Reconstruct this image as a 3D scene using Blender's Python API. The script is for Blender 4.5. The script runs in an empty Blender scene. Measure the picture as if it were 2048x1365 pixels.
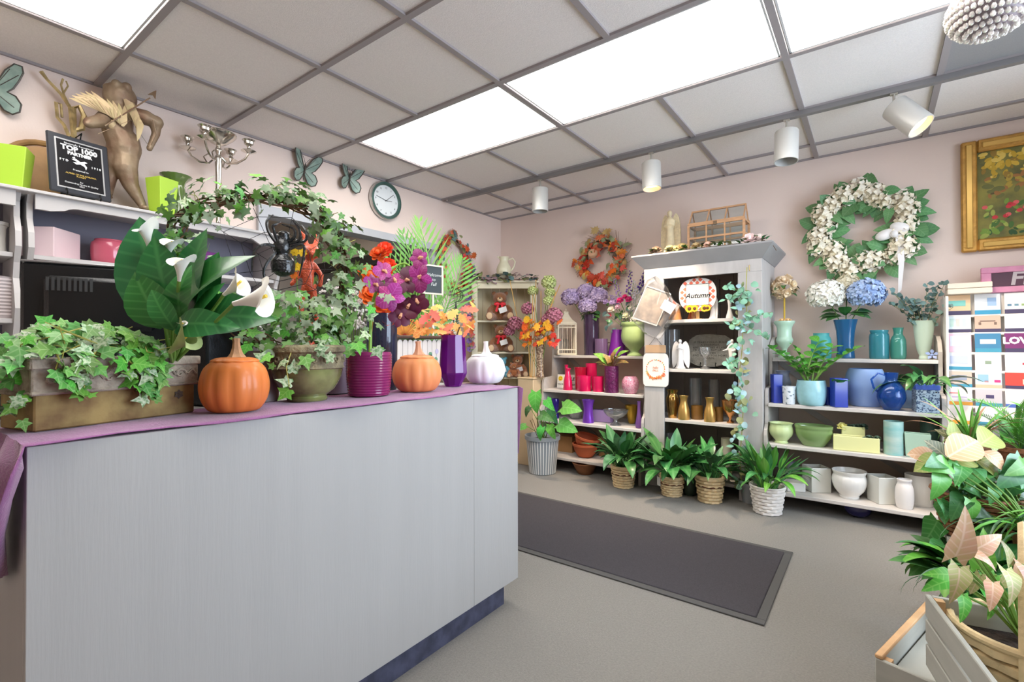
import bpy, math, random
from mathutils import Vector, Matrix
S = bpy.context.scene
COL = S.collection
PI = math.pi
rnd = random.Random(11)
def R(d): return math.radians(d)
def V(*a): return Vector(a)

# ---------------------------------------------------------------- camera
CAM = Vector((3.254, -4.170, 1.08))
F_PX = 973.75                                   # focal length in pixels of the 2048 x 1365 frame
YAW, PITCH, ROLL = R(-36.6545), R(0.4675), R(-0.0939)
FWD = Vector((math.sin(YAW)*math.cos(PITCH), math.cos(YAW)*math.cos(PITCH), math.sin(PITCH)))
RGT = Vector((math.cos(YAW), -math.sin(YAW), 0))
UPV = RGT.cross(FWD)
RGT, UPV = RGT*math.cos(ROLL)+UPV*math.sin(ROLL), UPV*math.cos(ROLL)-RGT*math.sin(ROLL)
cd = bpy.data.cameras.new('camera'); cam = bpy.data.objects.new('camera', cd); COL.objects.link(cam)
cd.sensor_width = 36; cd.lens = F_PX/2048*36; cd.clip_start = .02
cam.matrix_world = Matrix(((RGT.x, UPV.x, -FWD.x, CAM.x), (RGT.y, UPV.y, -FWD.y, CAM.y), (RGT.z, UPV.z, -FWD.z, CAM.z), (0, 0, 0, 1)))
S.camera = cam

# ---------------------------------------------------------------- light and exposure
S.view_settings.view_transform = 'Standard'; S.view_settings.look = 'None'
S.view_settings.exposure = 0.48; S.view_settings.gamma = 1; S.view_settings.use_curve_mapping = False
PANEL_STRENGTH = 6.0
WINDOW_STRENGTH = 9.5
SPOT_WATTS = 26
w = bpy.data.worlds.new('world'); S.world = w; w.use_nodes = True
wn = w.node_tree.nodes; bg = wn['Background']
bg.inputs[0].default_value = (.74, .85, 1.0, 1); bg.inputs[1].default_value = WINDOW_STRENGTH
pl = bpy.data.lights.new('daylight_portal', 'AREA'); pl.shape = 'RECTANGLE'; pl.size = 2.1; pl.size_y = 1.75; pl.cycles.is_portal = True
po = bpy.data.objects.new('daylight_portal', pl); COL.objects.link(po)
po.location = (4.9, -2.0, 1.42); po.rotation_euler = (0, R(90), 0); po.rotation_euler = (R(90), 0, R(90))
S.cycles.use_denoising = True
S.cycles.max_bounces = 8; S.cycles.transparent_max_bounces = 12; S.cycles.caustics_reflective = False; S.cycles.caustics_refractive = False
S.cycles.sample_clamp_indirect = 6

# ---------------------------------------------------------------- photo pixels -> points on a known plane
def ray(u, v): return RGT*((u-1024)/F_PX) + UPV*((682.5-v)/F_PX) + FWD
def PZ(u, v, z): d = ray(u, v); return CAM + d*((z-CAM.z)/d.z)
def PX(u, v, x): d = ray(u, v); return CAM + d*((x-CAM.x)/d.x)
def PY(u, v, y): d = ray(u, v); return CAM + d*((y-CAM.y)/d.y)
def mpp(p): return (Vector(p)-CAM).dot(FWD)/F_PX
def cosu(u): return math.cos(math.atan((u-1024)/F_PX))
def away(p): d = Vector((p[0]-CAM.x, p[1]-CAM.y, 0)); return d.normalized()
def yaw_to_cam(p): d = away(p); return math.atan2(d.y, d.x) - PI/2     # rz that turns local -Y to the camera

# ---------------------------------------------------------------- materials (all procedural)
def lin(c):
    return tuple(((x/255)/12.92 if x/255 <= .04045 else ((x/255+.055)/1.055)**2.4) for x in c)
MATS = {}
def mat(key, col, rough=.5, metal=0, var=0, vs=6, bump=0, bs=60, rand=0, trans=0, coat=0, col2=None, stretch=None, emit=0, sheen=0, vein=None, alpha=1, trl=0, ior=1.45, lo=.35, hi=.65):
    if key in MATS: return MATS[key]
    m = bpy.data.materials.new(key); m.use_nodes = True; MATS[key] = m
    nt = m.node_tree; N = nt.nodes; L = nt.links; b = N['Principled BSDF']
    c = (*lin(col), 1)
    b.inputs['Base Color'].default_value = c
    b.inputs['Roughness'].default_value = rough; b.inputs['Metallic'].default_value = metal
    b.inputs['IOR'].default_value = ior
    if trans: b.inputs['Transmission Weight'].default_value = trans
    if coat: b.inputs['Coat Weight'].default_value = coat; b.inputs['Coat Roughness'].default_value = .1
    if sheen: b.inputs['Sheen Weight'].default_value = sheen
    if emit: b.inputs['Emission Color'].default_value = c; b.inputs['Emission Strength'].default_value = emit
    if alpha < 1: b.inputs['Alpha'].default_value = alpha
    if trl: b.inputs['Subsurface Weight'].default_value = trl; b.inputs['Subsurface Radius'].default_value = (.02, .02, .01)
    src = None
    if var or col2 or bump or vein:
        tc = N.new('ShaderNodeTexCoord'); vec = tc.outputs['Object']
        if stretch:
            mp = N.new('ShaderNodeMapping'); mp.inputs['Scale'].default_value = stretch; L.new(vec, mp.inputs[0]); vec = mp.outputs[0]
    if var or col2:
        no = N.new('ShaderNodeTexNoise'); no.inputs['Scale'].default_value = vs; no.inputs['Detail'].default_value = 4; L.new(vec, no.inputs['Vector'])
        cr = N.new('ShaderNodeValToRGB'); L.new(no.outputs['Fac'], cr.inputs[0])
        cr.color_ramp.elements[0].position = lo; cr.color_ramp.elements[1].position = hi
        d = (*lin(col2), 1) if col2 else tuple(x*(1-var) for x in c[:3])+(1,)
        e = c if col2 else tuple(min(1, x*(1+var)) for x in c[:3])+(1,)
        cr.color_ramp.elements[0].color = d; cr.color_ramp.elements[1].color = e
        src = cr.outputs[0]
    if vein:
        sx = N.new('ShaderNodeSeparateXYZ'); L.new(tc.outputs['Object'], sx.inputs[0])
        ab = N.new('ShaderNodeMath'); ab.operation = 'ABSOLUTE'; L.new(sx.outputs[0], ab.inputs[0])
        wv = N.new('ShaderNodeMath'); wv.operation = 'MULTIPLY_ADD'; L.new(ab.outputs[0], wv.inputs[0]); wv.inputs[1].default_value = -.7; L.new(sx.outputs[1], wv.inputs[2])
        sn = N.new('ShaderNodeMath'); sn.operation = 'MULTIPLY'; L.new(wv.outputs[0], sn.inputs[0]); sn.inputs[1].default_value = vein[2]
        si = N.new('ShaderNodeMath'); si.operation = 'SINE'; L.new(sn.outputs[0], si.inputs[0])
        mr = N.new('ShaderNodeMapRange'); L.new(si.outputs[0], mr.inputs[0]); mr.inputs[1].default_value = .55; mr.inputs[2].default_value = 1; mr.inputs[4].default_value = vein[1]
        md = N.new('ShaderNodeMapRange'); L.new(ab.outputs[0], md.inputs[0]); md.inputs[1].default_value = .03; md.inputs[2].default_value = .006; md.inputs[4].default_value = min(1, vein[1]*1.6)
        mx = N.new('ShaderNodeMath'); mx.operation = 'MAXIMUM'; L.new(mr.outputs[0], mx.inputs[0]); L.new(md.outputs[0], mx.inputs[1])
        mi = N.new('ShaderNodeMix'); mi.data_type = 'RGBA'; L.new(mx.outputs[0], mi.inputs[0])
        if src: L.new(src, mi.inputs[6])
        else: mi.inputs[6].default_value = c
        mi.inputs[7].default_value = (*lin(vein[0]), 1); src = mi.outputs[2]
    if rand:
        oi = N.new('ShaderNodeObjectInfo'); hs = N.new('ShaderNodeHueSaturation')
        m1 = N.new('ShaderNodeMapRange'); L.new(oi.outputs['Random'], m1.inputs[0]); m1.inputs[3].default_value = 1-rand; m1.inputs[4].default_value = 1+rand
        L.new(m1.outputs[0], hs.inputs['Value'])
        m2 = N.new('ShaderNodeMath'); m2.operation = 'MULTIPLY'; L.new(oi.outputs['Random'], m2.inputs[0]); m2.inputs[1].default_value = 7.31
        m3 = N.new('ShaderNodeMath'); m3.operation = 'FRACT'; L.new(m2.outputs[0], m3.inputs[0])
        m4 = N.new('ShaderNodeMapRange'); L.new(m3.outputs[0], m4.inputs[0]); m4.inputs[3].default_value = .5-rand*.09; m4.inputs[4].default_value = .5+rand*.09
        L.new(m4.outputs[0], hs.inputs['Hue'])
        if src: L.new(src, hs.inputs['Color'])
        else: hs.inputs['Color'].default_value = c
        src = hs.outputs[0]
    if src: L.new(src, b.inputs['Base Color'])
    if bump:
        nb = N.new('ShaderNodeTexNoise'); nb.inputs['Scale'].default_value = bs; nb.inputs['Detail'].default_value = 3; L.new(vec, nb.inputs['Vector'])
        bp = N.new('ShaderNodeBump'); bp.inputs['Strength'].default_value = bump; bp.inputs['Distance'].default_value = .01; L.new(nb.outputs['Fac'], bp.inputs['Height']); L.new(bp.outputs[0], b.inputs['Normal'])
    return m
def glass(key, col, rough=.03, body=.0):
    """thin tinted glass: mostly clear colour filter with a gloss on top (cheap and clean at few samples)"""
    if key in MATS: return MATS[key]
    m = bpy.data.materials.new(key); m.use_nodes = True; MATS[key] = m
    nt = m.node_tree; N = nt.nodes; L = nt.links; out = N['Material Output']; N.remove(N['Principled BSDF'])
    tr = N.new('ShaderNodeBsdfTransparent'); tr.inputs[0].default_value = (*[x**.45 for x in lin(col)], 1)
    gl = N.new('ShaderNodeBsdfGlossy'); gl.inputs['Roughness'].default_value = rough
    d0 = N.new('ShaderNodeBsdfDiffuse'); d0.inputs[0].default_value = (*lin(col), 1); d1 = N.new('ShaderNodeBsdfTranslucent'); d1.inputs[0].default_value = (*lin(col), 1)
    di = N.new('ShaderNodeMixShader'); L.new(d0.outputs[0], di.inputs[1]); L.new(d1.outputs[0], di.inputs[2])
    lw = N.new('ShaderNodeLayerWeight'); lw.inputs[0].default_value = .28
    mr = N.new('ShaderNodeMapRange'); L.new(lw.outputs['Fresnel'], mr.inputs[0]); mr.inputs[3].default_value = .03; mr.inputs[4].default_value = .75
    m0 = N.new('ShaderNodeMixShader'); m0.inputs[0].default_value = body; L.new(tr.outputs[0], m0.inputs[1]); L.new(di.outputs[0], m0.inputs[2])
    mx = N.new('ShaderNodeMixShader'); L.new(mr.outputs[0], mx.inputs[0]); L.new(m0.outputs[0], mx.inputs[1]); L.new(gl.outputs[0], mx.inputs[2])
    L.new(mx.outputs[0], out.inputs[0])
    return m

# ---------------------------------------------------------------- mesh building
class MB:
    def __init__(s): s.v = []; s.f = []
    def add(s, vs, fs, M=None):
        o = len(s.v)
        s.v += [tuple(M @ Vector(p)) for p in vs] if M is not None else [tuple(p) for p in vs]
        s.f += [tuple(i+o for i in f) for f in fs]; return s
    def merge(s, o, M=None): return s.add(o.v, o.f, M)
    def box(s, x0, x1, y0, y1, z0, z1, M=None):
        return s.add([(x, y, z) for z in (z0, z1) for y in (y0, y1) for x in (x0, x1)],
                     [(0, 2, 3, 1), (4, 5, 7, 6), (0, 1, 5, 4), (2, 6, 7, 3), (0, 4, 6, 2), (1, 3, 7, 5)], M)
    def bbox(s, x0, x1, y0, y1, z0, z1, b=.004, M=None):
        """box with chamfered edges"""
        vs = []
        for sx, x in ((-1, x0), (1, x1)):
            for sy, y in ((-1, y0), (1, y1)):
                for sz, z in ((-1, z0), (1, z1)):
                    vs += [(x, y-sy*b, z-sz*b), (x-sx*b, y, z-sz*b), (x-sx*b, y-sy*b, z)]
        def i(a, c, d, k): return ((a*2+c)*2+d)*3+k
        fs = [(i(0,0,0,0), i(0,0,1,0), i(0,1,1,0), i(0,1,0,0)), (i(1,0,0,0), i(1,1,0,0), i(1,1,1,0), i(1,0,1,0)),
              (i(0,0,0,1), i(1,0,0,1), i(1,0,1,1), i(0,0,1,1)), (i(0,1,0,1), i(0,1,1,1), i(1,1,1,1), i(1,1,0,1)),
              (i(0,0,0,2), i(0,1,0,2), i(1,1,0,2), i(1,0,0,2)), (i(0,0,1,2), i(1,0,1,2), i(1,1,1,2), i(0,1,1,2))]
        for a in (0, 1):
            for c in (0, 1):
                fs.append((i(a,c,0,0), i(a,c,0,1), i(a,c,1,1), i(a,c,1,0)))
                fs.append((i(a,0,c,0), i(a,0,c,2), i(a,1,c,2), i(a,1,c,0)))
                fs.append((i(0,a,c,1), i(0,a,c,2), i(1,a,c,2), i(1,a,c,1)))
                for d in (0, 1): fs.append((i(a,c,d,0), i(a,c,d,1), i(a,c,d,2)))
        return s.add(vs, fs, M)
    def tube(s, pts, r, n=6, closed=False, M=None):
        pts = [Vector(p) for p in pts]; k = len(pts); rs = r if isinstance(r, (list, tuple)) else [r]*k
        vs = []; fs = []; up = None
        for i, p in enumerate(pts):
            d = (pts[(i+1) % k]-pts[i-1]) if closed else (pts[min(i+1, k-1)]-pts[max(i-1, 0)])
            if d.length < 1e-9: d = Vector((0, 0, 1))
            d.normalize()
            if up is None: up = d.orthogonal()
            up = (up - d*up.dot(d))
            if up.length < 1e-6: up = d.orthogonal()
            up.normalize(); sd = d.cross(up)
            for j in range(n):
                a = 2*PI*j/n; vs.append(p + (up*math.cos(a)+sd*math.sin(a))*rs[i])
        for i in range(k if closed else k-1):
            for j in range(n):
                a = i*n; b = ((i+1) % k)*n; j2 = (j+1) % n
                fs.append((a+j, a+j2, b+j2, b+j))
        if not closed: fs += [tuple(range(n))[::-1], tuple(range((k-1)*n, k*n))]
        return s.add(vs, fs, M)
    def lathe(s, prof, n=24, fl=None, M=None, sx=1, sy=1, cap=True):
        vs = []; fs = []; k = len(prof)
        for i, (r, z) in enumerate(prof):
            for j in range(n):
                a = 2*PI*j/n; q = r*(fl(a, i/(k-1), j) if fl else 1)
                vs.append((q*math.cos(a)*sx, q*math.sin(a)*sy, z))
        for i in range(k-1):
            for j in range(n):
                j2 = (j+1) % n; fs.append((i*n+j, i*n+j2, (i+1)*n+j2, (i+1)*n+j))
        if cap and prof[0][0] > 1e-6: fs.append(tuple(range(n))[::-1])
        if cap and prof[-1][0] > 1e-6: fs.append(tuple(range((k-1)*n, k*n)))
        return s.add(vs, fs, M)
    def ell(s, c, r, nu=12, nv=8, M=None):
        r = r if isinstance(r, (tuple, list)) else (r, r, r)
        T = Matrix.Translation(c) @ Matrix.Diagonal((*r, 1))
        return s.lathe([(max(1e-4, math.sin(PI*i/nv)), -math.cos(PI*i/nv)) for i in range(nv+1)], nu, M=(M @ T if M is not None else T))
    def prism(s, pts, d0, d1, axis='y', M=None):
        """extrude an outline (a, b) along an axis: 'y' -> (a, d, b), 'x' -> (d, a, b), 'z' -> (a, b, d)"""
        def p(a, b, d): return {'y': (a, d, b), 'x': (d, a, b), 'z': (a, b, d)}[axis]
        k = len(pts); vs = [p(a, b, d0) for a, b in pts]+[p(a, b, d1) for a, b in pts]
        fs = [tuple(range(k)), tuple(range(k, 2*k))[::-1]]+[(i, i+k, (i+1) % k+k, (i+1) % k) for i in range(k)]
        return s.add(vs, fs, M)
    def mesh(s, name='mesh', smooth=True):
        me = bpy.data.meshes.new(name); me.from_pydata(s.v, [], s.f); me.update()
        if smooth:
            me.polygons.foreach_set('use_smooth', [True]*len(me.polygons))
            try: me.set_sharp_from_angle(angle=R(38))
            except Exception: pass
        return me
def T(x=0, y=0, z=0): return Matrix.Translation((x, y, z))
def RX(d): return Matrix.Rotation(R(d), 4, 'X')
def RY(d): return Matrix.Rotation(R(d), 4, 'Y')
def RZ(d): return Matrix.Rotation(R(d), 4, 'Z')
def SC(x, y=None, z=None): return Matrix.Diagonal((x, x if y is None else y, x if z is None else z, 1))
def obj(name, mb, m=None, parent=None, M=None, label=None, smooth=True):
    me = mb if isinstance(mb, bpy.types.Mesh) else mb.mesh(name, smooth)
    if m is not None and not me.materials: me.materials.append(m)
    o = bpy.data.objects.new(name, me); COL.objects.link(o)
    if parent is not None: o.parent = parent
    if M is not None: o.matrix_local = M
    if m is not None and me.materials[0] is not m:
        o.material_slots[0].link = 'OBJECT'; o.material_slots[0].material = m
    if label: o['label'] = label
    return o
def tag(o, label, cat, group=None):
    o['label'] = label; o['category'] = cat
    if group: o['group'] = group
    return o
def thing(name, label, cat, loc=(0, 0, 0), rz=0, group=None):
    o = bpy.data.objects.new(name, None); COL.objects.link(o); o.empty_display_size = .05
    o.location = loc; o.rotation_euler = (0, 0, rz); return tag(o, label, cat, group)
def solo(name, mb, m, label, cat, M=None, group=None, smooth=True):
    return tag(obj(name, mb, m, None, M, smooth=smooth), label, cat, group)
def struct(name, mb, m, parent=None, smooth=False):
    o = obj(name, mb, m, parent, smooth=smooth); o['kind'] = 'structure'; return o
def frame(pos, d, up=(0, 0, 1), s=1, roll=0):
    """matrix whose +Y runs along d and whose +Z leans to up"""
    y = Vector(d).normalized(); z = Vector(up); z = z - y*z.dot(y)
    if z.length < 1e-4: z = y.orthogonal()
    z.normalize(); x = y.cross(z)
    m = Matrix(((x.x, y.x, z.x, pos[0]), (x.y, y.y, z.y, pos[1]), (x.z, y.z, z.z, pos[2]), (0, 0, 0, 1)))
    if roll: m = m @ Matrix.Rotation(roll, 4, 'Y')
    return m @ (SC(*s) if isinstance(s, tuple) else SC(s))
# flat lettering: made first, while the scene is still empty, so that each conversion is cheap
def _txt(body, size, shear=0, bold=0, align='CENTER', sp=1):
    c = bpy.data.curves.new('lettering', 'FONT'); c.body = body; c.size = size; c.align_x = align; c.align_y = 'CENTER'; c.shear = shear; c.offset = bold
    c.space_character = sp; c.extrude = .0006; c.resolution_u = 2
    o = bpy.data.objects.new('lettering', c); COL.objects.link(o); dg = bpy.context.evaluated_depsgraph_get()
    me = bpy.data.meshes.new_from_object(o.evaluated_get(dg)); bpy.data.objects.remove(o); bpy.data.curves.remove(c); return me
TX = {}
for k, a in {
    'top1': ('Nationally Recognized', .0105), 'top2': ('TOP 1000', .026, 0, .0012), 'top3': ('PARTNER', .017, 0, .001), 'top4': ('FTD', .011, 0, .0003, 'CENTER', 1.5), 'top4b': ('1910', .011, 0, .0003, 'CENTER', 1.5),
    'top5': ('Presented to', .009), 'top6': ('ALFRED OF PHILADELPHIA\nFLORIST', .0125, 0, .0004), 'top7': ('for\nOutstanding Service & Quality\n2021', .0105),
    'smile': ('SMILE', .06, 0, .002), 'smile2': ("YOU'RE ON CAMERA", .032, 0, .0005), 'hello': ('HELLO', .022, 0, 0, 'CENTER', 1.6), 'autumn': ('Autumn', .062, .35, .0012),
    'stone': ("IF TEARS COULD BUILD\nA STAIRWAY,\nAND MEMORIES A LANE,\nI'D WALK RIGHT UP TO\nHEAVEN\nAND BRING YOU HOME\nAGAIN.", .031, 0, .0004, 'CENTER', 1.15),
    'love': ('LOVE', .06, 0, .003), 'flow': ('Flowers', .1, .15, .003), 'chalk': ('Welcome\nto\nFall', .03, .3), 'jar': ('hello\nFALL', .022, .2, .0006), 'twelve': ('12', .03), 'eleven': ('11', .03), 'one': ('1', .03),
    '10': ('10', .03), '9': ('9', .03), '8': ('8', .03), '7': ('7', .03), '6': ('6', .03), '5': ('5', .03), '4': ('4', .03), '3': ('3', .03), '2': ('2', .03)}.items(): TX[k] = _txt(*a)
# ================================================================ structure
H_C = 2.44
GX = [0, .484, 1.0875, 1.702, 2.315, 2.926, 3.5285, 4.14, 4.75]
GY = [0, -.293, -.9076, -1.5556, -2.1929, -2.8174, -3.4326, -4.05, -4.66, -5.27, -5.6]
XR, YF = 4.9, -5.6
wall_m = mat('wall_paint', (239, 219, 208), .85, var=.02, vs=2, bump=.05, bs=90)
carpet = mat('carpet', (143, 138, 130), .95, var=.10, vs=140, bump=.6, bs=420, sheen=.2)
struct('floor', MB().box(-3.2, XR, YF, 0.0, -.06, 0), carpet)
struct('wall_back', MB().box(-3.2, XR, 0, .1, 0, H_C+.1), wall_m)
# left wall with the opening to the workroom
OY0, OY1, OZ0, OZ1 = -2.55, -1.05, 1.02, 1.955
wl = MB(); wl.box(-.1, 0, YF, OY0, 0, H_C+.1); wl.box(-.1, 0, OY1, 0, 0, H_C+.1); wl.box(-.1, 0, OY0, OY1, 0, OZ0); wl.box(-.1, 0, OY0, OY1, OZ1, H_C+.1)
struct('wall_left', wl, wall_m)
struct('wall_front', MB().box(-.1, XR, YF-.1, YF, 0, H_C+.1), wall_m)
# right wall: shop window on the street side
wr = MB(); wr.box(XR, XR+.1, YF-.1, -3.05, 0, H_C+.1); wr.box(XR, XR+.1, -.95, .1, 0, H_C+.1); wr.box(XR, XR+.1, -3.05, -.95, 0, .55); wr.box(XR, XR+.1, -3.05, -.95, 2.3, H_C+.1)
struct('wall_right', wr, wall_m)
fr_m = mat('window_frame', (120, 122, 126), .4, .6)
win = struct('window_1', MB().box(XR+.045, XR+.055, -3.05, -.95, .55, 2.3), glass('window_glass', (248, 252, 253), .01))
for y in (-3.03, -2.0, -.97): obj('mullion', MB().box(XR+.02, XR+.08, y-.025, y+.025, .55, 2.3), fr_m, win, smooth=False)
for z in (.57, 2.28): obj('rail', MB().box(XR+.02, XR+.08, -3.05, -.95, z-.02, z+.02), fr_m, win, smooth=False)
# opening trim (grey painted casing)
trim_m = mat('trim_grey', (190, 192, 197), .5, var=.03)
tr = MB(); tr.box(-.11, .03, OY0-.06, OY1+.06, OZ1-.004, OZ1+.055); tr.box(-.11, .03, OY1-.003, OY1+.06, OZ0, OZ1-.004); tr.box(-.11, .03, OY0-.06, OY0+.003, OZ0, OZ1-.004); tr.box(-.11, .05, OY0-.06, OY1+.06, OZ0-.04, OZ0+.003)
struct('trim_1', tr, trim_m)
alu = mat('aluminium', (170, 170, 175), .3, .85)
p_ = PX(765, 505, -.05)
struct('trim_2', MB().box(-.07, -.05, p_.y-.035, p_.y-.008, OZ0, 1.88).box(-.055, -.035, p_.y+.006, p_.y+.035, OZ0, 1.9), alu)
# baseboard
struct('baseboard_back', MB().box(0, XR, -.012, 0, 0, .09), mat('baseboard', (150, 148, 150), .6))
# workroom behind the opening
wk = mat('workroom_wall', (218, 206, 196), .85)
struct('wall_far', MB().box(-3.2, -3.1, YF, 0, 0, H_C), wk)
struct('wall_side', MB().box(-3.2, -.1, -4.2, -4.1, 0, H_C), wk)
struct('ceiling_workroom', MB().box(-3.2, -.1, -4.2, 0, 2.44, 2.54), mat('workroom_ceiling', (215, 203, 190), .9))
wt = thing('ceiling_light', 'added fill panel that brightens the workroom behind the opening', 'ceiling light', (-1.5, -1.9, 2.44))  # fill light added overhead so the workroom does not render dark
obj('diffuser', MB().box(-.6, .6, -.3, .3, -.012, -.002), mat('workroom_fill', (255, 250, 240), .6, emit=PANEL_STRENGTH*.9), wt, smooth=False)
# ceiling: slab, grid bars, tiles
slab = struct('ceiling', MB().box(-.1, XR, YF, 0, H_C+.035, H_C+.1), mat('ceiling_slab', (120, 118, 116), .9))
tile_m = mat('ceiling_tile', (238, 231, 227), .95, var=.035, vs=160, bump=.25, bs=260, rand=.015)
vent_m = mat('ceiling_vent', (150, 148, 148), .7, var=.05, vs=300)
LIGHTS = {(1, 3), (3, 3), (5, 3), (1, 6), (3, 6)}
for i in range(len(GX)):
    for j in range(len(GY)-1):
        x0 = GX[i]; x1 = GX[i+1] if i+1 < len(GX) else XR
        if (i, j) in LIGHTS or (i-1, j) in LIGHTS: continue
        obj('tile', MB().box(x0+.012, x1-.012, GY[j+1]+.012, GY[j]-.012, H_C+.008, H_C+.022), vent_m if (i, j) == (6, 2) else tile_m, slab, smooth=False)
bar_m = mat('grid_bar', (158, 150, 150), .6)
for i, x in enumerate(GX):
    hw = .0145
    if i in (2, 4): segs = ((YF, GY[7]), (GY[6], GY[4]), (GY[3], 0))     # these bars stop at the long light panels
    elif i == 6: segs = ((YF, GY[4]), (GY[3], 0))
    else: segs = ((YF, 0),)
    for a_, b_ in segs: obj('grid_bar', MB().box(max(0, x-hw), x+hw, a_, b_, H_C-.004, H_C+.009), bar_m, slab, smooth=False)
for j, y in enumerate(GY):
    hw = .0145
    obj('grid_bar', MB().box(0, XR, y-hw, min(0, y+hw), H_C-.0042, H_C+.0088), bar_m, slab, smooth=False)
# troffer lights
dif = mat('light_diffuser', (255, 252, 248), .6, emit=PANEL_STRENGTH)
dif_n = dif.node_tree.nodes['Principled BSDF']; dif_n.inputs['Emission Color'].default_value = (1, .97, .93, 1)
lf = mat('light_frame', (200, 200, 200), .5)
for (i, j), lb in {(1, 3): 'long fluorescent ceiling panel closest to the wall clock', (3, 3): 'long fluorescent ceiling panel in the middle of the row of three', (5, 3): 'long fluorescent ceiling panel beside the crystal pendant',
                   (1, 6): 'long fluorescent ceiling panel over the cupid statue and plaque', (3, 6): 'long fluorescent ceiling panel above the sales counter aisle'}.items():
    x0, x1, y0, y1 = GX[i]+.02, GX[i+2]-.02, GY[j+1]+.02, GY[j]-.02
    t = thing('ceiling_light', lb, 'ceiling light', ((x0+x1)/2, (y0+y1)/2, H_C), group='fluorescent ceiling panels')
    hx, hy = (x1-x0)/2, (y1-y0)/2
    obj('diffuser', MB().box(-hx, hx, -hy, hy, .004, .012), dif, t, smooth=False)
    f = MB(); f.box(-hx, hx, -hy, -hy+.008, 0, .03); f.box(-hx, hx, hy-.008, hy, 0, .03); f.box(-hx, -hx+.008, -hy, hy, 0, .03); f.box(hx-.008, hx, -hy, hy, 0, .03)
    obj('frame', f, lf, t, smooth=False)
# entrance mat
a = PZ(1585, 1107, 0); 
mat_m = mat('mat_pile', (74, 70, 74), .95, var=.12, vs=220, bump=.6, bs=500)
t = thing('floor_mat', 'long dark grey ribbed entrance mat lying on the carpet', 'mat', (1.65, -1.69, 0))
obj('pile', MB().bbox(-1.22, 1.225, -.37, .375, .002, .012, .003), mat_m, t)
edge = MB()
for x0, x1, y0, y1 in ((-1.25, 1.26, -.405, -.37), (-1.25, 1.26, .375, .41), (-1.25, -1.22, -.37, .375), (1.225, 1.26, -.37, .375)): edge.bbox(x0, x1, y0, y1, .001, .008, .002)
obj('rubber_edge', edge, mat('mat_rubber', (86, 84, 82), .7), t)
# track and lamp heads
trk = thing('track_rail', 'long grey lighting track fixed along the ceiling grid', 'track', (0, -.905, H_C-.005))
obj('rail', MB().box(.1, XR-.05, -.018, .018, -.028, 0), mat('track_grey', (140, 137, 137), .5, .3), trk, smooth=False)
head_m = mat('lamp_head', (205, 203, 198), .35, .25); dark = mat('dark_inside', (25, 25, 25), .7)
glow = mat('lamp_glow', (255, 214, 160), .5, emit=2.2)
for u, v, tx, ty, lb, lit in ((1091, 362, 0, 0, 'hanging cylinder spotlight closest to the teddy bear bookcase', 0), (1300, 300, 0, 4, 'hanging cylinder spotlight above the lilac hydrangeas', 1),
                              (1575, 240, 4, 4, 'shaded grey cylinder spotlight above the tall cabinet', 0), (1788, 178, -24, 30, 'tilted pale cylinder spotlight with a glowing rim', 1)):
    p = PZ(u, v, 2.42); x = p.x
    t = thing('track_spotlight', lb, 'spotlight', (x, -.905, 2.412), group='track spotlights')
    obj('stem', MB().tube([(0, 0, 0), (0, 0, -.07)], .006, 8).box(-.016, .016, -.012, .012, -.012, .002), mat('stem_metal', (190, 185, 175), .3, .7), t)
    A = T(0, 0, -.075) @ RZ(math.degrees(YAW)*-1) @ RY(tx) @ RX(-ty)
    Mh = A @ T(0, 0, -.185)
    obj('lamp_body', MB().lathe([(.03, .185), (.062, .183), (.064, .178), (.064, 0), (.059, 0), (.057, .1), (.02, .14)], 28), head_m, t, Mh)
    if lit:
        obj('bulb', MB().lathe([(.001, .045), (.05, .04), (.055, .03), (.056, .05)], 20), glow, t, Mh)
        l = bpy.data.lights.new('spot', 'SPOT'); l.energy = SPOT_WATTS*3; l.spot_size = R(85); l.spot_blend = .8; l.color = (1, .8, .6); l.shadow_soft_size = .04
        lo = bpy.data.objects.new('spot_beam', l); COL.objects.link(lo); lo.parent = t
        if lit: lo.matrix_local = Mh @ T(0, 0, -.01) @ RX(22)
# crystal pendant
cp = CAM + ray(1980, 18)*1.72
t = thing('crystal_pendant', 'round crystal bead pendant light hanging under the ceiling', 'pendant light', (cp.x, cp.y, H_C))
zc = cp.z-H_C
obj('canopy', MB().lathe([(.05, 0), (.05, -.012), (.012, -.02), (.012, zc+.12)], 20), alu, t)
cry = mat('crystal', (238, 232, 226), .06, .35, coat=1, rand=.3, emit=.06)
bead = MB().ell((0, 0, 0), (.0085, .0085, .011), 6, 4).mesh('bead', False)
core = mat('pendant_core', (150, 136, 140), .4)
obj('core', MB().ell((0, 0, zc), (.104, .104, .082), 20, 12), core, t)
k = 0
for ring in range(13):
    th = PI*(ring+.5)/13; n = max(3, int(2*PI*math.sin(th)*.118/.0185))
    for j in range(n):
        a = 2*PI*(j+.5*(ring % 2))/n
        obj('bead', bead, cry, t, T(.117*math.sin(th)*math.cos(a), .117*math.sin(th)*math.sin(a), zc-.092*math.cos(th)))
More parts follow.
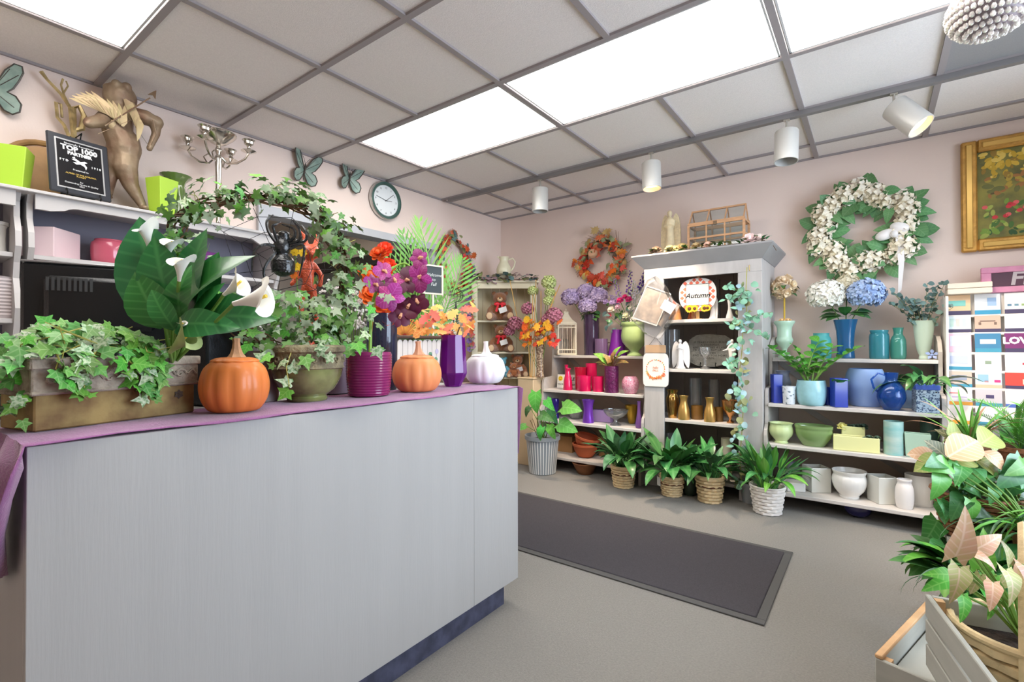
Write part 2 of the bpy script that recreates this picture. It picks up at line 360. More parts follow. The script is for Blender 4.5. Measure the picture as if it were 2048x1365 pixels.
# ================================================================ leaves, flowers, pots: shared builders
def sstep(t): return max(0, min(1, t))
PROF = {
    'lance': lambda t: math.sin(PI*t**.75)**.9, 'oval': lambda t: math.sin(PI*t**.9)**.7, 'blade': lambda t: (1-t)**.5*min(1, t*6+.3),
    'heart': lambda t: (1-t)**.62*min(1, .55+t*2.2), 'arrow': lambda t: (1-t)**.8*min(1, .6+t*2.2), 'round': lambda t: math.sqrt(max(0, 1-(2*t-1)**2))}
def leaf(w=.25, kind='lance', n=6, fold=.18, curl=.25, wav=0, seed=0):
    """unit leaf along +Y, face to +Z"""
    r = random.Random(seed); mb = MB(); vs = []; fs = []
    for i in range(n+1):
        t = i/n; tt = min(.999, max(.0, t)); q = w*PROF[kind](tt if kind not in ('lance', 'oval') else max(.02, tt)); z = curl*(.25*math.sin(PI*t)-t*t*.9)
        a = wav*math.sin(t*9+seed)
        vs += [(-q, t, z+fold*q+a), (0, t, z), (q, t, z+fold*q-a)]
    for i in range(n):
        o = i*3; fs += [(o, o+1, o+4, o+3), (o+1, o+2, o+5, o+4)]
    if kind in ('heart', 'arrow'):
        b = len(vs); q = w*.75; vs += [(-q*.8, -.16, fold*q-.02), (q*.8, -.16, fold*q-.02)]; fs += [(0, b, 1), (1, b+1, 2)]
    mb.add(vs, fs); return mb.mesh('leaf')
def star_leaf(pts, droop=.18, z0=.05):
    """fan leaf from a half outline (mirrored)"""
    full = [(x, y) for x, y in pts]+[(-x, y) for x, y in pts[::-1][1:-1]]
    vs = [(0, .32, z0)]+[(x, y, z0-droop*(x*x+(y-.32)**2)+.06*abs(x)) for x, y in full]; k = len(full)
    return MB().add(vs, [(0, i+1, (i+1) % k+1) for i in range(k)]).mesh('leaf')
IVY = [(0, .04), (.2, -.1), (.4, -.02), (.32, .18), (.58, .4), (.24, .5), (.15, .66), (0, 1)]
MAPLE = [(0, 0), (.28, -.1), (.22, .1), (.58, .12), (.44, .26), (.66, .52), (.34, .46), (.38, .66), (.14, .62), (0, 1)]
ivy_l = [star_leaf(IVY, .18), star_leaf(IVY, .45, .08), star_leaf([(x*.85, y) for x, y in IVY], .05, .02)]
maple_l = [star_leaf(MAPLE, .2), star_leaf(MAPLE, .5, .1)]
def pleaf(pet=.4, a0=8, a1=80, w=.16, kind='lance', n=7, fold=.25, pr=.012, npet=4, tw=0):
    """unit-long stalk + blade: rises along +Z and bends over to +Y"""
    N = npet+n; p = Vector((0, 0, 0)); vs = []; fs = []; path = []
    for i in range(N+1):
        s = i/npet*pet if i <= npet and npet else pet+(i-npet)/n*(1-pet)
        path.append((s, p.copy(), R(a0+(a1-a0)*s**1.25)))
        s2 = (i+1)/npet*pet if i+1 <= npet else pet+(i+1-npet)/n*(1-pet)
        th = R(a0+(a1-a0)*((s+s2)/2)**1.25); p = p+Vector((0, math.sin(th), math.cos(th)))*(s2-s)
    mb = MB()
    if npet: mb.tube([q for s, q, th in path[:npet+1]], pr, 4)
    for i in range(npet, N+1):
        s, q, th = path[i]; t = (s-pet)/(1-pet); h = w*PROF[kind](min(.999, max(.02, t))); nrm = Vector((0, -math.cos(th), math.sin(th)))
        x = Vector((math.cos(R(tw)*t), 0, 0)); up = nrm*(fold*h)
        vs += [q-x*h+up, q, q+x*h+up]
    for i in range(n):
        o = i*3; fs += [(o, o+1, o+4, o+3), (o+1, o+2, o+5, o+4)]
    if kind in ('heart', 'arrow'):
        s, q, th = path[npet]; d = Vector((0, math.sin(th), math.cos(th))); b = len(vs); vs += [q-d*.09-Vector((w*.6, 0, 0)), q-d*.09+Vector((w*.6, 0, 0))]; fs += [(0, b, 1), (1, b+1, 2)]
    mb.add(vs, fs); return mb.mesh('leaf')
def frond(n=14, w=.2, curl=.5, a=48, lw=.022):
    """unit feather frond along +Y"""
    mb = MB(); P = lambda t: Vector((0, t, curl*(.3*math.sin(PI*t*.6)-.5*t*t)))
    mb.tube([P(i/6) for i in range(7)], [.012*(1-i/7)+.002 for i in range(7)], 4)
    for i in range(n):
        t = .18+.8*i/(n-1); L_ = w*math.sin(PI*(.25+.7*t))*1.3; p = P(t); ang = R(a*(1-.4*t))
        for s in (-1, 1):
            d = Vector((s*math.sin(ang), math.cos(ang), -.12)); sd = Vector((math.cos(ang), -s*math.sin(ang), .0))*lw
            mb.add([p, p+d*L_*.45+sd, p+d*L_, p+d*L_*.45-sd], [(0, 1, 2, 3)])
    return mb.mesh('frond')
def bunch(root, n, meshes, m, L, z0=0, r0=.02, tilt=(0, 30), sc=(.7, 1.1), seed=0, part='leaf', arc=(0, 360), off=(0, 0)):
    r = random.Random(seed)
    for i in range(n):
        a = arc[0]+(arc[1]-arc[0])*((i+.5*r.random())*.618034 % 1.0); q = r0*math.sqrt(r.random()); s = L*r.uniform(*sc)
        M_ = T(off[0]+q*math.cos(R(a)), off[1]+q*math.sin(R(a)), z0) @ RZ(a-90) @ RX(-r.uniform(*tilt)) @ RY(r.uniform(-14, 14)) @ SC(s)
        obj(part, meshes[i % len(meshes)], m if not isinstance(m, list) else m[i % len(m)], root, M_)
def scatter(root, pts, meshes, m, size, seed=0, part='leaf', face=None, jitter=.6, out=None):
    """leaves at given points: pts = [(pos, outward normal)]"""
    r = random.Random(seed)
    for i, (p, nrm) in enumerate(pts):
        nrm = Vector(nrm).normalized(); d = Vector((r.uniform(-1, 1), r.uniform(-1, 1), r.uniform(-1.2, .5)))
        d = (d-nrm*d.dot(nrm)*.8); up = nrm+Vector((r.uniform(-1, 1), r.uniform(-1, 1), r.uniform(-.3, 1)))*jitter
        obj(part, meshes[r.randrange(len(meshes))], m if not isinstance(m, list) else m[r.randrange(len(m))], root, frame(p, d, up, size*r.uniform(.6, 1.25)))
def leaf_mass(root, pts, meshes, m, size, seed=0, part='leaf_mass'):
    """small leaves too many to tell apart, joined as one part"""
    r = random.Random(seed); mb = MB(); src = [([tuple(v.co) for v in me.vertices], [tuple(p.vertices) for p in me.polygons]) for me in meshes]
    for p, nrm in pts:
        nrm = Vector(nrm).normalized(); d = Vector((r.uniform(-1, 1), r.uniform(-1, 1), r.uniform(-1.2, .5))); v_, f_ = src[r.randrange(len(src))]
        mb.add(v_, f_, frame(p, d-nrm*d.dot(nrm)*.8, nrm+Vector((r.uniform(-1, 1), r.uniform(-1, 1), r.uniform(-.3, 1)))*.6, size*r.uniform(.6, 1.25)))
    o = obj(part, mb, m, root); o['kind'] = 'stuff'; return o
def fib(n):
    for i in range(n):
        z = 1-2*(i+.5)/n; a = i*2.399963; q = math.sqrt(1-z*z); yield Vector((q*math.cos(a), q*math.sin(a), z))
def floret_head(R_, n=70, ps=.02, sq=(1, 1, .85), seed=0, lower=-.55):
    """hydrangea-like ball of four-petalled florets"""
    r = random.Random(seed); mb = MB(); mb.ell((0, 0, 0), (R_*sq[0]*.74, R_*sq[1]*.74, R_*sq[2]*.74), 10, 6)
    for d in fib(n):
        if d.z < lower: continue
        p = Vector((d.x*R_*sq[0], d.y*R_*sq[1], d.z*R_*sq[2]))*r.uniform(.9, 1.06); F = frame(p, d.orthogonal(), d+Vector((r.uniform(-.3, .3), r.uniform(-.3, .3), r.uniform(-.3, .3))), ps*r.uniform(.8, 1.2), 0)
        F = F @ RZ(r.uniform(0, 90))
        for k in range(4):
            mb.add([(0, 0, 0), (.52, .42, .42), (0, 1, .45), (-.52, .42, .2)], [(0, 1, 2, 3)], F @ RZ(90*k))
    return mb.mesh('flower_head')
def rose(R_, n=18, seed=0):
    """layered petal flower facing +Z"""
    r = random.Random(seed); mb = MB().ell((0, 0, R_*.35), (R_*.3, R_*.3, R_*.35), 8, 5)
    for i in range(n):
        t = i/n; a = i*137.5; q = R_*(.15+.45*t)
        M_ = RZ(a) @ T(0, q*.5, R_*.15*(1-t)) @ RX(62-58*t+r.uniform(-8, 8))
        mb.add([(0, 0, 0), (R_*.34, R_*.3, R_*.06), (R_*.2, R_*.62, 0), (0, R_*.7, -R_*.04), (-R_*.2, R_*.62, 0), (-R_*.34, R_*.3, R_*.06)], [(0, 1, 2, 3), (0, 3, 4, 5)], M_)
    return mb.mesh('bloom')
def daisy(R_, n=10, w=.3, cup=.15):
    mb = MB().ell((0, 0, .02*R_), (R_*.22, R_*.22, R_*.14), 8, 4)
    for i in range(n):
        mb.add([(0, .1*R_, 0), (w*R_, .6*R_, cup*R_), (0, R_, cup*R_*.6), (-w*R_, .6*R_, cup*R_)], [(0, 1, 2, 3)], RZ(360*i/n))
    return mb.mesh('bloom')
def pot_mb(rb, rt, h, rim=.008, rimh=.02, n=32, wall=.006, fl=None, mid=None, soil=.85):
    pr = [(rb*.9, 0), (rb, .003)]+([(m_[0], m_[1]) for m_ in mid] if mid else [])+[(rt, h-rimh), (rt+rim, h-rimh+.002), (rt+rim, h), (rt+rim-wall, h), (rt-wall, h*soil), (.001, h*soil)]
    return MB().lathe(pr, n, fl)
def soil_disc(r, z): return MB().lathe([(.001, z+.006), (r*.6, z+.004), (r, z)], 18)
soil_m = mat('soil', (48, 36, 28), .95, var=.4, vs=60, bump=1, bs=120)
def weave_basket(rb, rt, h, n=26, rows=9, amp=.045):
    """upright stakes with strands running in front of and behind them, row by row"""
    n = n//2*2; mb = MB(); K = n*2; rs = h/rows
    mb.lathe([(rb*.85, 0), (rb*.94, .002), (rt*.94, h), (rt*.9, h), (rt*.86, h*.85), (.001, h*.85)], n)
    for i in range(rows):
        z = (i+.5)*rs; r0 = rb+(rt-rb)*z/h; pts = []
        for j in range(K):
            a = 2*PI*j/K; q = r0*(1+amp*.7*math.cos(PI*(j/2+i))); pts.append((q*math.cos(a), q*math.sin(a), z))
        vs = []; fs = []
        for x, y, z_ in pts: m_ = Vector((x, y, 0)).normalized()*rs*.22; vs += [(x-m_.x, y-m_.y, z_-rs*.48), (x+m_.x, y+m_.y, z_-rs*.3), (x+m_.x, y+m_.y, z_+rs*.3), (x-m_.x, y-m_.y, z_+rs*.48)]
        for j in range(K): k = (j+1) % K; fs += [(j*4+c, k*4+c, k*4+c+1, j*4+c+1) for c in range(3)]
        mb.add(vs, fs)
    mb.tube([((rt+.002)*math.cos(2*PI*j/n), (rt+.002)*math.sin(2*PI*j/n), h+.002) for j in range(n)], .007, 6, True)
    return mb
# leaf materials
G_ivy = mat('ivy_green', (92, 150, 66), .5, rand=.28, vein=((160, 195, 130), .35, 20), trl=.08)
G_ivy2 = mat('ivy_variegated', (96, 138, 84), .5, col2=(176, 192, 158), vs=5, lo=.45, hi=.62, rand=.25)
G_bright = mat('leaf_bright', (92, 168, 58), .45, rand=.2, vein=((150, 205, 105), .35, 30))
G_deep = mat('leaf_deep', (58, 116, 58), .35, rand=.3, vein=((95, 150, 85), .3, 40), coat=.15)
G_lily = mat('leaf_lily', (62, 130, 62), .32, rand=.22, vein=((120, 175, 110), .35, 34), coat=.2)
G_silver = mat('leaf_silver', (104, 142, 104), .4, rand=.25, col2=(58, 108, 62), vs=7)
G_euc = mat('leaf_eucalyptus', (128, 178, 150), .6, rand=.25)
G_euc2 = mat('leaf_eucalyptus_dusty', (98, 126, 122), .7, rand=.25)
G_palm = mat('leaf_palm', (104, 158, 70), .45, rand=.22)
G_olive = mat('leaf_olive', (134, 140, 92), .6, rand=.3)
brown_m = mat('twig_brown', (104, 76, 52), .8, var=.3, vs=30)
stem_m = mat('stem_green', (112, 150, 66), .5)
stem_y = mat('stem_yellow', (172, 168, 84), .5)
white_c = mat('white_ceramic', (236, 234, 230), .25, coat=.4)
peace = [pleaf(.42, 6, a, .17, 'lance', 7, .25) for a in (50, 85, 110, 130)]
def fitY(uL, uR, vT, y, z0):
    """centre x, width and height of a round thing seen between two pixel columns, standing at depth y on height z0"""
    u = (uL+uR)/2; p = PY(u, vT, y); q = PY(u, 700, y); return q.x, (uR-uL)*mpp(q)*cosu(u), p.z-z0
def lathe_thing(name, label, cat, m, loc, prof, n=28, fl=None, rz=0, sx=1, sy=1, group=None):
    return solo(name, MB().lathe(prof, n, fl, sx=sx, sy=sy), m, label, cat, T(*loc) @ RZ(math.degrees(rz)), group)
def hollow(out, wall=.004, base=.006):
    """vessel profile from an outer profile [(r, z)...]: adds the lip and the inside"""
    ins = [(max(.002, r-wall), max(base, z)) for r, z in out[::-1]]
    return [(out[0][0]*.9, out[0][1])]+out+ins+[(.001, base)]
def scaled(prof, w, h):
    """profile given in (half width 0..1, height 0..1)"""
    return [(r*w/2, z*h) for r, z in prof]
def sm(prof, k=3):
    """Catmull-Rom smoothing of a profile"""
    P = [Vector(p) for p in prof]; o = []
    for i in range(len(P)-1):
        a, b, c, d = P[max(0, i-1)], P[i], P[i+1], P[min(len(P)-1, i+2)]
        for j in range(k):
            t = j/k; o.append(tuple(.5*(2*b+(c-a)*t+(2*a-5*b+4*c-d)*t*t+(3*b-a-3*c+d)*t**3)))
    o.append(tuple(P[-1])); return [(max(.0005, x), z) for x, z in o]
def blob(name, mb, m, parent=None, M=None, vox=.006, it=6):
    """overlapping solids fused into one continuous skin"""
    o = obj(name, mb, m, parent, M); md = o.modifiers.new('fuse', 'REMESH'); md.mode = 'VOXEL'; md.voxel_size = vox; md.use_smooth_shade = True
    s = o.modifiers.new('smooth', 'SMOOTH'); s.iterations = it; s.factor = .5
    return o
def label_plane(mesh, m, parent, M, name='lettering'): return obj(name, mesh, m, parent, M)
# ================================================================ sales counter
ct_m = mat('counter_paint', (173, 171, 169), .5, var=.018, vs=3, stretch=(6, 6, .4), bump=.05, bs=30)
t = thing('sales_counter', 'tall pale grey painted sales counter standing on a dark base', 'counter', (2.045, -3.25, 0))
sy_ = PX(948, 900, 2.045).y+3.25
obj('front_panel', MB().bbox(-.02, 0, -.74, sy_, .1, .9, .0012), ct_m, t)
obj('front_panel', MB().bbox(-.02, 0, sy_+.0004, .745, .1, .9, .0012), ct_m, t)
obj('side_panel', MB().bbox(-.62, -.02, .725, .745, .1, .9, .002), ct_m, t)
obj('side_panel', MB().bbox(-.62, -.02, -.74, -.72, .1, .9, .002), ct_m, t)
obj('worktop', MB().bbox(-.62, -.021, -.719, .724, .875, .9, .002), ct_m, t)
obj('kick_plate', MB().box(-.55, -.037, -.68, .695, 0, .1), mat('kick_dark', (70, 72, 92), .6, var=.3, vs=20), t, smooth=False)
# purple cloth runner lying on the top and hanging over both ends
cl_m = mat('purple_cloth', (150, 92, 140), .9, var=.1, vs=25, bump=.3, bs=200, sheen=.4)
cl = MB(); xs = [1.75+.305*i/10 for i in range(11)]; path = [(-4.012, .66), (-4.022, .74), (-4.02, .81), (-4.012, .87), (-3.996, .9035)]+[(-3.95+1.44*i/16, .9035) for i in range(17)]+[(-2.503, .9035), (-2.5, .897), (-2.5, .8), (-2.5, .62)]
vs = []
for k, (y, z) in enumerate(path):
    for i, x in enumerate(xs):
        e = 0
        if k < 4: xx = 1.84+(x-1.75)*(.45+.18*k); yy = y-.012*math.sin(i*1.3+k*.3)
        else: xx = x+(.012*math.sin(k*1.7) if i == 10 else 0); yy = y
        zz = z+(.0015*math.sin(i*2+k*1.1)+.002 if 4 <= k <= len(path)-4 else 0)-(.05*(1-i/10) if k == 0 else 0)
        if k >= len(path)-3: yy = y+.002*(1+math.sin(i*1.4))
        vs.append((xx, yy, zz))
n = len(xs); fs = [(k*n+i, k*n+i+1, (k+1)*n+i+1, (k+1)*n+i) for k in range(len(path)-1) for i in range(n-1)]
o = solo('cloth_runner', MB().add(vs, fs), cl_m, 'purple cloth runner draped along the counter top and its ends', 'cloth')
o.modifiers.new('thick', 'SOLIDIFY').thickness = .002
# back counter along the left wall
t = thing('back_counter', 'low grey cabinet run below the hutches along the side wall', 'cabinet', (0, -3.4, 0))
obj('body', MB().box(.02, .58, -1.3, 1.0, .08, .86), mat('back_counter_paint', (176, 176, 172), .6, var=.04, vs=4), t, smooth=False)
obj('worktop', MB().bbox(.01, .62, -1.32, 1.02, .86, .9, .004), mat('back_top', (196, 196, 194), .5), t)
obj('kick_plate', MB().box(.03, .52, -1.3, 1.0, 0, .08), dark, t, smooth=False)
for y in (-1.28, -.72, -.16, .42): obj('door', MB().bbox(.58, .598, y, y+.54, .1, .84, .003), mat('back_counter_paint', (176, 176, 172)), t)
# ================================================================ hutch on the back counter
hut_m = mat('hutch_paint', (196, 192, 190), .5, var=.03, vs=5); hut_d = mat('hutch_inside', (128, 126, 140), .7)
def hutch(y0, y1, label):
    L_ = y1-y0; t = thing('wall_hutch', label, 'hutch', (0, y0, .902), group='grey hutches on the back counter')
    obj('back_panel', MB().box(.006, .02, 0, L_, 0, .84), hut_d, t, smooth=False)
    for y in (.0, L_-.02):
        pts = [(.02, 0), (.34, 0)]
        for i in range(13): z = .8*i/12; pts.append((.30+.03*math.sin(z*PI*2/.29+.6), z+.005))
        pts += [(.3, .84), (.02, .84)]
        obj('side_panel', MB().prism([(a, b) for a, b in pts], 0, .02, 'y', T(0, y, 0)), hut_m, t, smooth=False)
    for z in (.0, .275, .56): obj('shelf', MB().bbox(.021, .29, .021, L_-.021, z, z+.02, .002), hut_m, t)
    obj('top', MB().bbox(.0, .35, -.012, L_+.012, .84, .855, .003), hut_m, t)
    # scalloped valance
    pts = [(.02, .84), (.02, .775)]
    for i in range(9): a = i/8; pts.append((.02+.1*L_*0+.10*a*1.0, .775-.0*a) if i < 5 else (.10+(a-.5)*.12, .775+.028*math.sin((a-.5)*PI)))
    pts += [(L_-.17, .803), (L_-.12, .775), (L_-.02, .775), (L_-.02, .84)]
    obj('valance', MB().prism(pts, .312, .33, 'x'), hut_m, t, smooth=False)
    return t
hutch(-4.62, -3.752, 'grey scalloped hutch holding the white columns and stacked cups')
hutch(-3.732, -2.62, 'grey scalloped hutch holding the pink glass cubes and vases')
def on_x(u, v, x): return PX(u, v, x)
def boxvase(name, label, m, loc, w, d, h, rz=0, taper=1, group=None, cat='vase'):
    a = w/2; b = d/2; q = taper; wl_ = .008
    mb = MB(); vs = [(-a*q, -b*q, 0), (a*q, -b*q, 0), (a*q, b*q, 0), (-a*q, b*q, 0), (-a, -b, h), (a, -b, h), (a, b, h), (-a, b, h)]
    vs += [(-a+wl_, -b+wl_, h), (a-wl_, -b+wl_, h), (a-wl_, b-wl_, h), (-a+wl_, b-wl_, h), (-a*q+wl_, -b*q+wl_, .01), (a*q-wl_, -b*q+wl_, .01), (a*q-wl_, b*q-wl_, .01), (-a*q+wl_, b*q-wl_, .01)]
    fs = [(3, 2, 1, 0), (12, 13, 14, 15)]
    for i in range(4): j = (i+1) % 4; fs += [(i, j, j+4, i+4), (i+4, j+4, j+8, i+8), (i+8, j+8, j+12, i+12)]
    o = solo(name, mb.add(vs, fs), m, label, cat, T(*loc) @ RZ(rz), group, smooth=False)
    bv = o.modifiers.new('bevel', 'BEVEL'); bv.width = .003; bv.segments = 2
    return o
ZH = .902
pk = mat('pink_frosted', (232, 208, 212), .25, coat=.5, var=.02); rd = mat('rose_glass', (196, 92, 112), .2, coat=.5); rd2 = mat('rose_deep', (150, 58, 72), .2, coat=.5)
p = on_x(110, 510, .2); boxvase('cube_vase', 'large pale pink glass cube vase on the upper hutch shelf', pk, (.17, p.y-.02, ZH+.581), .165, .165, .135, 45)
p = on_x(206, 525, .2); lathe_thing('round_vase', 'squat rose pink glass bowl vase beside the pale pink cube', 'vase', rd, (.17, p.y+.035, ZH+.581), hollow(sm(scaled([(.8, 0), (.95, .1), (1, .5), (.97, .85), (.8, .96), (.82, 1)], .155, .125), 2)))
p = on_x(97, 600, .2); lathe_thing('waisted_vase', 'tall dark rose glass vase with a pinched neck on the lower hutch shelf', 'vase', rd2, (.17, p.y+.01, ZH+.296), hollow(sm(scaled([(.8, 0), (1, .12), (1, .5), (.72, .62), (.62, .7), (.7, .85), (1, 1)], .14, .25), 2)))
p = on_x(140, 600, .2); lathe_thing('round_vase', 'small mauve glass ball vase beside the dark rose vase', 'vase', mat('mauve_glass', (150, 120, 160), .2, coat=.5), (.10, p.y+.06, ZH+.296), hollow(sm(scaled([(.5, 0), (1, .45), (.7, .9), (.6, 1)], .11, .12), 2)))
p = on_x(4, 480, .2); lathe_thing('column_vase', 'white ceramic column vase with a flared lip on the hutch', 'vase', white_c, (.17, p.y-.01, ZH+.581), hollow(sm(scaled([(.8, 0), (.85, .05), (.7, .2), (.72, .8), (1, .9), (1, 1)], .075, .14), 2)))
p = on_x(0, 600, .2)
lathe_thing('cup_stack', 'tall stack of grey paper cups on the lower hutch shelf', 'cups', mat('paper_cup', (206, 196, 196), .7), (.19, p.y-.0, ZH+.296), [(.06, 0)]+[(.062+.004*((i % 2)), .008+.0075*i) for i in range(24)]+[(.001, .19)], 24)
boxvase('cube_vase', 'plum glass cube vase at the ivy end of the hutch', mat('plum_glass', (120, 60, 130), .2, coat=.4), (.17, -3.0, ZH+.581), .12, .12, .13, 20)
# things on top of the hutch
ZT = ZH+.856
lime = mat('lime_pot', (176, 214, 66), .45)
for u, lb, x_ in ((15, 'bright lime green tapered pot beside the wooden ring', .18), (316, 'bright lime green tapered pot beside the green glass vase', .22)):
    p = on_x(u+8, 400, x_); boxvase('tapered_pot', lb, lime, (x_, p.y, ZT), .125 if u < 100 else .105, .125 if u < 100 else .105, .2 if u < 100 else .205, -22 if u < 100 else 20, .72, 'lime green pots on the hutch', 'pot')
# wooden ring
p = on_x(98, 340, .08); t = thing('wooden_ring', 'round tan wooden ring leaning on the wall behind the plaque', 'ring', (.045, p.y, ZT+.0))
rg = MB().tube([(.0, .15*math.cos(2*PI*i/28), .165+.15*math.sin(2*PI*i/28)) for i in range(28)], .0145, 8, True)
obj('hoop', rg, mat('tan_wood', (168, 130, 82), .6, var=.2, vs=10), t, RY(-8))
obj('disc', MB().lathe([(.001, .0), (.13, .0), (.13, .008), (.001, .008)], 28, M=T(-.004, 0, .165) @ RY(90)), mat('tan_disc', (190, 150, 104), .6, var=.15, vs=8), t, RY(-8))
# plaque on easel
p = on_x(160, 390, .24); pz = ZT
t = thing('award_plaque', 'black award plaque with silver border and gold lettering on an easel', 'plaque', (.26, p.y+.0, pz), R(90)+R(8))
A = T(0, 0, .022) @ SC(1.25) @ RX(-10)
blk = mat('plaque_black', (20, 20, 24), .25, coat=.4); slv = mat('plaque_silver', (205, 205, 205), .3, .6); gld = mat('plaque_gold', (206, 176, 92), .35, .6); prm = mat('plaque_print', (225, 225, 225), .5)
W_, H_ = .185, .23; PS = 1.25
obj('board', MB().bbox(-W_/2, W_/2, -.012, 0, 0, H_, .004), mat('plaque_board', (52, 54, 60), .3, coat=.4), t, A)
obj('plate', MB().box(-.068, .068, -.0135, -.0121, .02, .21), blk, t, A, smooth=False)
b = MB()
for x0, x1, z0, z1 in ((-.072, .072, .206, .211), (-.072, .072, .019, .024), (-.072, -.0675, .024, .206), (.0675, .072, .024, .206)): b.box(x0, x1, -.0146, -.0122, z0, z1)
obj('border', b, slv, t, A, smooth=False)
for k, z, m_, s_, x_ in (('top1', .196, prm, .95, 0), ('top2', .179, prm, 1, 0), ('top3', .16, prm, 1, 0), ('top4', .127, prm, 1, -.048), ('top4b', .122, prm, 1, .048), ('top5', .097, prm, 1, 0), ('top6', .076, gld, .62, 0), ('top7', .043, prm, .78, 0)):
    obj('lettering', TX[k], m_, t, A @ T(x_, -.0142, z) @ RX(90) @ SC(s_))
# running winged-foot figure emblem
em = MB()
for q in ([(-.026, .138), (-.012, .142), (0, .134), (.014, .14), (.022, .136), (.012, .131), (.02, .118), (.016, .106), (.012, .118), (.0, .124), (-.012, .12), (-.022, .127), (-.008, .13)], [(-.024, .145), (-.016, .15), (-.014, .143), (-.02, .141)]):
    em.prism(q, -.0148, -.0142, 'y')
obj('emblem', em, prm, t, A, smooth=False)
ez = MB()
for s in (-1, 1):
    ez.tube([(s*.05, .03, -.02), (s*.05, -.0, -.02), (s*.05, -.022, -.018), (s*.05, -.03, -.004), (s*.05, -.022, .012), (s*.05, -.018, .004)], .0025, 6)
    ez.tube([(s*.05, .03, -.02), (s*.015, .05, .23)], .0025, 6)
ez.tube([(0, .01, .215), (0, .0, .235), (0, .05, .23), (0, .075, -.022)], .0025, 6); ez.tube([(-.05, .02, .0), (.05, .02, .0)], .0025, 6)
obj('easel', ez, mat('easel_black', (18, 18, 18), .4, .5), t, T(0, 0, .0285) @ SC(1.25))
# antler sculpture behind the plaque
p = on_x(140, 260, .15); t = thing('branch_sculpture', 'gold antler shaped metal sconce rising behind the black plaque', 'sculpture', (.07, p.y, ZT))
def q_(u, v): a_ = on_x(u, v, .07); return (0, a_.y-p.y, a_.z-ZT)
gm = mat('antique_gold', (186, 164, 116), .4, .5, var=.3, vs=30)
b = MB(); b.tube([q_(148, 395), q_(150, 300), q_(146, 250), q_(140, 215), q_(122, 188), q_(95, 160), q_(82, 143)], [.012, .012, .014, .009, .008, .007, .01], 6)
b.tube([q_(140, 215), q_(128, 190), q_(122, 170), q_(126, 158)], .005, 6); b.tube([q_(128, 185), q_(136, 172), q_(132, 162)], .004, 6)
b.tube([q_(150, 300), q_(128, 250), q_(115, 235), q_(112, 205), q_(122, 208), q_(124, 235)], [.01, .008, .008, .008, .006, .006], 6); b.tube([q_(146, 262), q_(163, 258), q_(168, 232), q_(158, 212), q_(148, 216), q_(150, 250)], [.01, .014, .012, .012, .01, .008], 6)
obj('antler', b, gm, t)
obj('foot', MB().lathe([(.001, .004), (.05, .004), (.05, 0)], 16, M=T(0, q_(148, 395)[1], 0)), gm, t)
# cupid
t = thing('cupid_statue', 'bronze winged cupid statue aiming a bow on top of the hutch', 'statue', (.17, on_x(250, 400, .17).y, ZT))
b0 = t.location.y
def c_(u, v, dx=0): a_ = on_x(u, v, .17+dx); return (dx, a_.y-b0, a_.z-ZT)
def rad(px): return px*mpp((.17, -3.4, 1.9))*.72
mb = MB()
def limb(pts, rs): mb.tube(pts, [rad(x) for x in rs], 10); [mb.ell(q, rad(x)*.98, 10, 6) for q, x in zip(pts, rs)]
limb([c_(238, 218), c_(236, 240), c_(235, 262), c_(246, 282), c_(250, 300)], [30, 36, 36, 40, 40])          # torso
limb([c_(252, 305), c_(250, 335, .02), c_(262, 372, .01), c_(285, 412, 0)], [32, 30, 20, 11]); mb.ell(c_(288, 417, .03), (.04, .022, .015), 10, 6)
limb([c_(238, 300, -.02), c_(222, 330, -.03), c_(218, 365, -.04), c_(216, 392, -.06)], [30, 24, 16, 10]); mb.ell(c_(216, 394, -.04), (.035, .02, .014), 10, 6)
limb([c_(258, 225, .02), c_(292, 236, .05), c_(312, 245, .05), c_(312, 268, .04), c_(300, 295, .04)], [18, 22, 20, 11, 8]); mb.ell(c_(299, 297, .04), .016, 8, 6)
limb([c_(218, 228, .02), c_(200, 243, .05), c_(178, 246, .08)], [20, 18, 14]); mb.ell(c_(174, 247, .09), .016, 8, 6)
mb.ell(c_(240, 195), (rad(36), rad(40), rad(40)), 14, 10); mb.ell(c_(262, 203, .03), (rad(14), rad(12), rad(12)), 8, 6)
for i in range(16):
    a = i*2.4; mb.ell((c_(240, 188)[0]+rad(26)*math.cos(a), c_(240, 188)[1]+rad(26)*math.sin(a), c_(240, 188)[2]+rad(18)*math.sin(i*1.7)), rad(13), 8, 6)
brz = mat('bronze', (158, 138, 112), .5, .3, col2=(122, 92, 72), vs=9, bump=.2, bs=50)
blob('body', mb, brz, t, vox=.006, it=4)
fe = leaf(.16, 'blade', 5, .2, .2)
wm = mat('bronze_light', (188, 166, 126), .5, .3, rand=.15)
for s, (u, v) in ((-1, (226, 240)), (1, (262, 222))):
    w_ = obj('wing', MB().ell((0, 0, 0), (.012, .03, .05), 8, 6), wm, t, T(*c_(u, v, .05)))
    for i in range(11):
        a = 175-9*i if s < 0 else -82+6*i
        d = Vector((.1, math.cos(R(a)), math.sin(R(a)))) if s < 0 else Vector((.1, math.cos(R(-55-4*i)), math.sin(R(-55-4*i))))
        obj('feather', fe, wm, w_, frame((.012+.002*i, (i-5)*.006, (5-i)*(.006 if s < 0 else .009)), d, (1, 0, 0), .135*(1 if i < 6 else .8)))
ar = MB(); ar.tube([c_(210, 252, .09), c_(300, 196, .08)], .0035, 6); ar.prism([(0, .028), (.02, -.012), (0, -.002), (-.02, -.012)], -.003, .003, 'x', frame(c_(306, 190, .08), (0, 0, 1)) @ RX(-58))
bw = MB(); bw.tube([c_(299, 297, .04), c_(313, 270, .09), c_(306, 240, .1)], .003, 6)
obj('arrow', ar, brz, t); obj('bow', bw, brz, t)
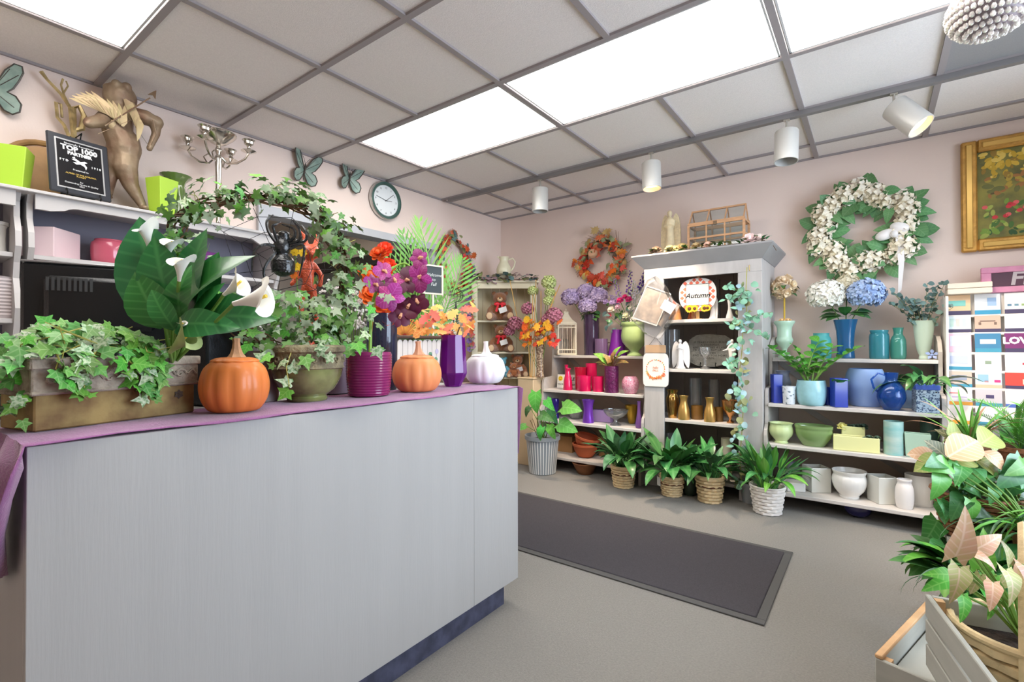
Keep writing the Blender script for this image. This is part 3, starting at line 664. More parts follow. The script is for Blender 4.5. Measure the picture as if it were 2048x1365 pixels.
obj('bowstring', MB().tube([c_(196, 268, .1), c_(262, 240, .1), c_(300, 296, .05)], .0012, 4), brz, t)
obj('base', MB().lathe([(.001, 0), (.09, 0), (.09, .008), (.001, .01)], 20, M=T(-.02, .05, 0) @ SC(.9, 1.2, 1)), brz, t)
# green glass vase
p = on_x(352, 420, .2); lathe_thing('ribbed_vase', 'green ribbed glass vase with a wide flat lip on the hutch', 'vase', mat('green_glass', (112, 142, 72), .08, coat=1, trans=.35), (.11, p.y+.03, ZT), hollow(sm(scaled([(.6, 0), (.72, .05), (.78, .3), (.66, .6), (.56, .76), (.62, .88), (1, .985), (1.02, 1)], .15, .275), 2)), 40, lambda a, t_, j: 1+.035*math.cos(a*16)*(t_ < .5))
# candelabra
p = on_x(432, 420, .17); t = thing('candelabra', 'tall silver candelabra with a bowl and branching candle arms', 'candelabra', (.2, p.y, ZT), R(0))
sv = mat('silver_metal', (206, 200, 190), .18, .95, var=.1, vs=20)
hz = PX(432, 288, .16).z-ZT
obj('stem', MB().lathe(sm([(.001, 0), (.055, 0), (.05, .012), (.016, .03), (.012, .08), (.017, hz*.7), (.02, hz*.82), (.012, hz*.85), (.02, hz*.9), (.012, hz*.95), (.014, hz)], 3), 20), sv, t)
obj('bowl', MB().lathe(sm([(.014, hz-.02), (.04, hz-.008), (.08, hz+.025), (.095, hz+.045), (.09, hz+.046), (.075, hz+.028), (.001, hz+.005)], 2), 24), sv, t)
for k in range(4):
    a = k*90+45; A = RZ(a); zb = hz-.09; q = .165
    arm = obj('arm', MB().tube([(.014, 0, zb), (.05, 0, zb-.035), (.1, 0, zb-.03), (.145, 0, zb+.0), (q, 0, zb+.035)], .006, 6).tube([(.06, 0, zb-.035), (.08, 0, zb), (.055, 0, zb+.02)], .004, 5), sv, t, A)
    obj('candle_cup', MB().lathe(sm([(.005, zb+.03), (.042, zb+.045), (.012, zb+.052), (.012, zb+.075), (.024, zb+.085), (.026, zb+.1), (.036, zb+.108), (.024, zb+.109), (.016, zb+.085), (.001, zb+.085)], 2), 16, M=T(q, 0, 0)), sv, arm)
# butterflies, clock on the left wall
bf_m = mat('butterfly_wing', (128, 152, 142), .5, .3, col2=(160, 180, 168), vs=20); bf_d = mat('butterfly_edge', (84, 78, 72), .5, .4)
WU = [(0, .0), (.02, .045), (.045, .1), (.075, .135), (.098, .128), (.1, .1), (.085, .06), (.065, .02), (.045, .0), (.07, -.015), (.085, -.05), (.078, -.085), (.055, -.1), (.03, -.085), (.012, -.045)]
def butterfly(u, v, lb, tilt):
    c = PX(u, v, .012); t = thing('metal_butterfly', lb, 'butterfly', (.012, c.y, c.z), group='metal butterflies on the wall')
    for s in (-1, 1):
        A = RX(tilt) @ RZ(s*-22)
        P_ = [(s*a*1.12, b) for a, b in WU]
        wg = obj('wing', MB().prism([(a, b) for a, b in P_], .0, .003, 'x'), bf_m, t, A, smooth=False)
        obj('wing_edge', MB().tube([(.0015, a, b) for a, b in P_], .004, 5, True).tube([(.003, P_[0][0], P_[0][1]), (.003, P_[3][0]*.8, P_[3][1]*.8)], .002, 4).tube([(.003, P_[0][0], P_[0][1]), (.003, P_[11][0]*.8, P_[11][1]*.8)], .002, 4).tube([(.003, 0, 0), (.003, P_[5][0]*.85, P_[5][1]*.85)], .002, 4), bf_d, wg)
    A = RX(tilt)
    obj('body', MB().tube([(.006, 0, -.075), (.008, 0, -.02), (.008, 0, .03), (.006, 0, .05)], [.002, .006, .008, .004], 6), bf_d, t, A)
    for s in (-1, 1): obj('antenna', MB().tube([(.006, 0, .05), (.01, s*.015, .08), (.008, s*.028, .1)], .0015, 4), bf_d, t, A)
butterfly(608, 342, 'green metal butterfly on the wall above the ivy arch', -8)
butterfly(698, 358, 'green metal butterfly on the wall closest to the clock', -6)
butterfly(-16, 180, 'green metal butterfly on the wall behind the lime green pot', 4)
c = PX(771, 402, .02); t = thing('wall_clock', 'round wall clock with a green and silver rim', 'clock', (.004, c.y, c.z))
Rr = .157
obj('case', MB().lathe([(Rr*.97, 0), (Rr, .006), (Rr, .03), (Rr*.97, .036), (Rr*.95, .036)], 44, M=RY(90), cap=False), mat('clock_silver', (200, 200, 196), .25, .8), t)
obj('rim', MB().lathe([(Rr*.955, .028), (Rr*.95, .038), (Rr*.86, .04), (Rr*.8, .03), (Rr*.8, .02)], 44, M=RY(90), cap=False), mat('clock_green', (72, 104, 96), .3, .3, coat=.4), t)
obj('face', MB().lathe([(.001, .022), (Rr*.81, .022), (Rr*.81, .018)], 40, M=RY(90)), mat('clock_face', (236, 240, 240), .4), t)
ink = mat('ink', (30, 30, 34), .5)
for i, k in enumerate(('twelve', 'one', '2', '3', '4', '5', '6', '7', '8', '9', '10', 'eleven')):
    a = R(90-30*i); obj('numeral', TX[k], ink, t, T(.023, Rr*.66*math.cos(a), Rr*.66*math.sin(a)) @ RZ(90) @ RX(90) @ SC(.75))
for nm, a, l in (('hour_hand', 5, .06), ('minute_hand', 168, .1), ('second_hand', 40, .1)):
    obj(nm, MB().box(-.012, l, -.0018, .0018, .0245, .0255, M=RY(90) @ RZ(90) @ RZ(a)), ink, t, smooth=False)
# ================================================================ things on the sales counter
ZC = .9075
def pumpkin(name, label, u, vb, vt, wpx, m, stem_px, stem_m_, tall, z=ZC, lid=True, lean=12):
    p = PZ(u, vb, z); wd = wpx*mpp(p)*cosu(u); r = wd/2; c = p+away(p)*r*.75; h = (vb-vt)*mpp(c)*tall
    t = thing(name, label, 'pumpkin', (c.x, c.y, z))
    NR = 12
    def fl(a, t_, j): return 1-.06*abs(math.cos(a*NR/2))**5*math.sin(PI*min(1, t_*1.02))-.005
    body = [(.5, 0), (.72, .03), (.92, .2), (1, .42), (.97, .62), (.86, .8), (.66, .915)]
    obj('body', MB().lathe(sm(scaled(body, wd, h), 3), 72, fl), m, t)
    ld = obj('lid', MB().lathe(sm(scaled([(.66, .905), (.69, .92), (.67, .945), (.5, .985), (.2, 1.0), (.02, 1.0)], wd, h), 3), 72, fl), m, t)
    sh = stem_px*mpp(c)
    obj('stem', MB().lathe([(r*.26, h*.985), (r*.17, h+sh*.18), (r*.115, h+sh*.5), (r*.095, h+sh*.8), (r*.115, h+sh), (.001, h+sh*1.02)], 14, lambda a, t_, j: 1+.08*math.cos(a*7)), stem_m_, ld, T(0, 0, 0) @ T(0, 0, h) @ Matrix.Shear('XY', 4, (-.12, 0)) @ T(0, 0, -h))
    return t
org = mat('orange_ceramic', (226, 128, 62), .45, var=.04, vs=6, coat=.15); org2 = mat('orange_pale', (236, 150, 92), .5, var=.04, vs=6)
stm = mat('pumpkin_stem', (188, 142, 104), .7, var=.2, vs=40); stm2 = mat('pumpkin_stem_pale', (222, 164, 128), .6)
pumpkin('ceramic_pumpkin', 'large orange ceramic pumpkin jar with a brown stem', 470, 828, 712, 152, org, 36, stm, .93)
pumpkin('ceramic_pumpkin', 'medium pale orange ceramic pumpkin jar beside the purple glass vase', 834, 786, 708, 103, org2, 26, stm2, .93)
pumpkin('ceramic_pumpkin', 'white ceramic pumpkin jar at the end of the counter', 970, 769, 706, 84, mat('white_pumpkin', (246, 244, 246), .4, coat=.2), 24, mat('white_pumpkin', (246, 244, 246)), .93)
# stone trough with ivy
pl_, pr_ = PZ(62, 866, ZC), PZ(392, 824, ZC); dv = (pr_-pl_); dv.z = 0; Lt = dv.length; ang = math.atan2(dv.y, dv.x)
t = thing('stone_trough', 'rectangular mossy stone trough planter with a carved grey rim band', 'planter', (pl_.x, pl_.y, ZC), ang)
trough = t; D_ = .135; zt = .142
moss = mat('trough_moss', (160, 138, 84), .75, col2=(112, 82, 50), vs=14, bump=.3, bs=40); sto = mat('trough_stone', (172, 160, 142), .85, col2=(136, 124, 110), vs=30, bump=.7, bs=70)
b = MB(); b.bbox(.004, Lt-.004, 0, D_, 0, .078, .003); obj('box', b, moss, t)
def ring_box(x0, x1, y0, y1, z0, z1, wl_):
    return MB().bbox(x0, x1, y0, y0+wl_, z0, z1, .003).bbox(x0, x1, y1-wl_, y1, z0, z1, .003).bbox(x0, x0+wl_, y0+wl_, y1-wl_, z0, z1, .003).bbox(x1-wl_, x1, y0+wl_, y1-wl_, z0, z1, .003)
obj('carved_band', ring_box(-.002, Lt+.002, -.006, D_+.006, .076, .128, .012), sto, t)
obj('rim', ring_box(-.006, Lt+.006, -.011, D_+.011, .124, zt+.004, .018), sto, t)
obj('bead', ring_box(-.005, Lt+.005, -.009, D_+.009, .072, .08, .01), sto, t)
scr = MB()
for k in range(6):
    x = .03+k*(Lt-.05)/5.5; scr.tube([(x+.016*math.cos(a_*.8)*(1-a_/9), -.008, .102+.014*math.sin(a_*.8)*(1-a_/9)) for a_ in range(9)], .003, 5)
    scr.tube([(x+.018, -.008, .102), (x+.03, -.008, .112), (x+.04, -.008, .1)], .0028, 5)
obj('scrollwork', scr, sto, t)
obj('rosette', daisy(.012, 6, .35), mat('rosette_dark', (84, 70, 60), .8), t, T(Lt-.045, -.001, .05) @ RX(90))
obj('soil', MB().box(.012, Lt-.012, .012, D_-.012, .1, .125), soil_m, t, smooth=False)
# ivy in the trough
iv = thing('ivy_plant', 'light green trailing ivy growing in the stone trough', 'plant', (pl_.x, pl_.y, ZC+.124), ang)
r = random.Random(3); pts = []
vines = MB()
for i in range(150):
    x = r.uniform(-.04, .24)*Lt/.33; y = r.uniform(-.015, D_); hh = .02+.085*math.sin(PI*min(1, max(0, (x+.06)/.36)))*r.random()**.5
    pts.append(((x, y, hh*1.0+(.0 if y > .02 else -.01)), (r.uniform(-.3, .3), -.8, .7)))
for k in range(9):     # vines trailing over the front
    x0 = r.uniform(.02, .26); p0 = Vector((x0, .0, .03)); path = [p0]; L_ = r.uniform(.03, .1) if k != 4 else .12
    if k == 4: p0.x = .2; path = [p0.copy()]
    for j in range(5): path.append(path[-1]+Vector((r.uniform(-.015, .02), -.012 if j < 2 else 0, .008 if j == 0 else -L_/4)))
    vines.tube(path, .0016, 4)
    for j, q in enumerate(path[1:]): pts += [((q.x+r.uniform(-.012, .012), q.y-.006, q.z+r.uniform(-.008, .008)), (r.uniform(-.4, .4), -1, .4)) for _ in range(2)]
for k in range(60):    # hanging off the left end
    pts.append(((r.uniform(-.09, .0), r.uniform(-.01, .12), r.uniform(-.1, .07)), (-.6, -.8, .5)))
for k in range(14): a_ = Vector((r.uniform(.0, .25), r.uniform(0, .1), 0)); vines.tube([a_, a_+Vector((r.uniform(-.05, .05), -.02, .05)), a_+Vector((r.uniform(-.1, .1), -.05, r.uniform(.02, .1)))], .0013, 4)
scatter(iv, pts, ivy_l, [G_ivy, G_bright, G_ivy2, G_ivy], .036, 5)
obj('vines', vines, stem_y, iv)
# dark strap leaves behind the ivy at the left
b = thing('strap_leaf_plant', 'dark green strap leaved plant behind the ivy trough', 'plant', (1.62, -3.93, ZC))
obj('pot', pot_mb(.045, .055, .09), mat('black_pot', (40, 42, 44), .5), b); obj('soil', soil_disc(.049, .077), soil_m, b)
bunch(b, 16, [pleaf(.15, 5, a_, .045, 'blade', 7, .3, npet=2) for a_ in (70, 110, 140)], mat('strap_green', (96, 116, 92), .35, rand=.3, coat=.2), .19, .08, .03, (10, 45), seed=4)
# calla lily
cw = PZ(345, 836, ZC); base = cw+away(cw)*.075
t = thing('calla_lily', 'calla lily with broad dark green leaves and white trumpet flowers', 'plant', (base.x, base.y, ZC+.125))
lean = .75
def cpt(u, v, k=0): p_ = CAM+ray(u, v)*((base-CAM).dot(FWD)+k); return p_-t.location
cl_leaf = [leaf(.24, 'lance', 8, .22, .12, .012, 1), leaf(.27, 'lance', 8, .3, .25, .01, 2), leaf(.22, 'oval', 8, .2, .4, .012, 3)]
G_calla = mat('leaf_calla', (34, 98, 46), .35, rand=.18, vein=((70, 135, 70), .35, 46), coat=.2)
for (u0, v0), (u1, v1), k, k2, i, fx in (((335, 640), (262, 425), .0, .02, 0, .1), ((345, 630), (300, 470), -.03, -.05, 0, .4), ((330, 655), (256, 540), -.06, -.08, 1, .3), ((370, 640), (395, 450), .03, .05, 0, -.3), ((370, 620), (480, 490), 0, .0, 1, -.5), ((365, 645), (352, 530), -.08, -.1, 2, 0), ((350, 660), (295, 580), -.1, -.13, 2, .5), ((385, 650), (440, 560), -.05, -.06, 0, -.5), ((390, 640), (535, 625), -.04, -.06, 1, -.2), ((350, 655), (445, 640), -.09, -.13, 2, .2), ((400, 620), (430, 500), .03, .05, 0, .2), ((330, 640), (300, 520), .05, .06, 0, .2)):
    a_, b_ = cpt(u0, v0, k), cpt(u1, v1, k2); d = b_-a_
    obj('leaf', cl_leaf[i], G_calla, t, frame(a_, d, Vector((fx, -.2, .45))-FWD*.9, (d.length*1.15, d.length, d.length)))
    obj('leaf_stalk', MB().tube([(0, 0, 0), a_*.5+Vector((0, 0, -.01)), a_], [.005, .005, .003], 6), stem_m, t)
def calla(rad_=.03, L_=.09):
    """open trumpet along +Y with one side drawn into a tip"""
    mb = MB(); vs = []; fs = []; n, k = 20, 9
    for i in range(k):
        s = i/(k-1); rr = .005+rad_*s**1.7*.75+(.35*rad_ if i == k-1 else 0)
        for j in range(n):
            a_ = 2*PI*j/n; tip = max(0, math.cos(a_))**3
            vs.append((rr*math.sin(a_), L_*s*(.82+.3*tip*s)-(.012 if i == k-1 and tip < .2 else 0)+(.012*tip if i == k-1 else 0), rr*math.cos(a_)*(1+.2*tip)))
    fs = [(i*n+j, i*n+(j+1) % n, (i+1)*n+(j+1) % n, (i+1)*n+j) for i in range(k-1) for j in range(n)]
    return mb.add(vs, fs).mesh('bloom')
cm, spx, grn = mat('calla_white', (250, 248, 240), .5, trl=.15), mat('spadix_yellow', (226, 190, 70), .7), mat('calla_green', (176, 190, 128), .5, col2=(130, 150, 84), vs=14)
cal = calla(); sp_me = MB().tube([(0, .03, 0), (0, .075, .004)], [.004, .0035], 8).mesh('spadix')
for (u0, v0), (u1, v1), k, s_, m_ in (((298, 498), (290, 452), .0, .7, cm), ((334, 515), (345, 475), .0, .6, cm), ((358, 562), (362, 522), -.1, .72, cm), ((448, 590), (490, 560), -.06, .9, cm), ((468, 608), (558, 590), -.14, 1.05, cm), ((372, 658), (362, 640), -.1, .4, cm), ((340, 705), (395, 655), -.1, .95, grn)):
    a_, b_ = cpt(u0, v0, k), cpt(u1, v1, k-.02); d = b_-a_
    upw = k == 0 or (u0, v0) == (358, 562)
    fl_ = obj('bloom', cal, m_, t, frame(a_, d, (RGT-FWD*.35) if upw else (-FWD+Vector((.0, 0, .5))), (1.25 if upw else 1)*s_*(d.length/.09)**.35))
    obj('spadix', sp_me, spx, fl_)
    obj('flower_stalk', MB().tube([(0, 0, 0), a_*.55, a_], [.004, .004, .0045], 6), stem_m, t)
# ivy arch in the green bowl
pb = PZ(615, 806, ZC); wd = 160*mpp(pb)*cosu(615); cb = pb+away(pb)*wd*.36
t = thing('ivy_topiary', 'variegated ivy trained over a twig arch in a mossy green bowl', 'topiary', (cb.x, cb.y, ZC), yaw_to_cam(cb))
m_ = mpp(cb); bowl_h = 110*m_
gl_g = mat('green_glaze', (142, 150, 92), .2, coat=.6, col2=(96, 92, 56), vs=12); st2 = mat('bowl_stone', (150, 140, 108), .8, bump=.7, bs=70, col2=(112, 104, 84), vs=25)
pr = sm(scaled([(.52, 0), (.55, .05), (.5, .09), (.72, .2), (.9, .42), (.95, .58)], wd, bowl_h), 2)
obj('bowl', MB().lathe(pr, 40), gl_g, t)
obj('band', MB().lathe(scaled([(.95, .575), (1.0, .59), (.97, .62), (.96, .84), (.97, .86)], wd, bowl_h), 48, lambda a, t_, j: 1+.012*math.sin(a*13)*math.sin(PI*t_), cap=False), st2, t)
obj('rim', MB().lathe(scaled([(.97, .855), (1.03, .88), (1.03, .96), (.98, 1), (.88, 1), (.86, .8), (.01, .8)], wd, bowl_h), 48), st2, t)
obj('soil', soil_disc(wd*.42, bowl_h*.88), soil_m, t)
for k in range(18):
    a_ = 2*PI*k/18; rr = wd*.5*.975
    cv_ = MB().tube([(.011*math.cos(j*.9)*(1-j/9), 0, .014*math.sin(j*.9)*(1-j/9)) for j in range(8)], .0032, 5)
    obj('carved_scroll', cv_, st2, t, T(rr*math.cos(a_), rr*math.sin(a_), bowl_h*.73) @ RZ(math.degrees(a_)+90) @ SC(1 if k % 2 else -1, 1, 1))
# local frame: x right, z up, -y toward the camera
def loc(u, v, dy=0): return (-(615-u)*m_*1.02, dy, bowl_h*.9+(705-v)*m_)
arch = [(560, 700), (470, 640), (412, 560), (398, 490), (428, 440), (500, 412), (580, 412), (640, 440), (676, 505), (684, 580), (668, 650), (640, 700)]
AP = [Vector(loc(*q)) for q in arch]
def cr(P, k=6):
    o = []
    for i in range(len(P)-1):
        a_, b_, c_, d_ = P[max(0, i-1)], P[i], P[i+1], P[min(len(P)-1, i+2)]
        for j in range(k):
            s_ = j/k; o.append(.5*(2*b_+(c_-a_)*s_+(2*a_-5*b_+4*c_-d_)*s_*s_+(3*b_-a_-3*c_+d_)*s_**3))
    o.append(P[-1]); return o
AC = cr(AP)
r = random.Random(21); tw = MB()
for k in range(9):
    ph = r.uniform(0, 6.28); rr = r.uniform(.008, .026)
    tw.tube([q+Vector((rr*math.cos(i*.45+ph), rr*math.sin(i*.45+ph), rr*math.cos(i*.6+ph))) for i, q in enumerate(AC)], .0028, 4)
obj('twig_arch', tw, brown_m, t)
pts = []
for k in range(640):
    i = r.randrange(6, len(AC)-1); q = AC[i]; d = Vector((r.uniform(-1, 1), r.uniform(-1.3, .5), r.uniform(-1, 1))).normalized(); rr = (.012+.085*r.random()**1.4)*(1.1 if 6 < i < 56 else .7)
    if d.dot(Vector((.0, 0, 1))) < -.2 and abs(q.x) < .12: d.z = abs(d.z)
    if q.z > loc(0, 470)[2] and d.z > 0: rr *= .72
    pts.append((q+d*rr, d))
for k in range(300):
    u = r.gauss(598, 66); v = r.uniform(595, 700); pts.append((Vector(loc(u, v, r.uniform(-.09, .06))), (r.uniform(-.5, .5), -1, .5)))
for u, v in ((545, 720), (560, 735), (580, 722), (600, 730), (590, 745), (588, 765), (585, 775), (660, 720), (690, 715), (555, 712), (640, 700), (700, 690), (720, 640), (730, 620), (735, 700), (748, 705), (455, 600), (440, 610), (630, 708), (610, 715)):
    pts.append((Vector(loc(u, v, -wd*.52)), (0, -1, .3)))
tail = pts[-20:]; pts = pts[:-20]; r.shuffle(pts)
scatter(t, pts[:278]+tail, ivy_l, [G_ivy2, G_ivy, G_ivy2, G_bright, G_ivy2], .038, 8)
leaf_mass(t, pts[278:640], ivy_l, G_ivy2, .032, 9); leaf_mass(t, pts[640:], ivy_l, G_ivy, .032, 10)
vn = MB()
for k in range(26):
    i = r.randrange(4, len(AC)-1); q = AC[i]; o_ = Vector((r.uniform(-.06, .06), r.uniform(-.05, .02), r.uniform(-.02, .06))); vn.tube([q, q+o_*.6+Vector((0, 0, .01)), q+o_], .0012, 4)
vn.tube([Vector(loc(588, 705, -.1)), Vector(loc(580, 735, -.125)), Vector(loc(585, 770, -.125))], .0016, 4)
obj('vines', vn, stem_y, t)
ivt = t
# black spider and wire web hanging in the arch
sp_b = mat('spider_black', (26, 28, 30), .3, coat=.5, bump=.5, bs=90)
sc_ = cb-away(cb)*.02; zsp = ZC+loc(0, 520)[2]
t = thing('spider', 'big black plastic spider clinging to a wire web in the ivy arch', 'spider', (cb.x, cb.y, ZC+bowl_h*.9), yaw_to_cam(cb))
def ls(u, v, dy=-.03): return Vector((-(615-u)*m_*1.02, dy, (705-v)*m_))
b = MB(); b.ell(ls(572, 540), (.036, .03, .036), 16, 10); b.ell(ls(570, 505), (.026, .024, .032), 14, 9); b.ell(ls(572, 488), (.022, .018, .014), 12, 8); b.ell(ls(573, 480), (.018, .02, .012), 10, 6)
for k in range(5): b.tube([ls(572, 540-8+k*6)+Vector((.033*math.cos(a_*.35), -.031*math.sin(a_*.35), 0)) for a_ in range(10)], .002, 5)
blob('body', b, sp_b, t, vox=.004, it=2)
for q in (((560, 505), (540, 505), (525, 520), (520, 557)), ((560, 515), (545, 540), (540, 560), (546, 580)), ((560, 498), (548, 480), (545, 460), (555, 445)), ((562, 495), (555, 470), (560, 465), (568, 458)),
          ((582, 495), (592, 485), (590, 470), (570, 462)), ((584, 498), (600, 490), (600, 470), (588, 452)), ((584, 508), (606, 500), (608, 520), (600, 560)), ((584, 502), (610, 492), (612, 475), (604, 460))):
    obj('leg', MB().tube(cr([ls(u, v, -.04-.012*(i in (1, 2))) for i, (u, v) in enumerate(q)], 4), [.0052, .005, .0048, .0046, .0045, .0044, .0042, .004, .0038, .0036, .003, .0025, .002][:13], 6), sp_b, t)
wb = MB(); wc = (568, 545)
ends = [(455, 470), (480, 560), (500, 600), (560, 615), (640, 590), (660, 540), (650, 480), (590, 425), (520, 430)]
for e in ends: wb.tube([ls(*wc, -.015), ls(*e, -.005)], .0011, 4)
for f_ in (.35, .6, .85):
    wb.tube([ls(wc[0]+(e[0]-wc[0])*f_, wc[1]+(e[1]-wc[1])*f_, -.01) for e in ends], .0011, 4, True)
obj('web', wb, sp_b, t)
# orange figure behind the spider, seen through the arch
fg = mat('orange_glitter', (226, 96, 60), .35, coat=.3, bump=.6, bs=150)
pf = CAM+ray(618, 600)*((cb-CAM).dot(FWD)+.16)
t = thing('orange_figurine', 'glittery orange imp figurine behind the black spider', 'figurine', (pf.x, pf.y, ZC), yaw_to_cam(pf))
mf = mpp(pf)
def lf_(u, v, dy=0): return Vector(((u-618)*mf*.95, dy, pf.z-ZC+(600-v)*mf))
b = MB()
def limb2(pts, rs): b.tube(pts, rs, 8); [b.ell(q, x*.98, 8, 6) for q, x in zip(pts, rs)]
limb2([lf_(618, 525), lf_(616, 548), lf_(618, 575)], [.016, .02, .02]); b.ell(lf_(622, 505, -.01), (.03, .026, .028), 12, 8); b.ell(lf_(630, 512, -.03), (.016, .02, .014), 10, 6)
limb2([lf_(612, 490), lf_(608, 472), lf_(600, 462)], [.01, .007, .003]); limb2([lf_(630, 490), lf_(634, 474), lf_(628, 464)], [.01, .007, .003])
limb2([lf_(612, 572), lf_(604, 600), lf_(600, 640)], [.014, .012, .01]); limb2([lf_(624, 572), lf_(628, 600), lf_(634, 640)], [.014, .012, .01])
limb2([lf_(608, 530), lf_(596, 555), lf_(585, 570)], [.01, .009, .008]); limb2([lf_(628, 530), lf_(642, 550), lf_(640, 570)], [.01, .009, .008])
blob('body', b, fg, t, vox=.004, it=3)
obj('base', MB().lathe([(.001, 0), (.06, 0), (.06, .02), (.03, .03), (.012, lf_(600, 640).z+.005), (.001, lf_(600, 640).z+.006)], 18), fg, t)
# yellow flower bits pinned on the web beside the spider
t = thing('silk_flower_pick', 'yellow and orange silk flower pick beside the spider', 'flowers', (cb.x, cb.y, ZC+bowl_h*.9), yaw_to_cam(cb))
for i, (u, v) in enumerate(((592, 512), (606, 512), (597, 540), (590, 556))): obj('bloom', daisy(.014, 7, .4), mat('pick_yellow' if i != 3 else 'pick_orange', (244, 196, 40) if i != 3 else (240, 120, 40), .5), t, T(*ls(u, v, -.02)) @ RX(80+10*i))
obj('stalk', MB().tube([ls(592, 510, -.01), ls(595, 560, -.005), ls(600, 640, 0), ls(600, 700, 0)], .0016, 5), stem_m, t)
# orchid
po_ = PZ(738, 795, ZC); wd = 95*mpp(po_)*cosu(738); co = po_+away(po_)*wd*.42; mo = mpp(co)
t = thing('orchid', 'purple orchid with a bent green stem in a ribbed plum pot', 'orchid', (co.x, co.y, ZC), yaw_to_cam(co))
ho = 87*mo; plum = mat('plum_glaze', (132, 30, 92), .25, coat=.6)
pro = [(wd*.42, 0), (wd*.455, .004)]+[(wd*(.455+.045*math.sin(min(1, i/26*1.3)*PI/2))+(.0012 if i % 2 else -.0006), .006+(ho-.012)*i/30) for i in range(31)]+[(wd*.48, ho), (wd*.45, ho), (wd*.44, ho*.9), (.001, ho*.9)]
obj('pot', MB().lathe(pro, 40), plum, t); obj('soil', soil_disc(wd*.44, ho*.93), mat('bark', (150, 116, 80), .9, var=.3, vs=60, bump=1, bs=90), t)
def lo_(u, v, dy=0): return Vector(((u-738)*mo*.97, dy, ho+(708-v)*mo))
sp_ = cr([lo_(740, 712), lo_(742, 640), lo_(748, 600), lo_(768, 555), lo_(790, 535), lo_(812, 528), lo_(832, 545)], 5)
obj('stem', MB().tube(sp_, [.0055]*20+[.0035]*(len(sp_)-20), 8), mat('orchid_stem', (140, 190, 70), .45), t)
obj('stake', MB().tube([lo_(738, 712, .01), lo_(757, 550, .0)], .0022, 5), mat('bamboo', (208, 164, 92), .6), t)
pet = [leaf(.48, 'round', 6, -.12, .18), leaf(.38, 'oval', 6, -.2, .25)]
pmm = mat('orchid_petal', (156, 42, 118), .45, rand=.28, vein=((198, 96, 168), .4, 30), trl=.1); pdk = mat('orchid_dark', (88, 18, 52), .5, rand=.2)
lipm = mat('orchid_lip', (232, 170, 130), .5)
for i, (u, v, s_, ry, m_) in enumerate(((748, 575, .9, -40, pmm), (765, 548, .8, -30, pmm), (780, 600, 1.1, -8, pmm), (812, 565, 1.15, 15, pdk), (838, 520, .75, 10, pmm), (838, 560, 1.1, 35, pmm), (815, 620, .95, 10, pdk), (798, 640, .8, -10, pdk), (835, 610, .85, 30, pdk), (790, 570, .9, 0, pmm))):
    c_ = lo_(u, v, -.03-.01*(i % 3)); A = T(*c_) @ RZ(-ry) @ RX(78+8*(i % 3-1)) @ RZ(23*i)
    fl_ = obj('bloom', MB().ell((0, 0, .002), (.006, .006, .006), 8, 5).tube([(0, 0, 0), (0, -.004, .012), (0, -.014, .014)], [.005, .006, .003], 6), lipm, t, A)
    for k, (a_, kk) in enumerate(((0, 1), (75, 0), (-75, 0), (140, 1), (-140, 1))): obj('petal', pet[kk], m_, fl_, RZ(a_) @ RX(10) @ SC(.048*s_*(1.05 if kk == 0 else .95)))
for u, v in ((800, 600), (770, 585), (775, 545)): obj('bud_stalk', MB().tube([lo_(u-12, v-6), lo_(u, v, -.02)], .002, 5), stem_m, t)
# purple glass vase with autumn leaves
pv = PZ(906, 775, ZC); wd = 58*mpp(pv)*cosu(906); cv = pv+away(pv)*wd*.45; mv = mpp(cv); hv = 102*mv
pg = glass('purple_glass', (164, 50, 190), .04, .42)
t = thing('faceted_vase', 'tall faceted purple glass vase beside the white pumpkin', 'vase', (cv.x, cv.y, ZC))
obj('vessel', MB().lathe(hollow(scaled([(.55, 0), (.98, .24), (1, .27), (.86, .9), (.84, 1)], wd, hv), .003), 10), pg, t, smooth=False)
t = thing('autumn_bouquet', 'orange silk oak leaf bouquet standing in the purple glass vase', 'bouquet', (cv.x, cv.y, ZC+.012), yaw_to_cam(cv))
om = [mat('fall_orange', (240, 158, 72), .55, rand=.2, vein=((250, 205, 120), .5, 30)), mat('fall_salmon', (236, 130, 100), .55, rand=.15), mat('fall_gold', (246, 190, 96), .55, rand=.15)]
pts = []; r = random.Random(5)
for k in range(46):
    u = r.gauss(890, 26); v = 675-r.random()*46; pts.append((Vector(((min(950, max(835, u))-906)*mv, r.uniform(-.06, .05), hv+(675-v)*mv)), (r.uniform(-.5, .5), -1, .7)))
oak = star_leaf([(0, 0), (.12, .05), (.1, .2), (.3, .3), (.16, .4), (.34, .58), (.18, .62), (.22, .82), (0, 1)], .2)
scatter(t, pts, [oak], om, .06, 3)
obj('stems', MB().tube([(0, 0, 0), (.0, 0, hv*.6), (-.02, -.01, hv+.03)], .003, 5).tube([(.01, 0, 0), (.0, .01, hv*.7), (.03, .0, hv+.03)], .003, 5).tube([(-.015, 0, 0), (-.01, .01, hv*.7), (-.05, .0, hv+.02)], .003, 5), brown_m, t)
# red bits at the bottom of the vase
tg = [MB().tube([(.015*math.cos(a_*.9+k), .015*math.sin(a_*.9+k), .012*k/6+.004*a_) for a_ in range(8)], .002, 4) for k in range(4)]
b = MB(); [b.merge(x) for x in tg]; 
solo('ribbon_curl', b, mat('red_ribbon', (200, 30, 40), .4), 'red curled ribbon lying at the bottom of the purple vase', 'ribbon', T(cv.x, cv.y, ZC+.012))
# ================================================================ behind the counter front row
ZB = .902
def behind(u, k):  # a spot on the worktop k metres further from the camera than the front edge
    d = ray(u, 700); d.z = 0; p_ = CAM+d*((PX(u, 800, 2.02)-CAM).length/d.length+k); return Vector((p_.x, p_.y, ZB))
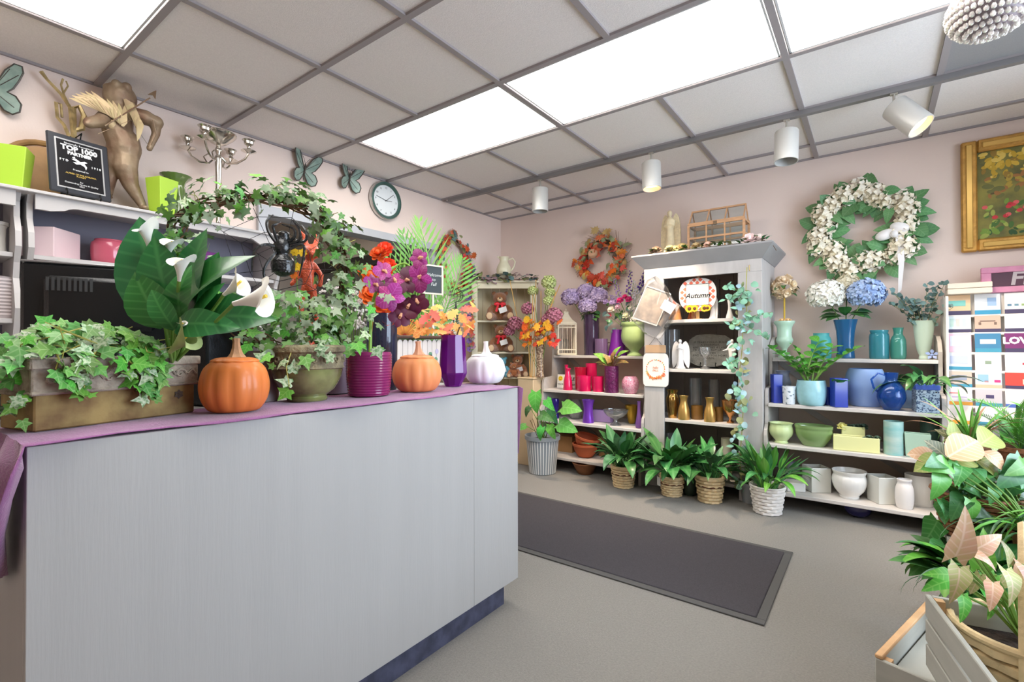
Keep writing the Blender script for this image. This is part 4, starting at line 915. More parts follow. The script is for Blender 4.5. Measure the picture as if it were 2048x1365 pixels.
# cash register screen
p = behind(215, .42); p.z = ZB
blkp = mat('black_plastic', (22, 24, 26), .35, bump=.1, bs=200); sil = mat('silver_trim', (170, 170, 172), .3, .7)
cr_y = PX(210, 600, 1.5); t = thing('register_screen', 'black cash register screen seen from behind with vent slots', 'monitor', (1.52, cr_y.y-.005, ZB), R(-90)-R(20))
mr_ = mpp((1.52, cr_y.y, 1.1)); 
zt_ = PX(210, 535, 1.52).z-ZB
obj('stand', MB().bbox(-.06, .06, -.07, .05, 0, .02, .004).bbox(-.03, .03, -.02, .02, .02, zt_-.1, .004), blkp, t)
scn = obj('housing', MB().bbox(-.17, .17, -.02, .012, zt_-.22, zt_, .008).bbox(-.12, .12, .012, .045, zt_-.18, zt_-.035, .012), blkp, t)
obj('vent', MB().merge((lambda b_: [b_.box(.02+i*.011, .026+i*.011, .0445, .0465, zt_-.075, zt_-.04) for i in range(9)] and b_)(MB())), mat('vent_grey', (70, 72, 74), .6), scn, smooth=False)
obj('trim', MB().bbox(-.17, .17, -.018, .01, zt_, zt_+.006, .002), sil, scn)
cy = PX(140, 620, 1.42); t = thing('card_reader', 'small black card reader with a shiny rounded top', 'card reader', (1.42, cy.y, ZB), R(-70))
zc_ = PX(140, 555, 1.42).z-ZB
obj('body', MB().bbox(-.028, .028, -.02, .02, 0, zc_-.03, .008), blkp, t); obj('top', MB().ell((0, 0, zc_-.03), (.026, .02, .022), 14, 8), mat('gloss_white', (220, 222, 222), .1, coat=1), t)
p = PX(405, 700, 1.62); zd = PX(405, 640, 1.62).z-ZB
t = thing('receipt_printer', 'matt black receipt printer box behind the large pumpkin', 'printer', (1.6, p.y+.03, ZB), R(-75))
obj('body', MB().bbox(-.07, .07, -.08, .08, 0, zd, .006), blkp, t); obj('lid', MB().bbox(-.064, .064, -.07, .05, zd, zd+.012, .004), blkp, t)
# tinsel striped vase
p = behind(487, .2); mm = mpp(p); hh = 76*mm
lathe_thing('striped_vase', 'small silver and purple striped glass vase behind the large pumpkin', 'vase', mat('stripe_silver', (160, 140, 180), .15, .6, col2=(70, 50, 90), vs=3, stretch=(40, 40, .3)), (p.x, p.y, ZB), hollow(sm(scaled([(.7, 0), (.75, .1), (.62, .3), (.8, .8), (1, 1)], 48*mm, hh), 2)), 28)
p = behind(525, .3); mm = mpp(p)
lathe_thing('grey_canister', 'plain grey canister standing behind the ivy bowl', 'canister', mat('canister_grey', (158, 146, 148), .4), (p.x, p.y, ZB), hollow(scaled([(.9, 0), (1, .03), (1, .97), (.96, 1)], 60*mm, .16)), 24)
p = behind(668, .42); lathe_thing('grey_canister', 'tall lavender grey canister half hidden behind the ivy bowl', 'canister', mat('canister_mauve', (126, 112, 132), .4), (p.x, p.y, ZB), hollow(scaled([(.9, 0), (1, .03), (1, .97), (.96, 1)], .13, .15)), 24)
# dark vase with orange flowers
p = behind(764, .42); mm = mpp(p); hv = PX(764, 628, p.x).z-ZB
lathe_thing('cylinder_vase', 'dark smoky glass cylinder vase holding orange chrysanthemums', 'vase', glass('smoke_glass', (84, 92, 122), .04, .45), (p.x, p.y, ZB), hollow(scaled([(.95, 0), (1, .02), (1, 1)], 62*mm*.95, hv), .004), 28)
t = thing('orange_flowers', 'orange chrysanthemum stems in the dark glass cylinder vase', 'bouquet', (p.x, p.y, ZB+.01), yaw_to_cam(p))
chm = mat('chrysanthemum', (232, 92, 36), .55, rand=.12)
for i, (u, v, rr) in enumerate(((775, 612, .07), (745, 600, .055), (768, 650, .05), (758, 518, .04), (770, 505, .035), (738, 560, .05), (785, 590, .045), (775, 540, .04))):
    q = Vector(((u-764)*mm, -.02-.01*(i % 2), hv+(628-v)*mm)); obj('bloom', rose(rr, 26, i), chm, t, T(*q) @ RX(55+10*(i % 3)) @ RY(14*(i % 3-1)))
    obj('stalk', MB().tube([(q.x*.25, 0, 0), (q.x*.6, 0, q.z*.6), q], .0028, 5), stem_m, t)
# small white flower spray (baby's breath) behind
t = thing('white_flower_spray', 'airy white filler flower spray behind the orchid', 'bouquet', (*behind(706, .58).xy, ZB), 0)
q0 = t.location; r = random.Random(9); mm = mpp(q0)
obj('vase', MB().lathe(hollow(sm(scaled([(.8, 0), (1, .3), (.7, .8), (.9, 1)], .09, .16), 2)), 20), mat('milk_white', (220, 222, 228), .3), t)
b = MB(); fl_b = MB()
for i in range(30):
    d = Vector((r.gauss(0, .06), r.gauss(0, .06), r.uniform(.25, .43))); b.tube([(0, 0, .02), d*.6+Vector((0, 0, .02)), d], .001, 3)
    for k in range(7): fl_b.ell(d+Vector((r.gauss(0, .02), r.gauss(0, .02), r.gauss(0, .015))), .006, 5, 4)
obj('stalks', b, stem_m, t); obj('blossoms', fl_b, mat('filler_white', (240, 236, 234), .7), t)
# ================================================================ shelving along the back wall
shl = mat('shelf_paint', (186, 180, 174), .6, var=.05, vs=5, stretch=(1, 6, 6), bump=.08, bs=40); shl_top = mat('shelf_edge', (208, 202, 196), .55, var=.03)
shb = mat('shelf_back', (214, 194, 178), .7)
TIERS = [(.985, -.3), (.682, -.48), (.42, -.54), (.125, -.6)]       # shelf height, front edge
def step_shelf(x0, x1, label, brace):
    t = thing('step_shelf', label, 'shelf', (x0, 0, 0), group='stepped grey display shelves')
    L_ = x1-x0
    pr = [(-.02, 0)]
    for (z, y), yn in zip(TIERS[::-1], (-.54, -.48, -.3, None)):
        pr += [(y+.01, .0 if z < .2 else z-.05), (y+.01, z+.05)]
        if yn is not None: pr += [(y+.02, z+.085), (y+.04, z+.1), (yn+.0, z+.11) if yn-y > .1 else (yn+.0, z+.12)]
    pr += [(-.27, 1.06), (-.24, 1.1), (-.16, 1.13), (-.02, 1.14)]
    for x in (0, L_-.02): obj('side_panel', MB().prism(pr, x, x+.02, 'x'), shl, t, smooth=False)
    for z, y in TIERS: obj('shelf', MB().bbox(.0205, L_-.0205, y, -.015, z-.024, z, .003), shl_top, t)
    obj('back_panel', MB().box(.0205, L_-.0205, -.014, -.006, .1, .98), shb, t, smooth=False)
    for (xa, za, xb, zb) in brace: obj('brace', MB().box(-.5*math.hypot(xb-xa, zb-za), .5*math.hypot(xb-xa, zb-za), -.022, -.0145, -.02, .02, T((xa+xb)/2, 0, (za+zb)/2) @ RY(-math.degrees(math.atan2(zb-za, xb-xa)))), shl, t, smooth=False)
    return t
step_shelf(2.652, 3.582, 'stepped grey display shelf holding blue, green and white pottery', [(.03, .95, .3, .72), (.1, .68, .45, .44), (.5, .40, .9, .14)])
step_shelf(.835, 1.815, 'stepped grey display shelf holding pink and purple vases', [(.03, .95, .33, .7), (.45, .66, .8, .44), (.1, .40, .4, .14)])
# ---------------------------------------------------------------- tall cabinet
cab = thing('tall_cabinet', 'tall grey open cabinet with a flared crown between the stepped shelves', 'cabinet', (1.82, 0, 0))
cw_ = .827; cabm = mat('cabinet_paint', (186, 181, 178), .6, var=.05, vs=5, stretch=(6, 6, 1), bump=.08, bs=30); cab_d = mat('cabinet_inside', (160, 150, 142), .75, var=.06)
YC = -.52
obj('side_panel', MB().box(0, .02, YC+.02, -.01, 0, 1.68), cabm, cab, smooth=False); obj('side_panel', MB().box(cw_-.02, cw_, YC+.02, -.01, 0, 1.68), cabm, cab, smooth=False)
obj('stile', MB().bbox(0, .152, YC, YC+.0195, 0, 1.58, .002), cabm, cab); obj('stile', MB().bbox(cw_-.152, cw_, YC, YC+.0195, 0, 1.58, .002), cabm, cab)
obj('top_rail', MB().bbox(0, cw_, YC, YC+.0195, 1.5805, 1.675, .002), cabm, cab)
bk = MB()
for i in range(6): obj('back_board', MB().box(.021+i*.131, .021+i*.131+.129, -.03, -.02, .06, 1.67), cab_d, cab, smooth=False)
for z in (1.268, .898, .518, .1): obj('shelf', MB().bbox(.0205, cw_-.0205, YC+.0200 if z > .2 else YC+.02, -.031, z-.024, z, .002), shl_top, cab)
obj('top', MB().box(0, cw_, YC, -.01, 1.676, 1.69), cabm, cab, smooth=False)
cro = MB(); ins, ou = .0, .075
z0, z1 = 1.668, 1.755
vs = [(-.0, YC-.004, z0), (cw_+.004, YC-.004, z0), (cw_+.004, 0, z0), (-ou, YC-ou, z1), (cw_+ou, YC-ou, z1), (cw_+ou, 0, z1), (-ou, YC-ou, z1+.012), (cw_+ou, YC-ou, z1+.012), (cw_+ou, 0, z1+.012), (0, 0, z0), (-ou, 0, z1), (-ou, 0, z1+.012)]
cro.add(vs, [(0, 1, 4, 3), (1, 2, 5, 4), (3, 4, 7, 6), (4, 5, 8, 7), (6, 7, 8, 11), (9, 0, 3, 10), (10, 3, 6, 11), (0, 9, 2, 1)])
obj('crown', cro, mat('crown_paint', (150, 148, 148), .6, var=.05), cab, smooth=False)
obj('hook', MB().tube([(cw_-.075, YC-.002, 1.625), (cw_-.075, YC-.02, 1.62), (cw_-.075, YC-.02, 1.59), (cw_-.075, YC-.012, 1.585)], .003, 6), mat('brass', (190, 160, 90), .3, .8), cab)
ZTOP = 1.768
# ================================================================ generic shelf item helpers
def item(name, label, cat, m, uL, uR, vT, y, z0, prof, n=28, fl=None, group=None, rz=0, sx=1, sy=1, wall=.004, wk=1, solid=False):
    x, wd, h = fitY(uL, uR, vT, y, z0)
    pr = scaled(prof, wd*wk, h); pr = sm(pr, 2) if len(prof) > 4 else pr
    return lathe_thing(name, label, cat, m, (x, y, z0+.0008), pr if solid else hollow(pr, wall), n, fl, rz, sx, sy, group), x, wd, h
def sqitem(name, label, cat, m, uL, uR, vT, y, z0, rz=0, taper=1, dr=1, group=None):
    x, wd, h = fitY(uL, uR, vT, y, z0); k = abs(math.cos(R(rz)))+abs(math.sin(R(rz)))*dr; w_ = wd/k
    return boxvase(name, label, m, (x, y, z0+.0008), w_, w_*dr, h, rz, taper, group, cat), x, wd, h
CYL = [(.98, 0), (1, .02), (1, 1)]
WAIST = [(.85, 0), (.9, .03), (.72, .45), (.78, .8), (1, 1)]
URN = [(.62, 0), (.62, .06), (.3, .1), (.24, .2), (.34, .27), (.78, .42), (.82, .5), (.7, .58), (.72, .82), (1, .95), (1, 1)]
# ---- right shelf, top tier
z1_, y1_ = TIERS[0][0], -.17
mint = mat('mint_ceramic', (190, 220, 196), .35, coat=.3); teal_f = mat('teal_frosted', (84, 178, 178), .45, trans=.2); 
o, x, wd, h = item('mint_urn', 'mint green footed urn holding a rose topiary', 'urn', mint, 1548, 1590, 643, y1_, z1_, URN, 32, lambda a, t_, j: 1+.02*math.cos(a*14)*(.3 < t_ < .6))
t = thing('rose_topiary', 'cream rose ball topiary on a gold stem in the mint urn', 'topiary', (x, y1_, z1_+h-.012))
mm = mpp((x, y1_, 1.2)); crm = mat('rose_cream', (246, 224, 190), .55, rand=.08); zz = PY(1562, 575, y1_).z-z1_-h+.012
obj('stem', MB().tube([(0, 0, 0), (.002, 0, zz)], .006, 8), mat('gold_stem', (214, 176, 60), .5), t)
obj('moss', MB().lathe([(.001, .012), (wd*.36, .004), (wd*.38, 0)], 16), G_olive, t)
for i, d in enumerate(fib(13)):
    if d.y > .5: continue
    obj('bloom', rose(.048, 16, i), crm, t, T(d.x*.055, d.y*.05, zz+d.z*.06) @ Vector((0, 0, 1)).rotation_difference(d).to_matrix().to_4x4())
for i in range(10): a = i*137.5; obj('leaf', leaf(.3, 'lance', 5), G_deep, t, frame((.05*math.cos(R(a)), .05*math.sin(R(a)), zz-.02+.03*math.sin(i)), (math.cos(R(a)), math.sin(R(a)), -.3), (0, 0, 1), .06))
for i in range(3): obj('bloom', rose(.026, 12, i), mat('rose_peach', (246, 206, 150), .55), t, T(.025*math.cos(i*2.1), -.012+.015*math.sin(i*2.1), .012) @ RX(35))
item('frosted_jar', 'teal frosted glass jar on the top tier beside the blue vase', 'jar', teal_f, 1622, 1663, 667, y1_, z1_, [(.85, 0), (1, .06), (1, .72), (.8, .88), (.82, 1)])
bg_ = glass('blue_glass', (80, 165, 225), .03, .4)
o, x, wd, h = item('flared_vase', 'flared blue glass vase holding the white and blue hydrangeas', 'vase', bg_, 1666, 1716, 640, y1_, z1_, [(.72, 0), (.74, .05), (.68, .3), (.76, .7), (1, 1)], 36, lambda a, t_, j: 1+.03*math.cos(a*8+t_*4))
def hyd_group(name, label, loc, heads, leaves, stems_to=None, leaf_m=G_deep, ls=.12):
    t = thing(name, label, 'bouquet', loc)
    for p_, rr, m_, sd in heads:
        obj('flower_head', floret_head(rr, 190, rr*.24, (1, .9, .86), sd, -.7), m_, t, T(*p_))
        obj('stalk', MB().tube([(p_[0]*.1, p_[1]*.1, 0), (p_[0]*.35, p_[1]*.3, p_[2]*.6), p_], .0035, 5), stem_m, t)
    for q, d, s in leaves: obj('leaf', leaf(.32, 'oval', 6, .2, .3), leaf_m, t, frame(q, d, (0, -.4, 1), s))
    return t
wf, bf = mat('hydrangea_white', (250, 248, 238), .6), mat('hydrangea_blue', (152, 180, 226), .6, col2=(196, 214, 240), vs=30)
def off(u, v, y, o): p_ = PY(u, v, y); return (p_.x-o[0], p_.y-o[1], p_.z-o[2])
o_ = (x, y1_, z1_+.02); lv = []
for i in range(9): a = R(190+i*20); lv.append(((.03*math.cos(a), -.0, h+.0+.01*(i % 3)), (math.cos(a), -.3, .25-.25*(i % 2)), .12))
hyd_group('hydrangea_bouquet', 'bouquet of one white and one blue hydrangea in the blue vase', o_, [(off(1652, 590, -.2, o_), .105, wf, 1), (off(1732, 588, -.2, o_), .1, bf, 2), (off(1695, 570, -.12, o_), .07, mat('hydrangea_cream', (240, 232, 206), .6), 3)], lv)
aq = glass('aqua_glass', (110, 215, 230), .03, .4); aq2 = glass('aqua_green_glass', (130, 225, 210), .03, .4)
item('glass_jar', 'wide turquoise glass jar on the top tier beside the bottle jar', 'jar', aq, 1738, 1779, 661, y1_, z1_, [(.9, 0), (.98, .06), (1, .78), (.86, .88), (.92, .95), (.92, 1)], 28, lambda a, t_, j: 1+.02*math.cos(a*10))
item('bottle_jar', 'narrow necked sea green glass bottle jar on the top tier', 'jar', aq2, 1780, 1813, 656, y1_, z1_, [(.85, 0), (1, .1), (.98, .6), (.62, .76), (.58, .86), (.7, 1)])
o, x, wd, h = item('mint_goblet', 'mint green goblet pot holding dusty eucalyptus', 'pot', mat('mint_pale', (200, 222, 206), .35, coat=.3), 1824, 1871, 642, y1_, z1_, [(.42, 0), (.45, .05), (.4, .1), (.62, .25), (.82, .6), (.94, .92), (1, 1)])
t = thing('eucalyptus_spray', 'bushy dusty blue eucalyptus spray in the mint goblet', 'plant', (x, y1_, z1_+h*.6)); r = random.Random(4); st = MB()
eul = leaf(.42, 'round', 4, .15, .15)
for i in range(16):
    e = Vector((r.uniform(-.17, .14), r.uniform(-.1, .08), r.uniform(.16, .33))); st.tube([(0, 0, -.06), e*.5+Vector((0, 0, .03)), e], .0018, 4)
    for k in range(9):
        q = e*(.35+.65*k/8)+Vector((0, 0, .03*math.sin(k/8*PI))); d = Vector((r.uniform(-1, 1), r.uniform(-1, 1), r.uniform(-.2, 1))); obj('leaf', eul, G_euc2, t, frame(q, d, (r.uniform(-1, 1), -1, .5), .034*r.uniform(.7, 1.2)))
obj('stems', st, G_olive, t)
p = PY(1873, 702, -.27); solo('star_flower', daisy(.035, 5, .3, .3), mat('star_blue', (140, 160, 206), .5), 'small blue star shaped ornament on the top tier edge', 'ornament', T(p.x-.02, -.26, z1_+.03) @ RX(70))
# ---- second tier
z2_, y2_ = TIERS[1][0], -.37
cob = mat('cobalt', (32, 58, 168), .2, coat=.6); peri = mat('periwinkle', (146, 166, 208), .4, coat=.3)
sqitem('square_vase', 'slim cobalt blue ridged square vase at the shelf end', 'vase', cob, 1539, 1566, 749, -.42, z2_, 30, .92)
item('shoulder_vase', 'dull periwinkle vase with a flared lip behind the slim cobalt vase', 'vase', mat('periwinkle_grey', (168, 178, 200), .4), 1548, 1583, 742, -.3, z2_, [(.6, 0), (.66, .05), (.9, .45), (.95, .62), (.7, .82), (.72, .92), (.9, 1)])
item('lattice_cup', 'small white lattice cup with a blue rim', 'cup', mat('lattice_white', (226, 230, 236), .4, col2=(120, 138, 150), vs=60, lo=.38, hi=.42), 1563, 1592, 773, -.45, z2_, [(.8, 0), (.84, .05), (.95, .8), (1, 1)])
o, x, wd, h = item('round_pot', 'rounded aqua glazed pot holding a leafy zz plant', 'pot', mat('aqua_glaze', (156, 204, 212), .3, coat=.4, var=.08, vs=20), 1591, 1653, 761, -.42, z2_, [(.78, 0), (.9, .1), (1, .4), (1, .75), (.92, 1)])
t = thing('zz_plant', 'upright zz plant with glossy stems in the aqua pot', 'plant', (x, -.42, z2_+h*.8)); obj('soil', soil_disc(wd*.42, 0), soil_m, t)
zzl = MB(); P_ = lambda s: Vector((0, .35*s*s, s))
zzl.tube([P_(i/6) for i in range(7)], [.03, .026, .022, .018, .014, .01, .006], 5)
zzL = zzl.mesh('stem')
lf5 = leaf(.3, 'oval', 5, .2, .2)
r = random.Random(2)
for i in range(9):
    A = RZ(r.uniform(0, 360)) @ RX(-r.uniform(-4, 26)) @ SC(r.uniform(.2, .32)); s_ = obj('stem', zzL, stem_m, t, T(r.uniform(-.03, .03), r.uniform(-.03, .02), 0) @ A)
    for k in range(9):
        q = P_(.3+.7*k/8); sd = 1 if k % 2 else -1; obj('leaf', lf5, G_bright, s_, frame(q, (sd*.9, .2, .6), (0, -.5, 1), .3*r.uniform(.8, 1.1)))
sqitem('cube_vase', 'dark cobalt glass cube vase on the blue tier', 'vase', cob, 1658, 1696, 757, -.44, z2_, 25)
item('blue_mug', 'cobalt mug hidden between the aqua pot and the cobalt cube', 'mug', cob, 1648, 1662, 775, -.36, z2_, CYL)
t = thing('broad_leaf_cutting', 'single broad green leaf cutting in the cobalt cube', 'plant', (fitY(1658, 1696, 757, -.44, z2_)[0], -.44, z2_+.04))
for i, (dx, dz) in enumerate(((.06, .12), (-.02, .13), (.1, .09))): obj('leaf', leaf(.3, 'lance', 6), G_bright, t, frame((0, 0, .09), (dx*2, -.3, .25), (0, -.2, 1), .11))
obj('stalk', MB().tube([(0, 0, 0), (0, 0, .1)], .003, 5), stem_m, t)
item('round_pot', 'big matte sky blue planter with swirled grooves', 'pot', mat('sky_blue', (138, 170, 220), .45, coat=.2), 1688, 1772, 738, -.28, z2_, [(.7, 0), (.78, .06), (.95, .4), (1, .6), (.94, .85), (.8, 1)], 40, lambda a, t_, j: 1+.012*math.sin(t_*24+math.sin(a*3)*1.5)*(.15 < t_ < .4))
pgm = glass('pitcher_glass', (70, 140, 235), .03, .3)
x, wd, h = fitY(1752, 1812, 746, -.43, z2_); t = thing('glass_pitcher', 'round clear blue glass pitcher with a looped handle', 'pitcher', (x, -.43, z2_+.0008))
obj('vessel', MB().lathe(hollow(sm(scaled([(.5, 0), (.6, .04), (.95, .25), (1, .42), (.8, .62), (.5, .75), (.42, .85), (.5, 1)], wd, h), 2), .004), 32), pgm, t)
obj('handle', MB().tube([(-.42*wd*.5, 0, h*.93), (-.75*wd*.6, 0, h*.98), (-wd*.68, 0, h*.8), (-wd*.6, 0, h*.58), (-wd*.45, 0, h*.46)], .006, 8), pgm, t)
o, x, wd, h = sqitem('mosaic_cube', 'blue rimmed mosaic cube pot holding a dark peace lily', 'pot', mat('mosaic_blue', (170, 190, 205), .4, col2=(60, 80, 110), vs=120, lo=.42, hi=.5), 1823, 1877, 772, -.42, z2_, 8)
solo('tile_box', MB().bbox(-.035, .035, -.03, .03, 0, .11, .003), mat('pale_blue_box', (150, 178, 206), .5), 'pale blue tile box behind the glass pitcher', 'box', T(PY(1812, 780, -.27).x, -.25, z2_+.0008))
rim = obj('rim', ring_box(-wd*.47, wd*.47, -wd*.47, wd*.47, h-.022, h+.006, .012), mat('rim_blue', (70, 100, 190), .4, coat=.3), o)
t = thing('peace_lily', 'dark glossy peace lily spilling over the mosaic cube pot', 'plant', (x, -.42, z2_+h*.8)); obj('soil', MB().box(-wd*.4, wd*.4, -wd*.4, wd*.4, -.005, 0), soil_m, t)
bunch(t, 24, [pleaf(.35, 10, a, .1, 'lance', 7, .3) for a in (90, 115, 135)], G_deep, .25, 0, .03, (5, 45), (.75, 1.15), 6)
# ---- third tier
z3_, y3_ = TIERS[2][0], -.42
item('swirl_bowl', 'small pale green swirled footed bowl', 'bowl', mat('pistachio', (206, 222, 164), .35, coat=.3), 1537, 1586, 846, -.46, z3_, [(.55, 0), (.58, .06), (.5, .12), (.9, .4), (1, .65), (.9, .9), (1, 1)], 36, lambda a, t_, j: 1+.025*math.cos(a*12+t_*9)*(.15 < t_ < .5))
item('oval_bowl', 'wide glossy olive green oval bowl', 'bowl', mat('olive_glaze', (128, 156, 98), .2, coat=.7), 1587, 1665, 851, -.45, z3_, [(.55, 0), (.6, .05), (.85, .35), (.97, .65), (.96, .8), (1, .88), (1, 1)], 40, sy=.75)
ylw = mat('distressed_yellow', (226, 226, 162), .6, col2=(120, 100, 70), vs=18, lo=.2, hi=.24)
x, wd, h = fitY(1664, 1756, 873, -.47, z3_); t = thing('wooden_crate', 'long distressed pale yellow wooden planter box', 'crate', (x, -.47, z3_+.0008), R(4))
obj('box', ring_box(-wd/2, wd/2, -.04, .04, 0, h, .008), ylw, t); obj('bottom', MB().box(-wd/2+.008, wd/2-.008, -.032, .032, 0, .006), ylw, t, smooth=False)
x2, wd2, h2 = fitY(1681, 1728, 853, -.38, z3_); t = thing('wooden_crate', 'shorter pale yellow wooden planter box behind the long one', 'crate', (x2, -.375, z3_+.0008), R(4))
obj('box', ring_box(-wd2/2, wd2/2, -.035, .035, 0, h2, .008), ylw, t); obj('bottom', MB().box(-wd2/2+.008, wd2/2-.008, -.027, .027, 0, h2*.7), soil_m, t, smooth=False)
su_m = mat('succulent', (70, 92, 78), .6, rand=.2); suc = rose(.04, 22, 4)
t = thing('succulent_cluster', 'dark grey green succulent rosettes in the short yellow box', 'succulent', (x2, -.375, z3_+h2*.8))
for i in range(4): obj('rosette', suc, su_m, t, T(-.02+.025*i, -.008*(i % 2), .012+.004*i) @ RX(20) @ SC(.8))
obj('bloom', rose(.034, 16, 2), mat('yellow_rose', (232, 226, 140), .55), t, T(-.055, -.02, .02) @ RX(45))
t = thing('succulent_cluster', 'small trailing succulent in the end of the long yellow box', 'succulent', (x+wd*.33, -.47, z3_+h*.6))
for i in range(4): obj('rosette', suc, su_m, t, T(-.03+.02*i, 0, .02+.012*(i % 2)) @ RX(15) @ SC(.6))
item('candle_cylinder', 'tall teal to white glazed candle cylinder', 'candle', mat('teal_ombre', (130, 190, 190), .3, coat=.4, col2=(190, 214, 206), vs=5, stretch=(1, 1, 3)), 1765, 1806, 843, -.46, z3_, CYL)
x, wd, h = fitY(1804, 1862, 867, -.45, z3_); boxvase('mint_trough', 'mint green rectangular ceramic trough', mat('mint_trough', (186, 214, 190), .4), (x, -.45, z3_+.0008), wd*.92, .075, h, 0, .9, None, 'planter')
item('candle_cylinder', 'dark sea green candle cylinder at the back of the third tier', 'candle', mat('sea_dark', (84, 118, 106), .35, coat=.3), 1838, 1878, 842, -.3, z3_, CYL)
# ---- bottom tier
z4_, y4_ = TIERS[3][0], -.45
solo('white_box', MB().bbox(-.055, .055, -.05, .05, 0, .058, .006), white_c, 'low white ribbed ceramic box on the lowest tier', 'box', T(fitY(1565, 1608, 950, -.5, z4_)[0], -.5, z4_+.0008) @ RZ(20))
item('round_pot', 'small grey round pot behind the low white box', 'pot', mat('cool_grey', (170, 172, 184), .5), 1572, 1600, 926, -.36, z4_, [(.7, 0), (.8, .1), (1, .6), (.9, 1)])
fros = mat('frosted_white', (214, 214, 206), .3, coat=.5)
sqitem('glass_cube', 'frosted white glass cube beside the low white box', 'vase', fros, 1601, 1661, 933, -.42, z4_, 32)
item('ribbed_bowl', 'white ribbed footed ceramic bowl between the frosted cubes', 'bowl', white_c, 1661, 1732, 941, -.47, z4_, [(.55, 0), (.58, .06), (.56, .1), (.85, .3), (1, .6), (.95, .78), (.9, .84), (.98, .95), (1, 1)], 60, lambda a, t_, j: 1+.014*math.cos(a*26)*(.1 < t_ < .4))
sqitem('glass_cube', 'frosted white glass cube beside the plain white jar', 'vase', fros, 1731, 1794, 952, -.46, z4_, 32)
item('white_jar', 'plain white ceramic jar with a rolled lip', 'jar', mat('matte_white', (236, 232, 230), .5), 1787, 1826, 959, -.52, z4_, [(.75, 0), (.85, .03), (1, .3), (.95, .7), (.72, .88), (.8, .96), (.78, 1)])
item('oval_bowl', 'white ribbed oval planter at the end of the lowest tier', 'planter', mat('cream_white', (226, 222, 214), .4), 1806, 1872, 950, -.4, z4_, [(.75, 0), (.78, .06), (.72, .12), (.92, .6), (1, 1)], 60, lambda a, t_, j: 1+.014*math.cos(a*24)*(.1 < t_ < .45), sy=.75)
x, wd, h = fitY(1684, 1742, 1000, -.42, 0); lathe_thing('glass_bowl', 'dark blue globe bowl on the floor beneath the lowest tier', 'bowl', mat('navy_glass', (54, 50, 104), .2, coat=.5), (x, -.42, .0008), hollow(sm([(.03, 0), (wd*.4, .02), (wd*.5, .055), (wd*.42, .09)], 3)))
# ================================================================ left shelf contents
# lantern
x, wd, h = fitY(1108, 1156, 618, -.2, z1_); lan = mat('cream_metal', (238, 226, 200), .5)
t = thing('lantern', 'cream metal lantern with barred sides', 'lantern', (x, -.2, z1_+.0008), R(-52)); q = wd*.36; hb = h*.66
fr = MB()
for sx in (-1, 1):
    for sy in (-1, 1): fr.box(sx*q-.006, sx*q+.006, sy*q-.006, sy*q+.006, 0, hb)
for z in (.012, .05, hb-.03, hb-.006):
    for s in (-1, 1): fr.box(-q, q, s*q-.004, s*q+.004, z-.004, z+.004); fr.box(s*q-.004, s*q+.004, -q, q, z-.004, z+.004)
obj('frame', fr, lan, t, smooth=False)
for s in (-1, 1):
    for k in (-.5, 0, .5):
        obj('bar', MB().box(k*q-.002, k*q+.002, s*q-.002, s*q+.002, .012, hb), lan, t, smooth=False); obj('bar', MB().box(s*q-.002, s*q+.002, k*q-.002, k*q+.002, .012, hb), lan, t, smooth=False)
obj('roof', MB().lathe(sm([(q*1.55, hb), (q*1.5, hb+.012), (q*.9, hb+h*.1), (q*.45, hb+h*.2), (q*.35, hb+h*.24), (q*.4, hb+h*.27), (.001, h*.95)], 2), 4, M=RZ(45)), lan, t, smooth=False)
obj('base', MB().bbox(-q*1.1, q*1.1, -q*1.1, q*1.1, 0, .012, .003), lan, t); obj('ring', MB().tube([(.018*math.cos(2*PI*i/14), 0, h*.97+.018*math.sin(2*PI*i/14)) for i in range(14)], .003, 6, True), lan, t)
dkp = mat('dark_plum_glass', (64, 48, 74), .2, coat=.5, var=.3, vs=6, stretch=(12, 12, 1))
o, x, wd, h = item('square_vase', 'tall smoky dark plum vase holding lilac hydrangeas', 'vase', dkp, 1167, 1199, 630, y1_, z1_, [(.92, 0), (.95, .02), (1, .8), (.97, 1)], 20)
li = mat('hydrangea_lilac', (190, 168, 214), .6, col2=(222, 200, 226), vs=25)
o_ = (x, y1_, z1_+.02); lv = [((.0, 0, h-.01), (math.cos(R(a)), -.4, .15*s), .11) for a, s in ((200, -1), (160, 1), (230, -2), (-30, -1), (20, 1), (-60, -2), (270, -2))]
hyd_group('hydrangea_bouquet', 'full bouquet of lilac hydrangeas in the dark plum vase', o_, [(off(1142, 596, -.2, o_), .085, li, 4), (off(1172, 585, -.16, o_), .08, li, 5), (off(1196, 592, -.2, o_), .08, li, 6), (off(1175, 612, -.25, o_), .075, li, 7)], lv)
vio = mat('violet_glass', (120, 36, 150), .15, coat=.6, var=.1)
item('ribbed_votive', 'small mauve ribbed votive cup in front of the wire heart', 'votive', mat('mauve_rib', (118, 92, 128), .3, coat=.4), 1190, 1215, 678, -.22, z1_, CYL, 36, lambda a, t_, j: 1+.03*math.cos(a*18))
item('tapered_vase', 'bright violet ribbed vase behind the green urn', 'vase', vio, 1216, 1254, 660, -.15, z1_, [(1, 0), (1, .05), (.78, .5), (.6, 1)], 36, lambda a, t_, j: 1+.02*math.cos(a*14))
o, x, wd, h = item('garden_urn', 'pale green crackled garden urn on a short foot', 'urn', mat('green_urn', (172, 196, 132), .4, coat=.3, var=.06, vs=14), 1242, 1296, 645, -.22, z1_, [(.55, 0), (.55, .03), (.36, .1), (.34, .16), (.6, .26), (.92, .42), (1, .6), (.92, .82), (.9, .86), (1, .92), (1, 1)], 36, lambda a, t_, j: 1+.006*math.cos(a*16))
